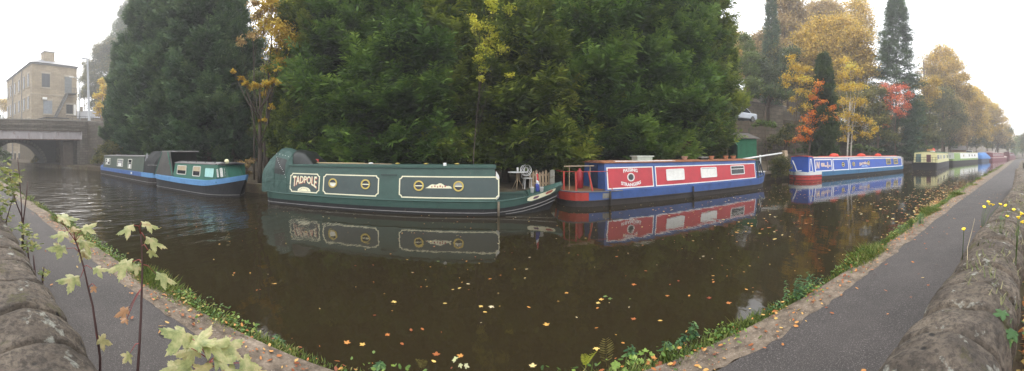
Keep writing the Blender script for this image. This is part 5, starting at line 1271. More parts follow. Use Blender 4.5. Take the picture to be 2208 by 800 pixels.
def conifer(i, x, y, z, H, label, mat, sR=1.0, rz=0.0, group='conifers screening the far bank', zt=None):
    me, me2, H0 = _cm[i]; s = H/H0
    r = empty('conifer', label, 'tree', (x, y, z), rz, group)
    for nm, m_, mt in (('crown', me, mat), ('trunk', me2, None)):
        o = bpy.data.objects.new(nm, m_); COL.objects.link(o); o.parent = r
        if mt is not None:
            if not m_.materials: m_.materials.append(mt)
            o.material_slots[0].link = 'OBJECT'; o.material_slots[0].material = mt
        o.scale = (sR, sR, s)
    return r
CON = [  # px column, Y, height, mesh, material, width, label
    (258, 15.8, 12.5, 2, 2, .72, 'misty blue green conifer nearest the bridge, at the left end of the screen of conifers'),
    (310, 15.6, 16.6, 0, 2, .95, 'tall blue green conifer rising over the olive boat'),
    (345, 15.6, 17.5, 1, 2, 1.05, 'blue green conifer behind the join of the olive boat and the small cabin cruiser'),
    (398, 15.2, 16.5, 0, 2, 1.15, 'blue green conifer directly behind the small green cabin cruiser'),
    (452, 15.0, 16.0, 2, 2, 1.05, 'dark conifer behind the bow of the small green cabin cruiser'),
    (502, 16.0, 15.5, 1, 2, .66, 'dark slender conifer just left of the golden tree in the gap'),
    (666, 15.4, 13.0, 1, 1, .80, 'olive green conifer right of the golden tree, above the green canvas hood'),
    (724, 15.3, 15.5, 0, 0, 1.0, 'green conifer above the first two portholes of the dark green narrowboat'),
    (800, 15.0, 16.0, 2, 0, 1.15, 'green conifer above the middle of the dark green narrowboat'),
    (893, 15.2, 16.0, 0, 0, 1.1, 'bright green conifer above the right pair of portholes of the dark green narrowboat'),
    (985, 15.6, 15.0, 1, 1, .95, 'conifer just left of the yellow leaved branches above the garden table'),
    (1092, 15.3, 15.5, 2, 1, 1.1, 'conifer behind the picket fence, right of the yellow leaved branches'),
    (1178, 15.4, 16.0, 0, 1, 1.1, 'olive green conifer above the red stern railings'),
    (1262, 15.2, 16.0, 2, 0, 1.1, 'green conifer with low boughs above the stern panel of the red and blue narrowboat'),
    (1345, 15.7, 16.5, 1, 0, 1.1, 'green conifer above the pale box on the red boat roof'),
    (1432, 16.6, 16.5, 0, 0, 1.1, 'bright tipped conifer above the first terracotta pot'),
    (1476, 17.6, 16.5, 1, 1, .95, 'conifer left of the green shed'),
    (1524, 18.3, 17.5, 2, 1, .86, 'tall conifer at the right end of the screen, rising behind the green shed'),
]
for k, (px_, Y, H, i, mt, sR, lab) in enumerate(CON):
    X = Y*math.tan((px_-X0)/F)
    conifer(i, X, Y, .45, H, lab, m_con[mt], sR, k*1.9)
# the big free-standing spruce by the blue boat and darker ones on the slope
V, Q_, ti = conifer_mesh(21, 20.5, 3.4, 1300, base=.8, pw=.60, spray=.85, ns=7, tw=4, droop=.8, up=.25, per=2)
_cm.append((arrmesh('crown', V, Q_, ti), _cm[0][1], 20.5))
def con_at(px_, D, ytop, i, mt, sR, lab, grp, z=None):
    p = atd(px_, ytop, D); z = hill(p.x, p.y)-.2 if z is None else z
    return conifer(i, p.x, p.y, z, p.z-z, lab, mt, sR, px_*.1, grp)
con_at(1933, 46, -4, 3, m_con[2], 1.12, 'big pointed dark spruce standing free above the bow end of the royal blue narrowboat', 'dark evergreens on the right bank')
con_at(1663, 46, -40, 3, m_con[2], .48, 'narrow dark evergreen in the mist above the roadside wall', 'dark evergreens on the right bank')
con_at(1776, 29.5, 124, 0, leafmat('yew_green', [(0, (.02, .04, .012)), (.5, (.05, .085, .024)), (1, (.13, .17, .04))]), .55, 'upright mid green evergreen between the orange tree and the pale stemmed birches', 'dark evergreens on the right bank')

def blob_leaves(g, blobs, leaf, dens, flat=.75, spread=.30):
    Vs = []; tints = []
    for c_, r in blobs:
        n = int(dens*(r/leaf)**2*42.0)+24; nc = max(5, int(n/26))
        cd_ = unit(g.normal(0, 1, (nc, 3))); cd_[:, 2] = np.where(cd_[:, 2] < -.35, -cd_[:, 2], cd_[:, 2])
        cc = cd_*r*g.uniform(.45, 1.05, (nc, 1))*np.array([1, 1, flat]); w = g.integers(0, nc, n)
        P = cc[w]+g.normal(0, 1, (n, 3))*r*spread*np.array([.75, .75, .62])+np.array(c_)
        a = unit(g.normal(0, 1, (n, 3))+np.array([0, 0, -.25])); nrm = unit(g.normal(0, .75, (n, 3))+np.array([0, 0, .9])+.35*cd_[w]); b = unit(np.cross(nrm, a)); a = np.cross(b, nrm)
        s = leaf*g.uniform(.55, 1.25, (n, 1))
        q = np.stack([P-a*s*.5, P+b*s*.36, P+a*s*.6, P-b*s*.36], 1).reshape(-1, 3)
        Vs.append(q); tints.append(g.random(nc)[w]*.62+g.random(n)*.30+.02)
    V = np.concatenate(Vs); return V, np.arange(len(V)).reshape(-1, 4), np.concatenate(tints)
def blobtree(name, label, base, blobs, mat, bark, leaf=.2, dens=1.0, tr=.15, seed=1, group=None, stems=None, flat=.8, cat='tree', spread=.38):
    """blobs given in world coordinates (point, radius)"""
    g = np.random.default_rng(seed); rr = random.Random(seed)
    root = empty(name, label, cat, base, 0, group)
    bl = [(np.array(c_)-np.array(base), r) for c_, r in blobs]
    V, Q_, ti = blob_leaves(g, bl, leaf, dens, flat, spread)
    me = arrmesh('crown', V, Q_, ti); link('crown', me, root, [mat])
    top = max(bl, key=lambda q: q[0][2])[0]; cen = np.mean([b[0] for b in bl], 0)
    st = stems or [(0, 0)]
    for k, (sx_, sy_) in enumerate(st):
        mb = MB(); T_ = np.array([cen[0]*.8+sx_*1.5, cen[1]*.8+sy_, cen[2]*1.05]); pts = [np.array([sx_, sy_, -.4])]
        for q in (.25, .5, .75, 1): pts.append(np.array([sx_, sy_, 0])*(1-q)+T_*q*np.array([q**.5 if q < 1 else 1, q**.5 if q < 1 else 1, 1])+np.array([rr.uniform(-1, 1), rr.uniform(-1, 1), 0])*tr*.6)
        mb.tube(pts, [tr*1.25, tr, tr*.8, tr*.62, tr*.42], 7)
        for (c_, r) in bl[k::len(st)]:
            f = rr.uniform(.35, .8); a = pts[0]*(1-f)+pts[-1]*f if f < .5 else pts[2]*(1-(f-.5)*2)+pts[-1]*(f-.5)*2
            z = min(a[2], c_[2]); m = (a+c_)/2+np.array([0, 0, -.08*np.linalg.norm(c_-a)])
            mb.tube([a, m, c_], [tr*.42, tr*.26, tr*.08], 5)
            for _ in range(4):
                e = c_+np.array([rr.uniform(-1, 1), rr.uniform(-1, 1), rr.uniform(-.3, 1)])*r*.9
                mb.tube([m*.3+c_*.7, (c_+e)/2, e], [tr*.12, tr*.08, tr*.03], 4)
        mb.build('trunk', bark, root, smooth=True, recalc=False)
    return root
def PB(lst, D, jit=0, seed=0):
    rr = random.Random(seed); o = []
    for x, y, r in lst:
        d = D+rr.uniform(-jit, jit); o.append((atd(x, y, d)[:], r*d/F))
    return o
def base_at(px_, D, z=None):
    p = atd(px_, 300, D); return (p.x, p.y, (hill(p.x, p.y)-.1) if z is None else z)
L_yel = leafmat('yellow_leaves', [(0, (.28, .18, .02)), (.4, (.56, .37, .04)), (.7, (.72, .54, .08)), (1, (.42, .42, .08))], .45, .6, .6)
L_gold = leafmat('golden_leaves', [(0, (.14, .11, .03)), (.3, (.36, .25, .05)), (.6, (.62, .43, .08)), (.8, (.72, .50, .10)), (1, (.32, .32, .08))], .4, .6, .16)
L_tan = leafmat('tan_leaves', [(0, (.16, .11, .05)), (.4, (.36, .25, .10)), (.7, (.54, .38, .15)), (1, (.32, .29, .11))], .4, .6, .16)
L_oliv = leafmat('olive_autumn_leaves', [(0, (.035, .045, .014)), (.4, (.09, .10, .03)), (.7, (.20, .18, .045)), (1, (.34, .26, .05))], .35, .6, .4)
L_oran = leafmat('orange_leaves', [(0, (.50, .13, .02)), (.4, (.74, .22, .03)), (.7, (.78, .33, .05)), (1, (.66, .44, .08))], .45, .6, .7)
L_red = leafmat('coral_red_leaves', [(0, (.42, .07, .03)), (.5, (.68, .17, .08)), (.8, (.74, .28, .13)), (1, (.5, .32, .12))], .45, .6, .7)
L_lime = leafmat('yellow_green_leaves', [(0, (.05, .09, .02)), (.5, (.13, .19, .04)), (1, (.28, .30, .08))], .35, .6, .4)
L_green = leafmat('bramble_green', [(0, (.02, .04, .01)), (.5, (.065, .105, .022)), (.85, (.14, .18, .04)), (1, (.34, .20, .05))], .3, .6, .8)

L_ylg = leafmat('bright_yellow_green', [(0, (.30, .34, .03)), (.5, (.62, .62, .07)), (1, (.85, .75, .12))], .5, .6, .6)
blobtree('golden_tree', 'gold leaved tree with dark crooked limbs filling the gap between the conifers', base_at(570, 17.5, .5), PB([(602, 25, 26), (632, 40, 22), (600, 75, 26), (622, 95, 22), (592, 118, 18), (612, 60, 20), (585, 50, 14), (625, 15, 20), (570, 70, 13), (578, 20, 17), (560, 35, 14), (588, 5, 16), (568, 55, 15), (605, 140, 14), (582, 150, 12), (575, 205, 10)], 17.0, .8, 2), L_yel, m_bark, .12, .9, .055, 31, spread=.6)
blobtree('orange_twig_tree', 'leaning branch tree with sparse orange yellow leaves reaching left in the gap', base_at(560, 15.8, .5), PB([(505, 158, 9), (520, 172, 9), (533, 185, 11), (550, 190, 13), (572, 186, 14), (592, 180, 12), (600, 150, 9), (568, 262, 9), (585, 232, 8)], 15.2, .4, 3), L_yel, m_bark, .11, .75, .10, 33, spread=.3)
blobtree('russet_tree', 'bare looking tree with faded russet leaves high between the dark conifers', base_at(548, 17.5, .5), PB([(520, 92, 12), (545, 78, 14), (560, 40, 16), (552, 10, 16)], 16.5, .5, 5), L_tan, m_bark, .11, .6, .04, 34)
blobtree('yellow_climber_tree', 'slender tree with yellow green leaf sprays hanging in front of the conifers in the centre', base_at(1018, 12.6, .45), PB([(1058, 8, 11), (1066, 24, 9), (1020, 42, 8), (1028, 52, 7), (1070, 80, 9), (1060, 120, 9), (1050, 90, 9), (1035, 62, 12), (1056, 66, 12), (1076, 104, 12), (1044, 106, 12), (1036, 130, 10), (1046, 148, 10), (1038, 170, 7), (1100, 165, 7), (1098, 20, 10)], 12.25, .15, 4), L_ylg, m_bark, .09, .75, .022, 35, spread=.75)
blobtree('weeping_tree', 'pale yellow green drooping tree at the right edge of the conifers', base_at(1612, 39), PB([(1606, 85, 15), (1612, 105, 16), (1618, 128, 18), (1618, 155, 19), (1624, 182, 19), (1604, 140, 16)], 39, .8, 6), L_lime, m_brown_bark, .17, 1.2, .14, 36)
HG = 'autumn trees on the misty hillside'
blobtree('tan_tree', 'tan leaved tree at the top of the picture right of the conifers', base_at(1632, 60), PB([(1632, 95, 20), (1655, 85, 22), (1622, 110, 24), (1645, 112, 26), (1668, 100, 20)], 60, 2, 7), L_tan, m_brown_bark, .34, 1.9, .3, 37, HG)
blobtree('tan_tree', 'tall tan and gold tree right of the narrow dark evergreen', base_at(1700, 58), PB([(1695, 15, 34), (1715, 45, 32), (1690, 60, 30), (1712, 85, 28), (1690, 105, 24), (1700, -15, 26)], 58, 2, 8), L_tan, m_brown_bark, .34, 1.9, .3, 38, HG)
blobtree('brown_tree', 'rounded brownish tree whose top stands behind the big golden dome', base_at(1775, 66), PB([(1762, 32, 28), (1785, 28, 28), (1800, 36, 26), (1748, 48, 22)], 66, 2, 9), L_tan, m_brown_bark, .34, 1.8, .3, 39, HG)
blobtree('golden_tree', 'tall thin topped golden tree rising highest right of the golden dome', base_at(1850, 58), PB([(1840, 18, 22), (1858, 32, 26), (1868, 55, 22), (1845, 50, 24), (1872, 80, 20), (1852, 5, 18)], 58, 2, 10), L_gold, m_brown_bark, .28, .7, .3, 40, HG)
blobtree('golden_tree', 'big dome shaped golden green tree on the slope above the blue boat', base_at(1795, 47), PB([(1745, 95, 34), (1775, 72, 34), (1812, 68, 34), (1845, 92, 34), (1862, 125, 28), (1735, 130, 32), (1770, 115, 38), (1812, 110, 38), (1845, 140, 32), (1760, 155, 34), (1805, 155, 36), (1725, 165, 28), (1870, 160, 24), (1790, 190, 34), (1840, 185, 32)], 47, 2, 11), L_gold, m_brown_bark, .28, 1.7, .3, 41, HG)
blobtree('green_tree', 'dull green tree above the roadside wall left of the yellow maple', base_at(1655, 41), PB([(1635, 150, 24), (1660, 175, 26), (1690, 165, 24), (1640, 190, 20), (1680, 195, 20), (1705, 120, 20), (1620, 195, 16)], 41, 1, 12), leafmat('dull_green_leaves', [(0, (.03, .05, .02)), (.5, (.07, .10, .035)), (1, (.16, .18, .06))]), m_brown_bark, .24, 1.9, .2, 42, HG)
YG = 'autumn trees along the right bank'
blobtree('yellow_maple', 'sparse yellow leaved tree over the end of the roadside wall', base_at(1716, 29, .6), PB([(1706, 128, 12), (1712, 150, 14), (1700, 172, 14), (1722, 172, 13), (1742, 178, 14), (1692, 185, 10), (1728, 200, 14), (1750, 205, 12), (1708, 215, 9), (1735, 232, 12), (1712, 238, 9), (1738, 150, 10)], 29, .8, 13), L_yel, m_brown_bark, .15, .34, .05, 43, YG, spread=.46)
blobtree('orange_maple', 'bright orange red sapling with ragged branches left of the birches', base_at(1742, 28.3, .6), PB([(1767, 182, 9), (1762, 198, 10), (1757, 214, 10), (1763, 228, 11), (1775, 222, 8), (1752, 248, 11), (1740, 262, 12), (1756, 264, 10), (1776, 258, 11), (1786, 246, 10), (1795, 236, 9), (1800, 258, 8), (1730, 280, 11), (1745, 285, 10), (1766, 276, 9), (1726, 298, 10), (1712, 302, 9), (1702, 305, 8), (1742, 300, 8)], 28.3, .5, 14), L_oran, m_brown_bark, .15, .42, .06, 44, YG, spread=.46)
blobtree('silver_birch', 'pale multi stemmed birch with thin yellow leaves behind the royal blue narrowboat', base_at(1830, 33, .6), PB([(1822, 135, 12), (1835, 150, 15), (1818, 165, 15), (1850, 160, 13), (1808, 190, 13), (1832, 190, 16), (1855, 190, 14), (1815, 220, 15), (1842, 225, 16), (1862, 222, 12), (1825, 252, 14), (1850, 258, 14), (1808, 250, 10), (1872, 265, 13), (1822, 282, 12), (1888, 285, 12), (1866, 292, 12), (1818, 300, 9), (1845, 298, 8)], 33, 1, 15), L_yel, m_pale_bark, .17, .40, .065, 45, YG, stems=[(-.35, 0), (.05, .2), (.32, -.1)], spread=.46)
blobtree('red_tree', 'coral red tree in front of the big spruce', base_at(1930, 42, .6), PB([(1905, 188, 10), (1918, 196, 13), (1935, 194, 13), (1950, 190, 10), (1962, 206, 9), (1925, 215, 14), (1942, 218, 14), (1955, 232, 11), (1932, 238, 12), (1945, 248, 10), (1918, 232, 10), (1915, 255, 8), (1908, 272, 8)], 42, .7, 16), L_red, m_brown_bark, .17, .42, .08, 46, YG, spread=.46)
blobtree('olive_tree', 'dark olive and yellow leaved tree between the birches and the spruce', base_at(1893, 39.5, .6), PB([(1880, 210, 16), (1895, 235, 18), (1878, 250, 18), (1905, 262, 18), (1885, 285, 18), (1910, 295, 16), (1870, 300, 14), (1925, 300, 14), (1900, 200, 12)], 39.5, 1, 17), L_oliv, m_brown_bark, .18, 1.0, .09, 47, YG)
blobtree('olive_tree', 'dark green shrubby tree under the spruce right of the red tree', base_at(1972, 50, .6), PB([(1968, 250, 16), (1985, 235, 16), (1980, 270, 18), (1960, 285, 16), (1990, 295, 16), (1970, 305, 14), (1945, 300, 14), (2000, 260, 14)], 50, 1, 18), L_oliv, m_brown_bark, .2, 1.1, .1, 48, YG)
blobtree('golden_tree', 'tall hazy golden tree with a thin crown right of the spruce', base_at(2035, 72), PB([(2030, 118, 22), (2048, 130, 22), (2012, 135, 20), (2060, 150, 20), (2035, 155, 24), (2075, 172, 18), (2015, 165, 22), (2055, 180, 22), (2002, 150, 14), (2082, 195, 16)], 72, 2, 19), L_gold, m_brown_bark, .32, 1.0, .25, 49, HG)
blobtree('bare_tree', 'nearly leafless pale tree between the spruce and the tall hazy golden tree', base_at(1995, 68), PB([(1990, 125, 14), (2000, 145, 12), (1985, 160, 12)], 68, 1, 20), L_tan, m_brown_bark, .28, .22, .25, 50, HG)
blobtree('golden_tree', 'yellow gold tree low behind the spruce at its right edge', base_at(1995, 52), PB([(1990, 185, 20), (2008, 205, 20), (1992, 225, 20), (2012, 180, 16)], 52, 1, 21), L_gold, m_brown_bark, .24, 1.0, .2, 51, HG)
blobtree('brown_green_tree', 'brown green tree above the cream houseboat', base_at(2030, 64, .8), PB([(2015, 230, 20), (2035, 210, 22), (2055, 235, 22), (2025, 262, 22), (2050, 275, 20), (2005, 280, 18), (2070, 260, 18), (2030, 295, 16)], 65, 2, 22), L_oliv, m_brown_bark, .26, 1.6, .2, 52, YG)
blobtree('golden_tree', 'dense golden tree above the lime and white boat', base_at(2085, 84, .8), PB([(2080, 215, 20), (2098, 205, 18), (2092, 235, 22), (2110, 225, 18), (2075, 255, 20), (2105, 255, 20), (2088, 280, 18), (2112, 285, 14)], 85, 2, 23), L_gold, m_brown_bark, .32, 1.7, .2, 53, YG)
blobtree('yellow_tree', 'bright yellow tree leaning over the blue covered boat', base_at(2128, 101, .8), PB([(2122, 225, 16), (2138, 235, 16), (2120, 255, 16), (2135, 265, 17), (2125, 285, 16), (2145, 285, 14), (2118, 300, 10)], 102, 2, 24), L_yel, m_brown_bark, .30, .9, .22, 54, YG)
blobtree('golden_tree', 'misty golden brown tree over the maroon cruiser', base_at(2152, 105, .8), PB([(2142, 235, 13), (2155, 248, 14), (2165, 262, 12), (2158, 280, 14), (2148, 300, 13), (2168, 295, 11)], 105, 2, 25), L_gold, m_brown_bark, .34, .9, .25, 55, YG)
blobtree('brown_tree', 'small brown misty tree at the far bend of the canal', base_at(2174, 125, .8), PB([(2170, 275, 10), (2178, 290, 9), (2172, 305, 11), (2183, 308, 7)], 125, 2, 26), L_tan, m_brown_bark, .36, .9, .25, 56, YG)
# near side of the far bend, and far treetops
for px_, D, yy, r, mt, lab in ((2190, 150, 312, 12, L_lime, 'pale green misty tree beyond the end of the towpath'), (2205, 140, 305, 14, L_lime, 'pale green tree at the right edge beyond the stone wall'),
                               (2215, 110, 300, 16, L_oliv, 'dim green tree at the far right edge of the view'), (2196, 200, 300, 10, L_tan, 'faint hazy tree farthest down the valley')):
    blobtree('hazy_tree', lab, (atd(px_, 330, D).x, atd(px_, 330, D).y, .3), PB([(px_-4, yy, r), (px_+5, yy+6, r*.9), (px_, yy+16, r*.9), (px_-6, yy+20, r*.7)], D, 2, 27), mt, m_brown_bark, .4, .9, .25, int(px_), 'misty trees down the valley')
# left of the conifers: misty hillside
for k, (px_, D, lst, mt, lab) in enumerate((
    (200, 95, [(205, 150, 22), (222, 125, 22), (212, 180, 22), (235, 150, 22), (240, 105, 22), (225, 200, 22), (205, 205, 20), (195, 170, 16), (205, 230, 18), (192, 200, 16), (190, 145, 14), (215, 110, 18)], L_oliv, 'misty olive green tree on the hillside right of the street lamp'),
    (262, 100, [(250, 95, 24), (262, 65, 24), (278, 45, 24), (258, 110, 24), (288, 18, 24), (285, 70, 24), (300, 0, 22), (310, -20, 20), (240, 140, 24), (225, 120, 20), (245, 180, 24), (235, 215, 22), (270, 30, 18)], L_green, 'misty grey green tree highest on the left hillside'),
    (222, 62, [(215, 210, 12), (225, 225, 13), (212, 232, 12), (228, 195, 12), (218, 245, 12), (222, 180, 10)], L_yel, 'faded yellow orange tree between the lamp post and the conifers'),
    (180, 110, [(180, 175, 12), (192, 160, 13), (188, 195, 14), (178, 210, 12)], L_oliv, 'faint misty tree just right of the mill'),
    (8, 120, [(4, 224, 12), (18, 222, 10), (-10, 220, 12), (10, 235, 12)], L_gold, 'orange brown treetop at the left edge behind the grey roofed house'),
    (6, 75, [(2, 268, 12), (14, 266, 10), (-8, 255, 12)], L_green, 'green bush at the left edge below the grey roofed house'))):
    b_ = base_at(px_, D, 4.0); blobtree('hazy_tree', lab, b_, PB(lst, D, 3, k), mt, m_brown_bark, .36, 1.3, .2, 70+k, 'misty trees beyond the bridge')
# under the arch and along the left bank
for k, (px_, D, lst, mt, lab) in enumerate((
    (88, 50, [(84, 338, 10), (92, 328, 11), (95, 345, 9), (78, 346, 8), (98, 318, 9), (70, 350, 6)], L_oliv, 'yellowing bush on the bank seen through the bridge arch'),
    (8, 55, [(5, 345, 10), (14, 335, 9), (-2, 330, 12), (18, 350, 6)], L_green, 'green bush seen through the left side of the bridge arch'),
    (250, 31, [(222, 328, 14), (236, 318, 15), (250, 322, 15), (262, 318, 15), (276, 324, 14), (290, 322, 13), (246, 336, 14), (270, 336, 13), (300, 330, 12), (213, 342, 11), (205, 350, 9), (225, 345, 12)], L_oliv, 'tangled ivy and bramble bush between the bridge and the olive boat'),
    )):
    b_ = base_at(px_, D, .5); blobtree('bush', lab, b_, PB(lst, D, .6, k), mt, m_brown_bark, .13 if D < 40 else .22, 1.0, .05, 90+k, None, cat='bush')
BG = 'bushes along the far bank'
blobtree('bush', 'bushy yellow green shrub at the waterline between the red and the royal blue boats', base_at(1681, 23, .4), PB([(1672, 352, 13), (1686, 348, 14), (1680, 365, 15), (1695, 362, 12), (1665, 368, 9), (1690, 376, 10), (1675, 379, 9)], 22.6, .3, 28), L_oliv, m_brown_bark, .09, 1.2, .04, 93, BG, cat='bush')
for k, (px_, D, lst, mt, lab) in enumerate((
    (1655, 26, [(1640, 265, 9), (1652, 268, 10), (1665, 272, 9), (1630, 272, 7)], L_lime, 'green weeds growing from the ledge above the shed roof'),
    (1700, 27, [(1690, 285, 12), (1705, 275, 10), (1698, 300, 12), (1680, 295, 9)], L_oliv, 'brown green scrub on the wall left of the orange sapling'),
    (1755, 29.5, [(1735, 325, 10), (1750, 320, 10), (1768, 322, 10), (1782, 326, 9), (1718, 328, 8)], L_green, 'low dark green undergrowth behind the stern of the royal blue narrowboat'),
    (1860, 35.5, [(1850, 318, 10), (1868, 322, 10), (1885, 325, 9), (1835, 322, 8), (1900, 326, 8)], L_green, 'low undergrowth behind the middle of the royal blue narrowboat'),
    (1990, 50, [(1975, 325, 8), (1990, 318, 10), (2005, 322, 9), (1960, 328, 7)], L_lime, 'pale green bush behind the cream houseboat'),
    (530, 16.4, [(530, 362, 9), (540, 350, 10), (520, 355, 8), (538, 375, 7)], L_tan, 'brown dead bracken on the bank left of the green canvas hood'),
    (1468, 16.8, [(1466, 320, 11), (1478, 312, 10), (1458, 330, 8)], leafmat('twiggy_brown', [(0, (.05, .03, .02)), (1, (.14, .08, .05))]), 'reddish brown twiggy bush behind the red boat roof'))):
    blobtree('bush', lab, base_at(px_, D, None if D > 22 else .5), PB(lst, D, .4, k+40), mt, m_brown_bark, .005*D+.03, .9, .035, 100+k, BG, cat='bush')
# hillside wood behind everything: individual trees sharing a few crowns
kinds = []
for k, (mt, rr_) in enumerate(((L_gold, 3.6), (L_tan, 3.4), (L_oliv, 3.8), (L_green, 3.2))):
    g = np.random.default_rng(200+k); r_ = random.Random(200+k)
    bl = [((r_.uniform(-1, 1)*rr_*.62, r_.uniform(-1, 1)*rr_*.62, 3.2+r_.random()*5.6), rr_*r_.uniform(.38, .6)) for _ in range(13)]
    V, Q_, ti = blob_leaves(g, bl, .34, .6, .8); me = arrmesh('crown', V, Q_, ti); me.materials.append(mt)
    tm = trunk_mesh(8, .24, k, .01, 14, 5); me2 = bpy.data.meshes.new('trunk'); me2.from_pydata(tm.v, [], tm.f); me2.update(); me2.materials.append(m_brown_bark); kinds.append((me, me2))
r8 = random.Random(88); placed = 0
RB = [
    (572, 20, [(560, 170, 18), (585, 175, 18), (572, 205, 20), (555, 225, 18), (590, 230, 20), (570, 255, 20), (590, 280, 18), (552, 285, 18), (572, 305, 18), (598, 200, 16)], L_lime, 'soft yellow green tree filling the lower part of the gap between the conifers'),
    (2022, 70, [(1985, 312, 12), (2000, 308, 13), (2018, 312, 13), (2036, 308, 13), (2054, 312, 12), (2010, 296, 12), (2045, 296, 12)], L_green, 'dark undergrowth along the bank behind the cream houseboat and lime boat'),
    (2090, 90, [(2070, 314, 11), (2085, 308, 12), (2100, 312, 12), (2116, 310, 11), (2092, 298, 11), (2128, 314, 9)], L_oliv, 'dark undergrowth along the bank behind the blue covered boat'),
    (2145, 108, [(2135, 315, 9), (2148, 310, 10), (2160, 314, 9), (2170, 318, 8), (2152, 300, 9)], L_oliv, 'dark undergrowth along the bank behind the maroon cruiser'),
    (1690, 33, [(1668, 305, 14), (1690, 308, 14), (1712, 300, 14), (1735, 305, 14), (1700, 285, 11), (1725, 280, 12), (1655, 318, 9)], L_oliv, 'brown olive brambles draping the retaining wall right of the shed'),
    # fuller lower storey along the right bank: column, distance, (column, row, radius), leaf, label
    (1648, 38, [(1640, 205, 12), (1660, 200, 14), (1680, 206, 14), (1700, 210, 12), (1625, 205, 10)], L_green, 'dark hedge line along the top of the roadside wall'),
    (1765, 38, [(1740, 215, 18), (1765, 210, 18), (1790, 215, 18), (1810, 235, 18), (1735, 240, 16), (1765, 245, 18), (1800, 270, 18), (1775, 285, 18), (1745, 280, 16)], L_oliv, 'olive brown bush mass behind the orange red sapling'),
    (1860, 42, [(1830, 215, 20), (1860, 215, 20), (1880, 200, 18), (1845, 245, 20), (1870, 260, 20), (1835, 280, 20), (1860, 300, 16), (1820, 300, 16)], L_oliv, 'olive thicket behind the pale stemmed birches'),
    (2000, 55, [(1985, 245, 18), (2000, 262, 18), (1975, 280, 18), (1995, 295, 18), (1965, 305, 14), (2015, 300, 16), (2005, 235, 16)], L_oliv, 'dark green thicket directly behind the cream houseboat roof'),
    (2045, 69, [(2030, 240, 18), (2050, 250, 18), (2070, 262, 18), (2035, 275, 18), (2060, 285, 18), (2080, 290, 16), (2045, 300, 16), (2025, 300, 14), (2070, 305, 12), (2060, 225, 16)], L_tan, 'brown bushy tree behind the gap between the cream houseboat and the lime boat'),
    (2050, 74, [(2010, 205, 20), (2030, 185, 22), (2050, 200, 22), (2070, 200, 20), (2090, 210, 18), (2000, 225, 18), (2040, 225, 20), (2065, 235, 18)], L_gold, 'golden middle tree under the tall hazy golden crown'),
    (2105, 92, [(2090, 240, 18), (2110, 250, 18), (2095, 268, 18), (2118, 275, 16), (2100, 292, 16), (2085, 300, 14), (2125, 300, 12), (2100, 205, 16), (2112, 218, 16)], L_gold, 'dense yellow brown tree behind the blue covered boat'),
    (2140, 104, [(2130, 250, 14), (2145, 262, 14), (2135, 280, 14), (2150, 290, 13), (2130, 300, 12), (2160, 305, 11), (2148, 245, 13)], L_tan, 'brown tree between the bright yellow tree and the maroon cruiser'),
    (2172, 115, [(2165, 290, 10), (2172, 300, 10), (2160, 308, 10), (2180, 315, 9), (2176, 285, 9)], L_oliv, 'dim olive bush where the canal bends away')]
for k, (px_, D, lst, mt, lab) in enumerate(RB):
    blobtree('bank_tree', lab, base_at(px_, D), PB(lst, D, 1.5, 60+k), mt, m_brown_bark, .0042*D+.03, 1.7, .14, 150+k, 'lower trees along the right bank', spread=.46)
WL = ['golden tree in the hillside wood', 'tan brown tree in the hillside wood', 'olive tree in the hillside wood', 'dark green tree in the hillside wood']
for row, off in enumerate((17, 24, 32, 42, 54, 70)):
    x = -30 if row < 2 else -42
    if False: pass
    while x < (44 if row < 2 else 130):
        y = yf(x)+off+r8.uniform(-3, 3); z = hill(x, y)
        th = atan2(x, y); px_ = X0+F*th; D = math.hypot(x, y)
        i = r8.choice((0, 1, 1, 2, 2, 3) if px_ < 1500 else (0, 0, 1, 2, 2, 1)); s = r8.uniform(.75, 1.1)*(1 if row < 3 else 1.2)
        ytop = Y0-F*(z+9.5*s-HC)/D
        lim = interp([(150, 240), (190, 165), (240, 110), (285, 20), (300, -60), (540, -200), (560, 110), (640, 130), (660, -200), (1575, -200), (1582, 95), (1645, 95), (1662, 40), (1740, 62), (1860, 40), (1890, 130), (1985, 150), (2040, 130), (2110, 200), (2170, 290)], px_)
        if ytop > lim and not (x < -33 and off < 52):
            r = empty('hillside_tree', WL[i], 'tree', (x, y, z-.2), r8.random()*6, 'trees of the hillside wood')
            for nm, m_ in (('crown', kinds[i][0]), ('trunk', kinds[i][1])):
                o = bpy.data.objects.new(nm, m_); COL.objects.link(o); o.parent = r
            r.scale = (s, s, s); placed += 1
        x += r8.uniform(4.5, 7.5)*(1+.12*row)
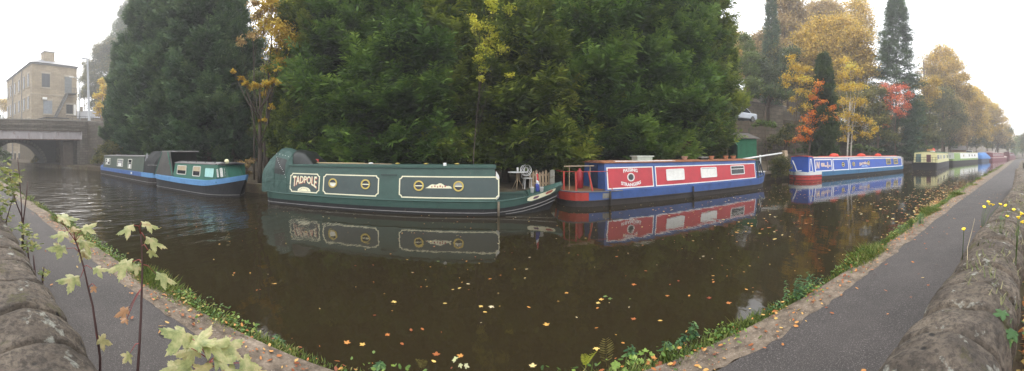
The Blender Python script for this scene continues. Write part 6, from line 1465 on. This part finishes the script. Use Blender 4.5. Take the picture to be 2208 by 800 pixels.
# ================================================================== LEAVES ON THE WATER, GRASS, PLANTS
def leaf_outline(n=5, deep=.45):
    """sycamore leaf outline, five pointed lobes, stalk at the origin, tip towards +x, length about 1"""
    o = []; angs = [-125, -62, 0, 62, 125]; ln = [.50, .82, 1.0, .82, .50]
    cx = .12
    for i, (a, l) in enumerate(zip(angs, ln)):
        a_ = radians(a)
        for da, f in ((-.40, .60), (-.34, .72), (-.25, .70), (-.20, .84), (-.10, .82), (0, 1.0), (.10, .82), (.20, .84), (.25, .70), (.34, .72), (.40, .60)):
            o.append((cx+l*f*cos(a_+da)*.62+ (.0), l*f*sin(a_+da)*.62))
        if i < 4: am = radians((angs[i]+angs[i+1])/2); q = min(l, ln[i+1])*.52; o.append((cx+q*cos(am)*.62, q*sin(am)*.62))
    return [(x+.16, y) for x, y in o]
LO = leaf_outline()
def add_leaf(V, Fc, T_, C, a, b, n, s, tint, curl=.12, rr=None, simple=False):
    """fan of triangles; a: along, b: across, n: normal"""
    pts = LO if not simple else [(0, 0), (.3, -.25), (.8, -.18), (1, 0), (.75, .22), (.3, .28)]
    o = len(V); V.append(tuple(C+a*.28*s)); 
    for x, y in pts:
        z = -curl*(abs(y)*1.3+max(0, x-.35)*.8)+(rr.uniform(-.02, .02) if rr else 0)
        V.append(tuple(C+a*x*s+b*y*s+n*z*s))
    m = len(pts)
    for k in range(m): Fc.append((o, o+1+k, o+1+(k+1) % m)); T_.append(tint)
m_float = leafmat('floating_leaf', [(0, (.22, .05, .02)), (.25, (.42, .16, .04)), (.5, (.55, .33, .08)), (.75, (.60, .45, .14)), (.97, (.62, .55, .38)), (1, (.12, .18, .05))], .05, .55, .9)
m_litter = leafmat('leaf_litter_leaf', [(0, (.16, .045, .02)), (.4, (.36, .12, .035)), (.75, (.50, .22, .06)), (1, (.52, .36, .12))], .15, .6, .9)
rl = random.Random(21); V = []; Fc = []; T_ = []
def wleaf(x, y, s, simple):
    if not (ye(x)+.12 < y < yf(x)-.3): return
    q = rl.uniform(0, 6.28); a = Vector((cos(q), sin(q), 0)); b_ = Vector((-sin(q), cos(q), 0))
    add_leaf(V, Fc, T_, Vector((x, y, .006+rl.random()*.004)), a, b_, Vector((0, 0, 1)), s, rl.random(), -.10 if rl.random() < .5 else .02, rl, simple)
for k in range(900):
    x = rl.uniform(-7, 12) if rl.random() < .72 else rl.uniform(-12, 24); y = rl.uniform(2.4, 11.5)
    if x < -2 and rl.random() < .55: continue
    wleaf(x, y, rl.choice((.022, .03, .04, .055)), True)
for px_, py_ in ((1290, 648), (1300, 640), (1284, 655), (1310, 645), (856, 652), (787, 747), (745, 745), (832, 720), (940, 770), (1361, 614), (1372, 690), (1440, 637), (1535, 643), (1565, 655), (1062, 660), (1040, 660), (1180, 705), (1148, 795), (1285, 750), (1225, 631), (1000, 770)):
    p = at(px_, py_, 0); wleaf(p.x, p.y, rl.uniform(.06, .09), False)
for k in range(1500):      # the drifts towards the right
    x = rl.uniform(5, 40); f = rl.random(); y = ye(x)+.2+(yf(x)-2.5-ye(x))*f
    if mnoise.noise(Vector((x*.25, y*.5, 3))) < -.08: continue
    wleaf(x, y, rl.uniform(.06, .12), True)
for k in range(1100):      # raft of leaves caught against the bank
    x = rl.gauss(11.3, 1.3); y = ye(x)+.14+abs(rl.gauss(0, .33)); wleaf(x, y, rl.uniform(.06, .11), True)
for k in range(500):
    x = rl.gauss(16, 3.0); y = ye(x)+.15+abs(rl.gauss(0, 1.3)); wleaf(x, y, rl.uniform(.08, .14), True)
tag(link('floating_leaves', arrmesh('floating_leaves', np.array(V), np.array(Fc), np.array(T_)), None, [m_float]), kind='stuff')
# fallen leaves on path, verge, and the heap behind the wall
V = []; Fc = []; T_ = []
def gleaf(x, y, z, s, simple=True, flat=.25):
    q = rl.uniform(0, 6.28); n = Vector((rl.gauss(0, flat), rl.gauss(0, flat), 1)).normalized(); a = Vector((cos(q), sin(q), 0)); a = (a-n*a.dot(n)).normalized(); b_ = n.cross(a)
    add_leaf(V, Fc, T_, Vector((x, y, z)), a, b_, n, s, rl.random(), rl.uniform(-.2, .2), rl, simple)
for k in range(130): gleaf(rl.uniform(-5, 14), rl.uniform(.5, 1.75), GZ+.02, rl.uniform(.025, .05))
for k in range(2200): x = rl.uniform(-8, 20); gleaf(x, rl.gauss(1.90, .11), GZ+.02, rl.choice((.015, .02, .03, .045)))
for px_, py_ in ((340, 705), (345, 712)): p = at(px_, py_, GZ+.02); gleaf(p.x, p.y, GZ+.03, .08, False)
m_stuff = tag(link('fallen_leaves', arrmesh('fallen_leaves', np.array(V), np.array(Fc), np.array(T_)), None, [m_litter]), kind='stuff')
V = []; Fc = []; T_ = []
for k in range(5200):
    x = rl.uniform(.35, 6.5)**1.0; y = wfy(x)-.44-abs(rl.gauss(0, .45)); z = .42+.22*max(0, 1-x/7)+rl.random()*.10-.05*(abs(y))
    gleaf(x, y, z, rl.uniform(.05, .10), rl.random() < .6, .5)
tag(link('leaf_litter', arrmesh('leaf_litter', np.array(V), np.array(Fc), np.array(T_)), None, [m_litter]), kind='stuff')
lm = MB(); n = 24
for i in range(n+1):
    x = .2+i*7/n
    for y, z in ((wfy(x)-.36, .46), (wfy(x)-.8, .44), (wfy(x)-1.6, .40), (wfy(x)-3, .33)): lm.v.append((x, y, z+.18*max(0, 1-x/7)))
for i in range(n):
    for k in range(3): a = i*4+k; lm.f.append((a, a+4, a+5, a+1))
tag(lm.build('earth_bank', m_earth, None, recalc=False), kind='structure')

# grass verge
m_grass = leafmat('verge_grass', [(0, (.03, .05, .012)), (.3, (.075, .115, .02)), (.6, (.13, .18, .03)), (.8, (.22, .24, .06)), (1, (.36, .30, .13))], .35, .5, 2.0)
g = np.random.default_rng(9); n = 90000
x = np.concatenate([g.uniform(-9, 12, int(n*.8)), g.uniform(-30, 45, n-int(n*.8))])
yed = np.interp(x, *zip(*YE)); ypd = np.interp(x, *zip(*YP))
inner = np.maximum(.08, np.minimum(.42, (yed-ypd)*.85))*(1+.22*np.sin(x*2.1)+.18*np.sin(x*5.3+1))
u = g.random(n)**.75; y = yed+.03-u*inner; keep = (np.sin(x*7.3)+np.sin(x*3.1+2)+g.normal(0, 1.0, n)) > -1.5
x, y, u = x[keep], y[keep], u[keep]; n = len(x)
hgt = g.uniform(.025, .115, n)*(1-.55*u)*np.where(np.abs(x+.4) < 1.6, .5, 1)*(1+.35*np.sin(x*3.3))*(1+.5*np.sin(x*1.7)); wdt = np.where(np.abs(x) > 9, .016, .0055); q = g.uniform(0, 2*pi, n)
lean = np.stack([np.cos(q)*hgt*.7, np.sin(q)*hgt*.5+hgt*.25, hgt], 1); B = np.stack([x, y, np.full(n, .305)], 1); sdv = np.stack([-np.sin(q), np.cos(q), np.zeros(n)], 1)*wdt[:, None]
V = np.stack([B-sdv, B+sdv, B+lean*.55+sdv*.8, B+lean*np.array([1.15, 1.15, .9])], 1).reshape(-1, 3)
tag(link('verge_grass', arrmesh('grass', V, np.arange(len(V)).reshape(-1, 4), g.random(n)*.8+.1), None, [m_grass]), kind='stuff')
# broad leaved weeds in the verge, one carpet
V = []; Fc = []; T_ = []
for k in range(7000):
    x = rl.uniform(-8, 16); c_ = mnoise.noise(Vector((x*1.1, 0, 5)))
    if c_ < -.1 or (abs(x-.2) < 1.4 and rl.random() < .8): continue
    y = ye(x)+.04-abs(rl.gauss(0, .13)); z = .32+rl.random()*.09*(1+c_); s = rl.uniform(.018, .045)
    n_ = Vector((rl.gauss(0, .4), rl.gauss(-.2, .4), 1)).normalized(); q = rl.uniform(0, 6.28); a = Vector((cos(q), sin(q), 0)); a = (a-n_*a.dot(n_)).normalized()
    add_leaf(V, Fc, T_, Vector((x, y, z)), a, n_.cross(a), n_, s, rl.random(), .1, rl, True)
m_weed = leafmat('weed_leaf', [(0, (.04, .09, .02)), (.5, (.11, .20, .035)), (.85, (.20, .30, .05)), (1, (.36, .34, .10))], .35, .5, 2.0)
tag(link('verge_weeds', arrmesh('weeds', np.array(V), np.array(Fc), np.array(T_)), None, [m_weed]), kind='stuff')

m_nettle = leafmat('nettle_leaf', [(0, (.025, .07, .03)), (.5, (.06, .14, .05)), (1, (.14, .24, .08))], .35, .5, 3.0)
m_stemg = paint('green_stem', (.08, .13, .04), .6, .2)
def nettle(px_, py_, hpx, wpx, lab, group='leafy clumps on the canal edge', mat=None, ns=None, leaf=.035):
    p = at(px_, py_, .30); D = math.hypot(p.x, p.y); h = hpx*D/F; w_ = wpx*D/F/2
    r = empty('nettle_clump', lab, 'plant', p, 0, group); rr = random.Random(int(px_)); st = MB(); V = []; Fc = []; T_ = []
    for k in range(ns or max(3, int(w_*60))):
        ax_, ay_ = rr.uniform(-w_, w_), rr.uniform(-w_*.5, w_*.5); hh = h*rr.uniform(.6, 1.05)*(1-.4*abs(ax_)/max(.01, w_)); lx, ly = rr.uniform(-.1, .1)*hh, rr.uniform(-.1, .1)*hh
        st.tube([(ax_*.8, ay_*.8, -.02), (ax_+lx, ay_+ly, hh)], [.0035, .0015], 4)
        m = max(4, int(hh/.028))
        for j in range(m):
            z = hh*(j+1)/m; q = j*pi/2+rr.uniform(-.3, .3); s = leaf*rr.uniform(.8, 1.3)*(1.1-.5*j/m)
            for e in (0, pi):
                a = Vector((cos(q+e), sin(q+e), -.25)).normalized(); b_ = Vector((-sin(q+e), cos(q+e), 0)); add_leaf(V, Fc, T_, Vector((ax_*(.8+.2*z/hh)+lx*z/hh, ay_+ly*z/hh, z)), a, b_, a.cross(b_), s*1.3, rr.random(), .15, rr, True)
    st.build('stem', m_stemg, r, recalc=False); link('foliage', arrmesh('foliage', np.array(V), np.array(Fc), np.array(T_)), r, [mat or m_nettle]); return r
nettle(1507, 726, 50, 52, 'bushy blue green nettle clump left of the sky reflection by the bank')
nettle(1470, 738, 20, 18, 'short nettle shoot just left of the bushy clump on the canal edge')
nettle(1357, 765, 32, 16, 'single upright mint like stem on the canal edge near the fern')
nettle(1440, 752, 20, 16, 'small nettle shoot between the upright stem and the bushy clump')
nettle(1712, 652, 62, 80, 'largest spreading green clump below the sky reflection on the right bank')
nettle(1755, 625, 46, 46, 'green clump just right of the largest spreading clump')
nettle(1667, 672, 28, 40, 'low pale clump at the left foot of the largest spreading clump')
nettle(1985, 488, 34, 30, 'tall feathery green weed on the far right verge')
nettle(1940, 505, 22, 16, 'thin weed just left of the tall feathery weed')
nettle(600, 735, 14, 20, 'low leafy weed on the left verge by the bright reflection', None)
nettle(825, 792, 10, 40, 'leafy weed patch at the bottom edge left of centre', None)
def frond_plant(px_, py_, hpx, lab, mat, nf=1, spread=.2, leaf=.03):
    p = at(px_, py_, .3); D = math.hypot(p.x, p.y); h = hpx*D/F; rr = random.Random(int(px_)); r = empty('fern', lab, 'fern', p, 0, 'ferns on the canal edge')
    for k in range(nf):
        V = []; Fc = []; T_ = []; lean = rr.uniform(-spread, spread); st = MB(); pts = []
        for j in range(12): f = j/11; pts.append(Vector((lean*h*f*f*1.4, rr.uniform(-.002, .002)+.1*h*f*f, h*f*(1-.12*f))))
        st.tube(pts, [.0025*(1-.7*j/11) for j in range(12)], 4); fr = st.build('frond', mat, r, recalc=False)
        for j in range(2, 12):
            s = leaf*1.9*sin(pi*(.12+.8*j/12))
            for e in (-1, 1):
                a = Vector((e, 0, .45)).normalized(); b_ = Vector((0, 1, 0)); add_leaf(V, Fc, T_, pts[j], a, Vector((-a.z, 0, a.x))*.32, b_, s, rr.random(), .05, rr, True)
        link('leaflets', arrmesh('leaflets', np.array(V), np.array(Fc), np.array(T_)), fr, [mat])
    return r
m_fernb = leafmat('bronze_fern', [(0, (.10, .08, .03)), (.5, (.20, .17, .06)), (1, (.30, .27, .09))], .3, .6, 3)
m_ferny = leafmat('acid_yellow_fern', [(0, (.40, .45, .05)), (1, (.62, .62, .10))], .3, .6, 3)
frond_plant(1308, 790, 62, 'upright bronze fern frond on the canal edge at the bottom of the picture', m_fernb, 2, .12, .035)
frond_plant(1263, 792, 30, 'acid yellow fern tip left of the bronze fern', m_ferny, 2, .6, .02)
frond_plant(910, 798, 22, 'small dry brown fern at the bottom edge left of centre', m_fernb, 3, .5, .02)
frond_plant(1965, 496, 26, 'fern like tuft at the foot of the tall feathery weed', leafmat('verge_fern', [(0, (.05, .1, .02)), (1, (.16, .24, .05))]), 5, .8, .06)
# cream leaf sprig and rosette of pale broad leaves
def rosette(px_, py_, lab, n, s, mat, z=.34, rise=.03, cat='plant', name='leafy_plant', group=None):
    p = at(px_, py_, z); r = empty(name, lab, cat, p, 0, group); rr = random.Random(int(px_))
    for k in range(n):
        V = []; Fc = []; T_ = []; q = rr.uniform(0, 6.28); d = rr.uniform(.2, 1)*s; C = Vector((cos(q)*d, sin(q)*d*.6, rr.uniform(0, rise)))
        nn = Vector((cos(q)*.3, sin(q)*.3-.4, 1)).normalized(); a = Vector((cos(q), sin(q), 0)); a = (a-nn*a.dot(nn)).normalized(); add_leaf(V, Fc, T_, C, a, nn.cross(a), nn, s*rr.uniform(.7, 1.2), rr.random(), .12, rr, False)
        link('leaf', arrmesh('leaf', np.array(V), np.array(Fc), np.array(T_)), r, [mat])
    return r
m_pale = leafmat('lime_broad_leaf', [(0, (.16, .26, .05)), (.6, (.26, .38, .08)), (1, (.40, .46, .14))], .35, .5, 3)
rosette(1345, 788, 'rosette of pale lime broad leaves on the canal edge at the bottom', 9, .075, m_pale)
rosette(1392, 772, 'smaller broad leaved plant right of the lime rosette', 7, .06, m_pale)
rosette(1408, 782, 'rust brown dead leaves lying right of the lime rosette', 4, .06, m_litter, cat='leaves', name='dead_leaf_cluster')
rosette(990, 785, 'cream white leaf sprig at the bottom edge in the centre', 4, .05, leafmat('cream_leaf', [(0, (.5, .52, .25)), (1, (.66, .64, .42))]), z=.33, rise=.05)

# ---------------------------------------------------------------- sycamore saplings in front
m_syc, t_ = None, None
m_syc = bpy.data.materials.new('sycamore_leaf'); m_syc.use_nodes = True; t = m_syc.node_tree; t.nodes.clear()
v = coords(t)
a_ = N(t, 'ShaderNodeAttribute', attribute_name='tint')
c = ramp(t, noise(t, 26, 5, .65, v), [(.33, (.20, .25, .09)), (.46, (.36, .38, .15)), (.58, (.54, .50, .25)), (.66, (.46, .38, .18)), (.74, (.28, .16, .07))])
c = mixc(t, ramp(t, a_.outputs['Fac'], [(.78, (0, 0, 0)), (.92, (.9, .9, .9))]), c, (.40, .19, .09))
d = N(t, 'ShaderNodeBsdfPrincipled'); d.inputs['Roughness'].default_value = .5; tr_ = N(t, 'ShaderNodeBsdfTranslucent'); t.links.new(c, d.inputs['Base Color']); t.links.new(c, tr_.inputs['Color'])
bpn = N(t, 'ShaderNodeBump'); bpn.inputs['Strength'].default_value = .5; bpn.inputs['Distance'].default_value = .004; t.links.new(noise(t, 60, 3, .6, v), bpn.inputs['Height']); t.links.new(bpn.outputs['Normal'], d.inputs['Normal'])
mx = N(t, 'ShaderNodeMixShader'); mx.inputs[0].default_value = .5; o_ = N(t, 'ShaderNodeOutputMaterial'); t.links.new(d.outputs[0], mx.inputs[1]); t.links.new(tr_.outputs[0], mx.inputs[2]); t.links.new(mx.outputs[0], o_.inputs['Surface'])
m_pet = paint('crimson_leaf_stalk', (.26, .05, .05), .5, .2); m_stem = paint('purple_brown_stem', (.075, .038, .035), .55, .3)
def sapling(label, path, D, leaves, r0=.005, seed=1, mat=None, nm='sycamore_sapling'):
    """path: stem in picture columns and rows at distance D; leaves: (px, py, size px, angle of the tip, stem point index, tint)"""
    rr = random.Random(seed); P0 = atd(path[0][0], path[0][1], D); root = empty(nm, label, 'sapling', (P0.x, P0.y, P0.z))
    pts = [atd(x_, y_, D+(q[0] if q else 0))-P0 for x_, y_, *q in path]
    mb = MB(); mb.tube([pts[0]+Vector((0, 0, -.3))]+pts, [r0*1.2]+[r0*(1-.6*k/len(pts)) for k in range(len(pts))], 7); mb.build('stem', m_stem, root, smooth=True)
    for (lx, ly, sz, ang, si, ti) in leaves:
        dd = D+rr.uniform(-.05, .05); C = atd(lx, ly, dd)-P0; s = sz*1.03*dd/F
        view = Vector((atd(lx, ly, 1).x, atd(lx, ly, 1).y, 0)).normalized(); rt = Vector((view.y, -view.x, 0)); up = Vector((0, 0, 1))
        nn = (up*rr.uniform(.8, 1.1)-view*rr.uniform(.15, .6)+rt*rr.uniform(-.45, .45)).normalized()
        a = rt*cos(radians(ang))+up*sin(radians(ang)); a = (a-nn*a.dot(nn)).normalized(); b_ = nn.cross(a)
        V = []; Fc = []; T_ = []; base = C-a*s*.45
        add_leaf(V, Fc, T_, base, a, b_, nn, s, ti if ti else rr.uniform(.1, .6), rr.uniform(.15, .55), rr, False)
        lf = link('leaf', arrmesh('leaf', np.array(V), np.array(Fc), np.array(T_)), root, [mat or m_syc])
        S = pts[si] if si >= 0 else pts[-1]; m_ = (S+base)/2+Vector((0, 0, .01)); mb = MB(); mb.tube([S, m_, base+a*s*.1], [.0016, .0013, .0010], 5); mb.build('leaf_stalk', m_pet, lf, smooth=True)
    return root
sapling('left one of the two tall sycamore saplings by the wall, red stemmed with mottled leaves',
    [(216, 770), (208, 715), (200, 660), (190, 620), (180, 575), (172, 545), (163, 520)], 1.22,
    [(145, 468, 62, 20, 6, 0), (190, 487, 50, 60, 6, 0), (158, 492, 34, 100, 6, .85), (128, 505, 56, 175, 6, 0), (124, 535, 58, 200, 5, 0), (165, 510, 40, 240, 6, 0), (188, 520, 62, 40, 5, 0), (182, 545, 44, 300, 5, 0), (150, 598, 66, 190, 4, 0), (215, 578, 44, 15, 4, 0), (225, 735, 46, -10, 1, .82), (200, 622, 22, 250, 3, .95)], .0052, 3)
sapling('right one of the two tall sycamore saplings by the wall, straight dark stem',
    [(297, 800), (301, 740), (304, 680), (306, 620), (307, 570), (306, 530), (303, 505)], 1.08,
    [(270, 492, 56, 195, 6, 0), (324, 483, 54, 20, 6, 0), (336, 522, 66, -15, 6, 0), (330, 545, 34, -60, 5, 0), (258, 570, 80, 170, 4, 0), (290, 577, 40, 210, 4, .3), (358, 598, 64, -12, 4, 0), (262, 672, 46, 200, 3, .96), (268, 690, 26, 250, 3, .97), (274, 770, 34, 240, 1, .80)], .0050, 4)
sapling('broad low spray of big mottled sycamore leaves at the bottom left of the picture',
    [(420, 870), (425, 830), (440, 800), (450, 775)], .92,
    [(385, 715, 92, 140, 3, 0), (432, 725, 92, 100, 3, 0), (462, 735, 84, 60, 3, 0), (405, 755, 76, 200, 3, 0), (500, 745, 70, 50, 2, 0), (540, 785, 70, 10, 2, 0), (482, 772, 66, 20, 2, .5), (365, 795, 66, 190, 2, .79), (440, 790, 70, 80, 1, .82), (505, 800, 60, 20, 1, .6), (395, 790, 60, 250, 1, 0), (560, 800, 44, 0, 1, .84)], .005, 5)
# twiggy bush and nettles at the far left over the wall
m_lsap = leafmat('left_bush_leaf', [(0, (.09, .13, .03)), (.5, (.20, .24, .07)), (1, (.36, .33, .12))], .4, .5, 3)
def twig_bush(label, stems, D, seed, leaf, nl, lx, name='twiggy_shrub'):
    rr = random.Random(seed); P0 = atd(stems[0][0][0], stems[0][0][1], D); root = empty(name, label, 'shrub', P0); V = []; Fc = []; T_ = []
    for st in stems:
        pts = [atd(x_, y_, D+rr.uniform(-.05, .05))-P0 for x_, y_ in st]; mb = MB(); mb.tube([pts[0]-Vector((0, 0, .4))]+pts, [.009]+[.008*(1-.75*k/len(pts)) for k in range(len(pts))], 6); mb.build('stem', m_stem, root, smooth=True)
    for cx_, cy_, rx in lx:
        for k in range(nl):
            C = atd(rr.gauss(cx_, rx*.5), rr.gauss(cy_, rx*.5), D+rr.uniform(-.2, .2))-P0; q = rr.uniform(0, 6.28)
            n_ = Vector((rr.gauss(0, .5), rr.gauss(0, .5), 1)).normalized(); a = Vector((cos(q), sin(q), 0)); a = (a-n_*a.dot(n_)).normalized(); add_leaf(V, Fc, T_, C, a, n_.cross(a), n_, leaf*rr.uniform(.6, 1.2), rr.random(), .15, rr, rr.random() < .5)
    link('foliage', arrmesh('foliage', np.array(V), np.array(Fc), np.array(T_)), root, [m_lsap]); return root
twig_bush('twiggy shrub with small yellow green leaves rising over the wall at the left edge', [[(50, 560), (48, 500), (46, 440), (42, 380), (38, 340)], [(48, 470), (36, 440), (24, 400), (22, 370)], [(50, 480), (56, 430), (60, 390)], [(5, 520), (15, 470), (30, 420)]], 3.3, 6, .07, 26, [(28, 375, 18), (38, 392, 14), (10, 400, 22), (15, 440, 22), (5, 470, 22), (25, 415, 16), (8, 360, 16), (0, 430, 20), (12, 490, 16)])
twig_bush('patch of nettles and seedlings at the foot of the wall on the left', [[(62, 560), (58, 520)], [(75, 585), (72, 550)], [(92, 600), (95, 575)]], 2.6, 8, .05, 24, [(60, 505, 14), (70, 525, 14), (58, 530, 12), (96, 590, 8), (50, 490, 12)], 'nettle_patch')
# yellow hawkweed over the wall on the right
m_yf = paint('flower_yellow', (.80, .58, .02), .5, .1)
def hawk(label, heads, D, foot, seed):
    P0 = atd(foot[0], foot[1], D); root = empty('yellow_wildflower', label, 'flower', P0, 0, 'yellow wildflowers by the wall'); rr = random.Random(seed)
    for (hx, hy) in heads:
        e = atd(hx, hy, D+rr.uniform(-.15, .15))-P0; mb = MB(); mb.tube([(rr.uniform(-.03, .03), 0, -.1), e*.5+Vector((.02, 0, .03)), e], [.0025, .002, .0015], 5); s = mb.build('stem', m_stemg, root, smooth=True)
        mb = MB(); Mh = Matrix.Translation(e) @ Matrix.Rotation(rr.uniform(-.5, .5), 4, 'X') @ Matrix.Rotation(rr.uniform(-.5, .5), 4, 'Y'); R_ = .0095*D/2.2+.004
        mb.poly([(R_*(1 if k % 2 else .78)*cos(2*pi*k/24), R_*(1 if k % 2 else .78)*sin(2*pi*k/24)) for k in range(24)], 0, .004, Mh); mb.lathe([(.001, -.012), (.006, -.008), (.007, 0)], 8, Mh); mb.build('flower_head', m_yf, root)
hawk('cluster of yellow hawkweed flowers nodding over the towpath edge of the wall', [(2131, 435), (2141, 441), (2157, 440), (2134, 440), (2122, 446)], 2.9, (2112, 505), 1)
hawk('pair of yellow flowers among the weeds on top of the wall', [(2168, 443), (2172, 466), (2186, 452)], 2.4, (2150, 505), 2)
hawk('larger yellow flowers leaning in at the right edge above the wall', [(2196, 468), (2204, 478), (2203, 460)], 1.9, (2190, 530), 3)
hawk('single yellow flower low beside the wall', [(2078, 494)], 2.1, (2076, 530), 4)
p0 = atd(2086, 535, 1.9); g_ = empty('dry_grass_stalk', 'tall dry bent grass stalk leaning beside the wall', 'grass stalk', p0); mb = MB(); mb.tube([Vector((0, 0, -.2)), Vector((0, 0, 0)), atd(2094, 505, 1.9)-p0, atd(2102, 471, 1.9)-p0], [.002, .002, .0016, .001], 5); mb.build('stalk', rough_mat('straw', (.5, .42, .28)), g_)
# dry grass and little weeds in the joints of the wall, one growth
V = []; Fc = []; T_ = []
for k in range(1800):
    x = rl.uniform(.7, 7); y = wfy(x)+rl.choice((-.39, -.2, -.30, -.34, -.42))+rl.gauss(0, .03)
    if mnoise.noise(Vector((x*2.2, y*3, 1))) < .05: continue
    d_ = (y-(wfy(x)-.2))/.2; z = 1.06+.2*sqrt(max(0, 1-d_*d_))-.01; h_ = rl.uniform(.02, .07); q = rl.uniform(0, 6.28)
    o = len(V); e = Vector((cos(q)*h_*.7, sin(q)*h_*.7, h_*.6)); s_ = Vector((-sin(q), cos(q), 0))*.003; B_ = Vector((x, y, z)); V += [tuple(B_-s_), tuple(B_+s_), tuple(B_+e*.6+s_*.8), tuple(B_+e)]; Fc.append((o, o+1, o+2, o+3)); T_.append(rl.random())
tag(link('wall_top_grass', arrmesh('grass', np.array(V), np.array(Fc), np.array(T_)), None, [leafmat('dry_wall_grass', [(0, (.05, .08, .02)), (.5, (.12, .13, .05)), (1, (.26, .23, .13))], .2, .7, 3)]), kind='stuff')
# ivy behind the wall at the right corner
m_ivy = leafmat('ivy_leaf', [(0, (.03, .08, .02)), (.6, (.07, .15, .04)), (1, (.16, .24, .07))], .3, .4, 4)
r = rosette(2195, 700, 'glossy green ivy growing out of the orange leaf litter behind the wall, right edge', 16, .10, m_ivy, z=.75, rise=.10, name='ivy', cat='ivy')
r.location = atd(2197, 715, 1.35)
r = rosette(2186, 690, 'small green sprig at the foot of the wall among orange leaves', 6, .05, m_ivy, z=.75, rise=.05, name='ivy', cat='ivy'); r.location = atd(2168, 470, 2.4)
# white gate end beyond the wall
p = at(2203, 412, GZ); g_ = empty('metal_barrier', 'pale blue grey metal barrier beside the path beyond the end of the wall', 'barrier', (p.x, p.y, GZ))
mb = MB(); mb.tube([(0, -.05, -.1), (0, -.05, .62), (.15, -.35, .8), (.3, -1.2, .8)], .035, 8); mb.build('bent_rail', paint('pale_blue_grey_steel', (.5, .55, .62), .4), g_, smooth=True)
mb = MB(); mb.tube([(.3, -1.1, -.1), (.3, -1.1, .8)], .03, 8); mb.build('post', paint('pale_blue_grey_steel', (.5, .55, .62)), g_)
p = at(2201, 372, GZ); g_ = empty('stone_wall', 'short low stone wall with a pale flat top beyond the metal barrier', 'wall', (p.x, p.y-.35, GZ))
mb = MB(); mb.box(0, 9, -.5, 0, -.2, .62); mb.build('wall_face', m_face, g_); mb = MB(); mb.box(-.05, 9.05, -.55, .05, .623, .72); mb.build('coping', m_cope, g_, bevel=.02)
print('hillside trees', placed)
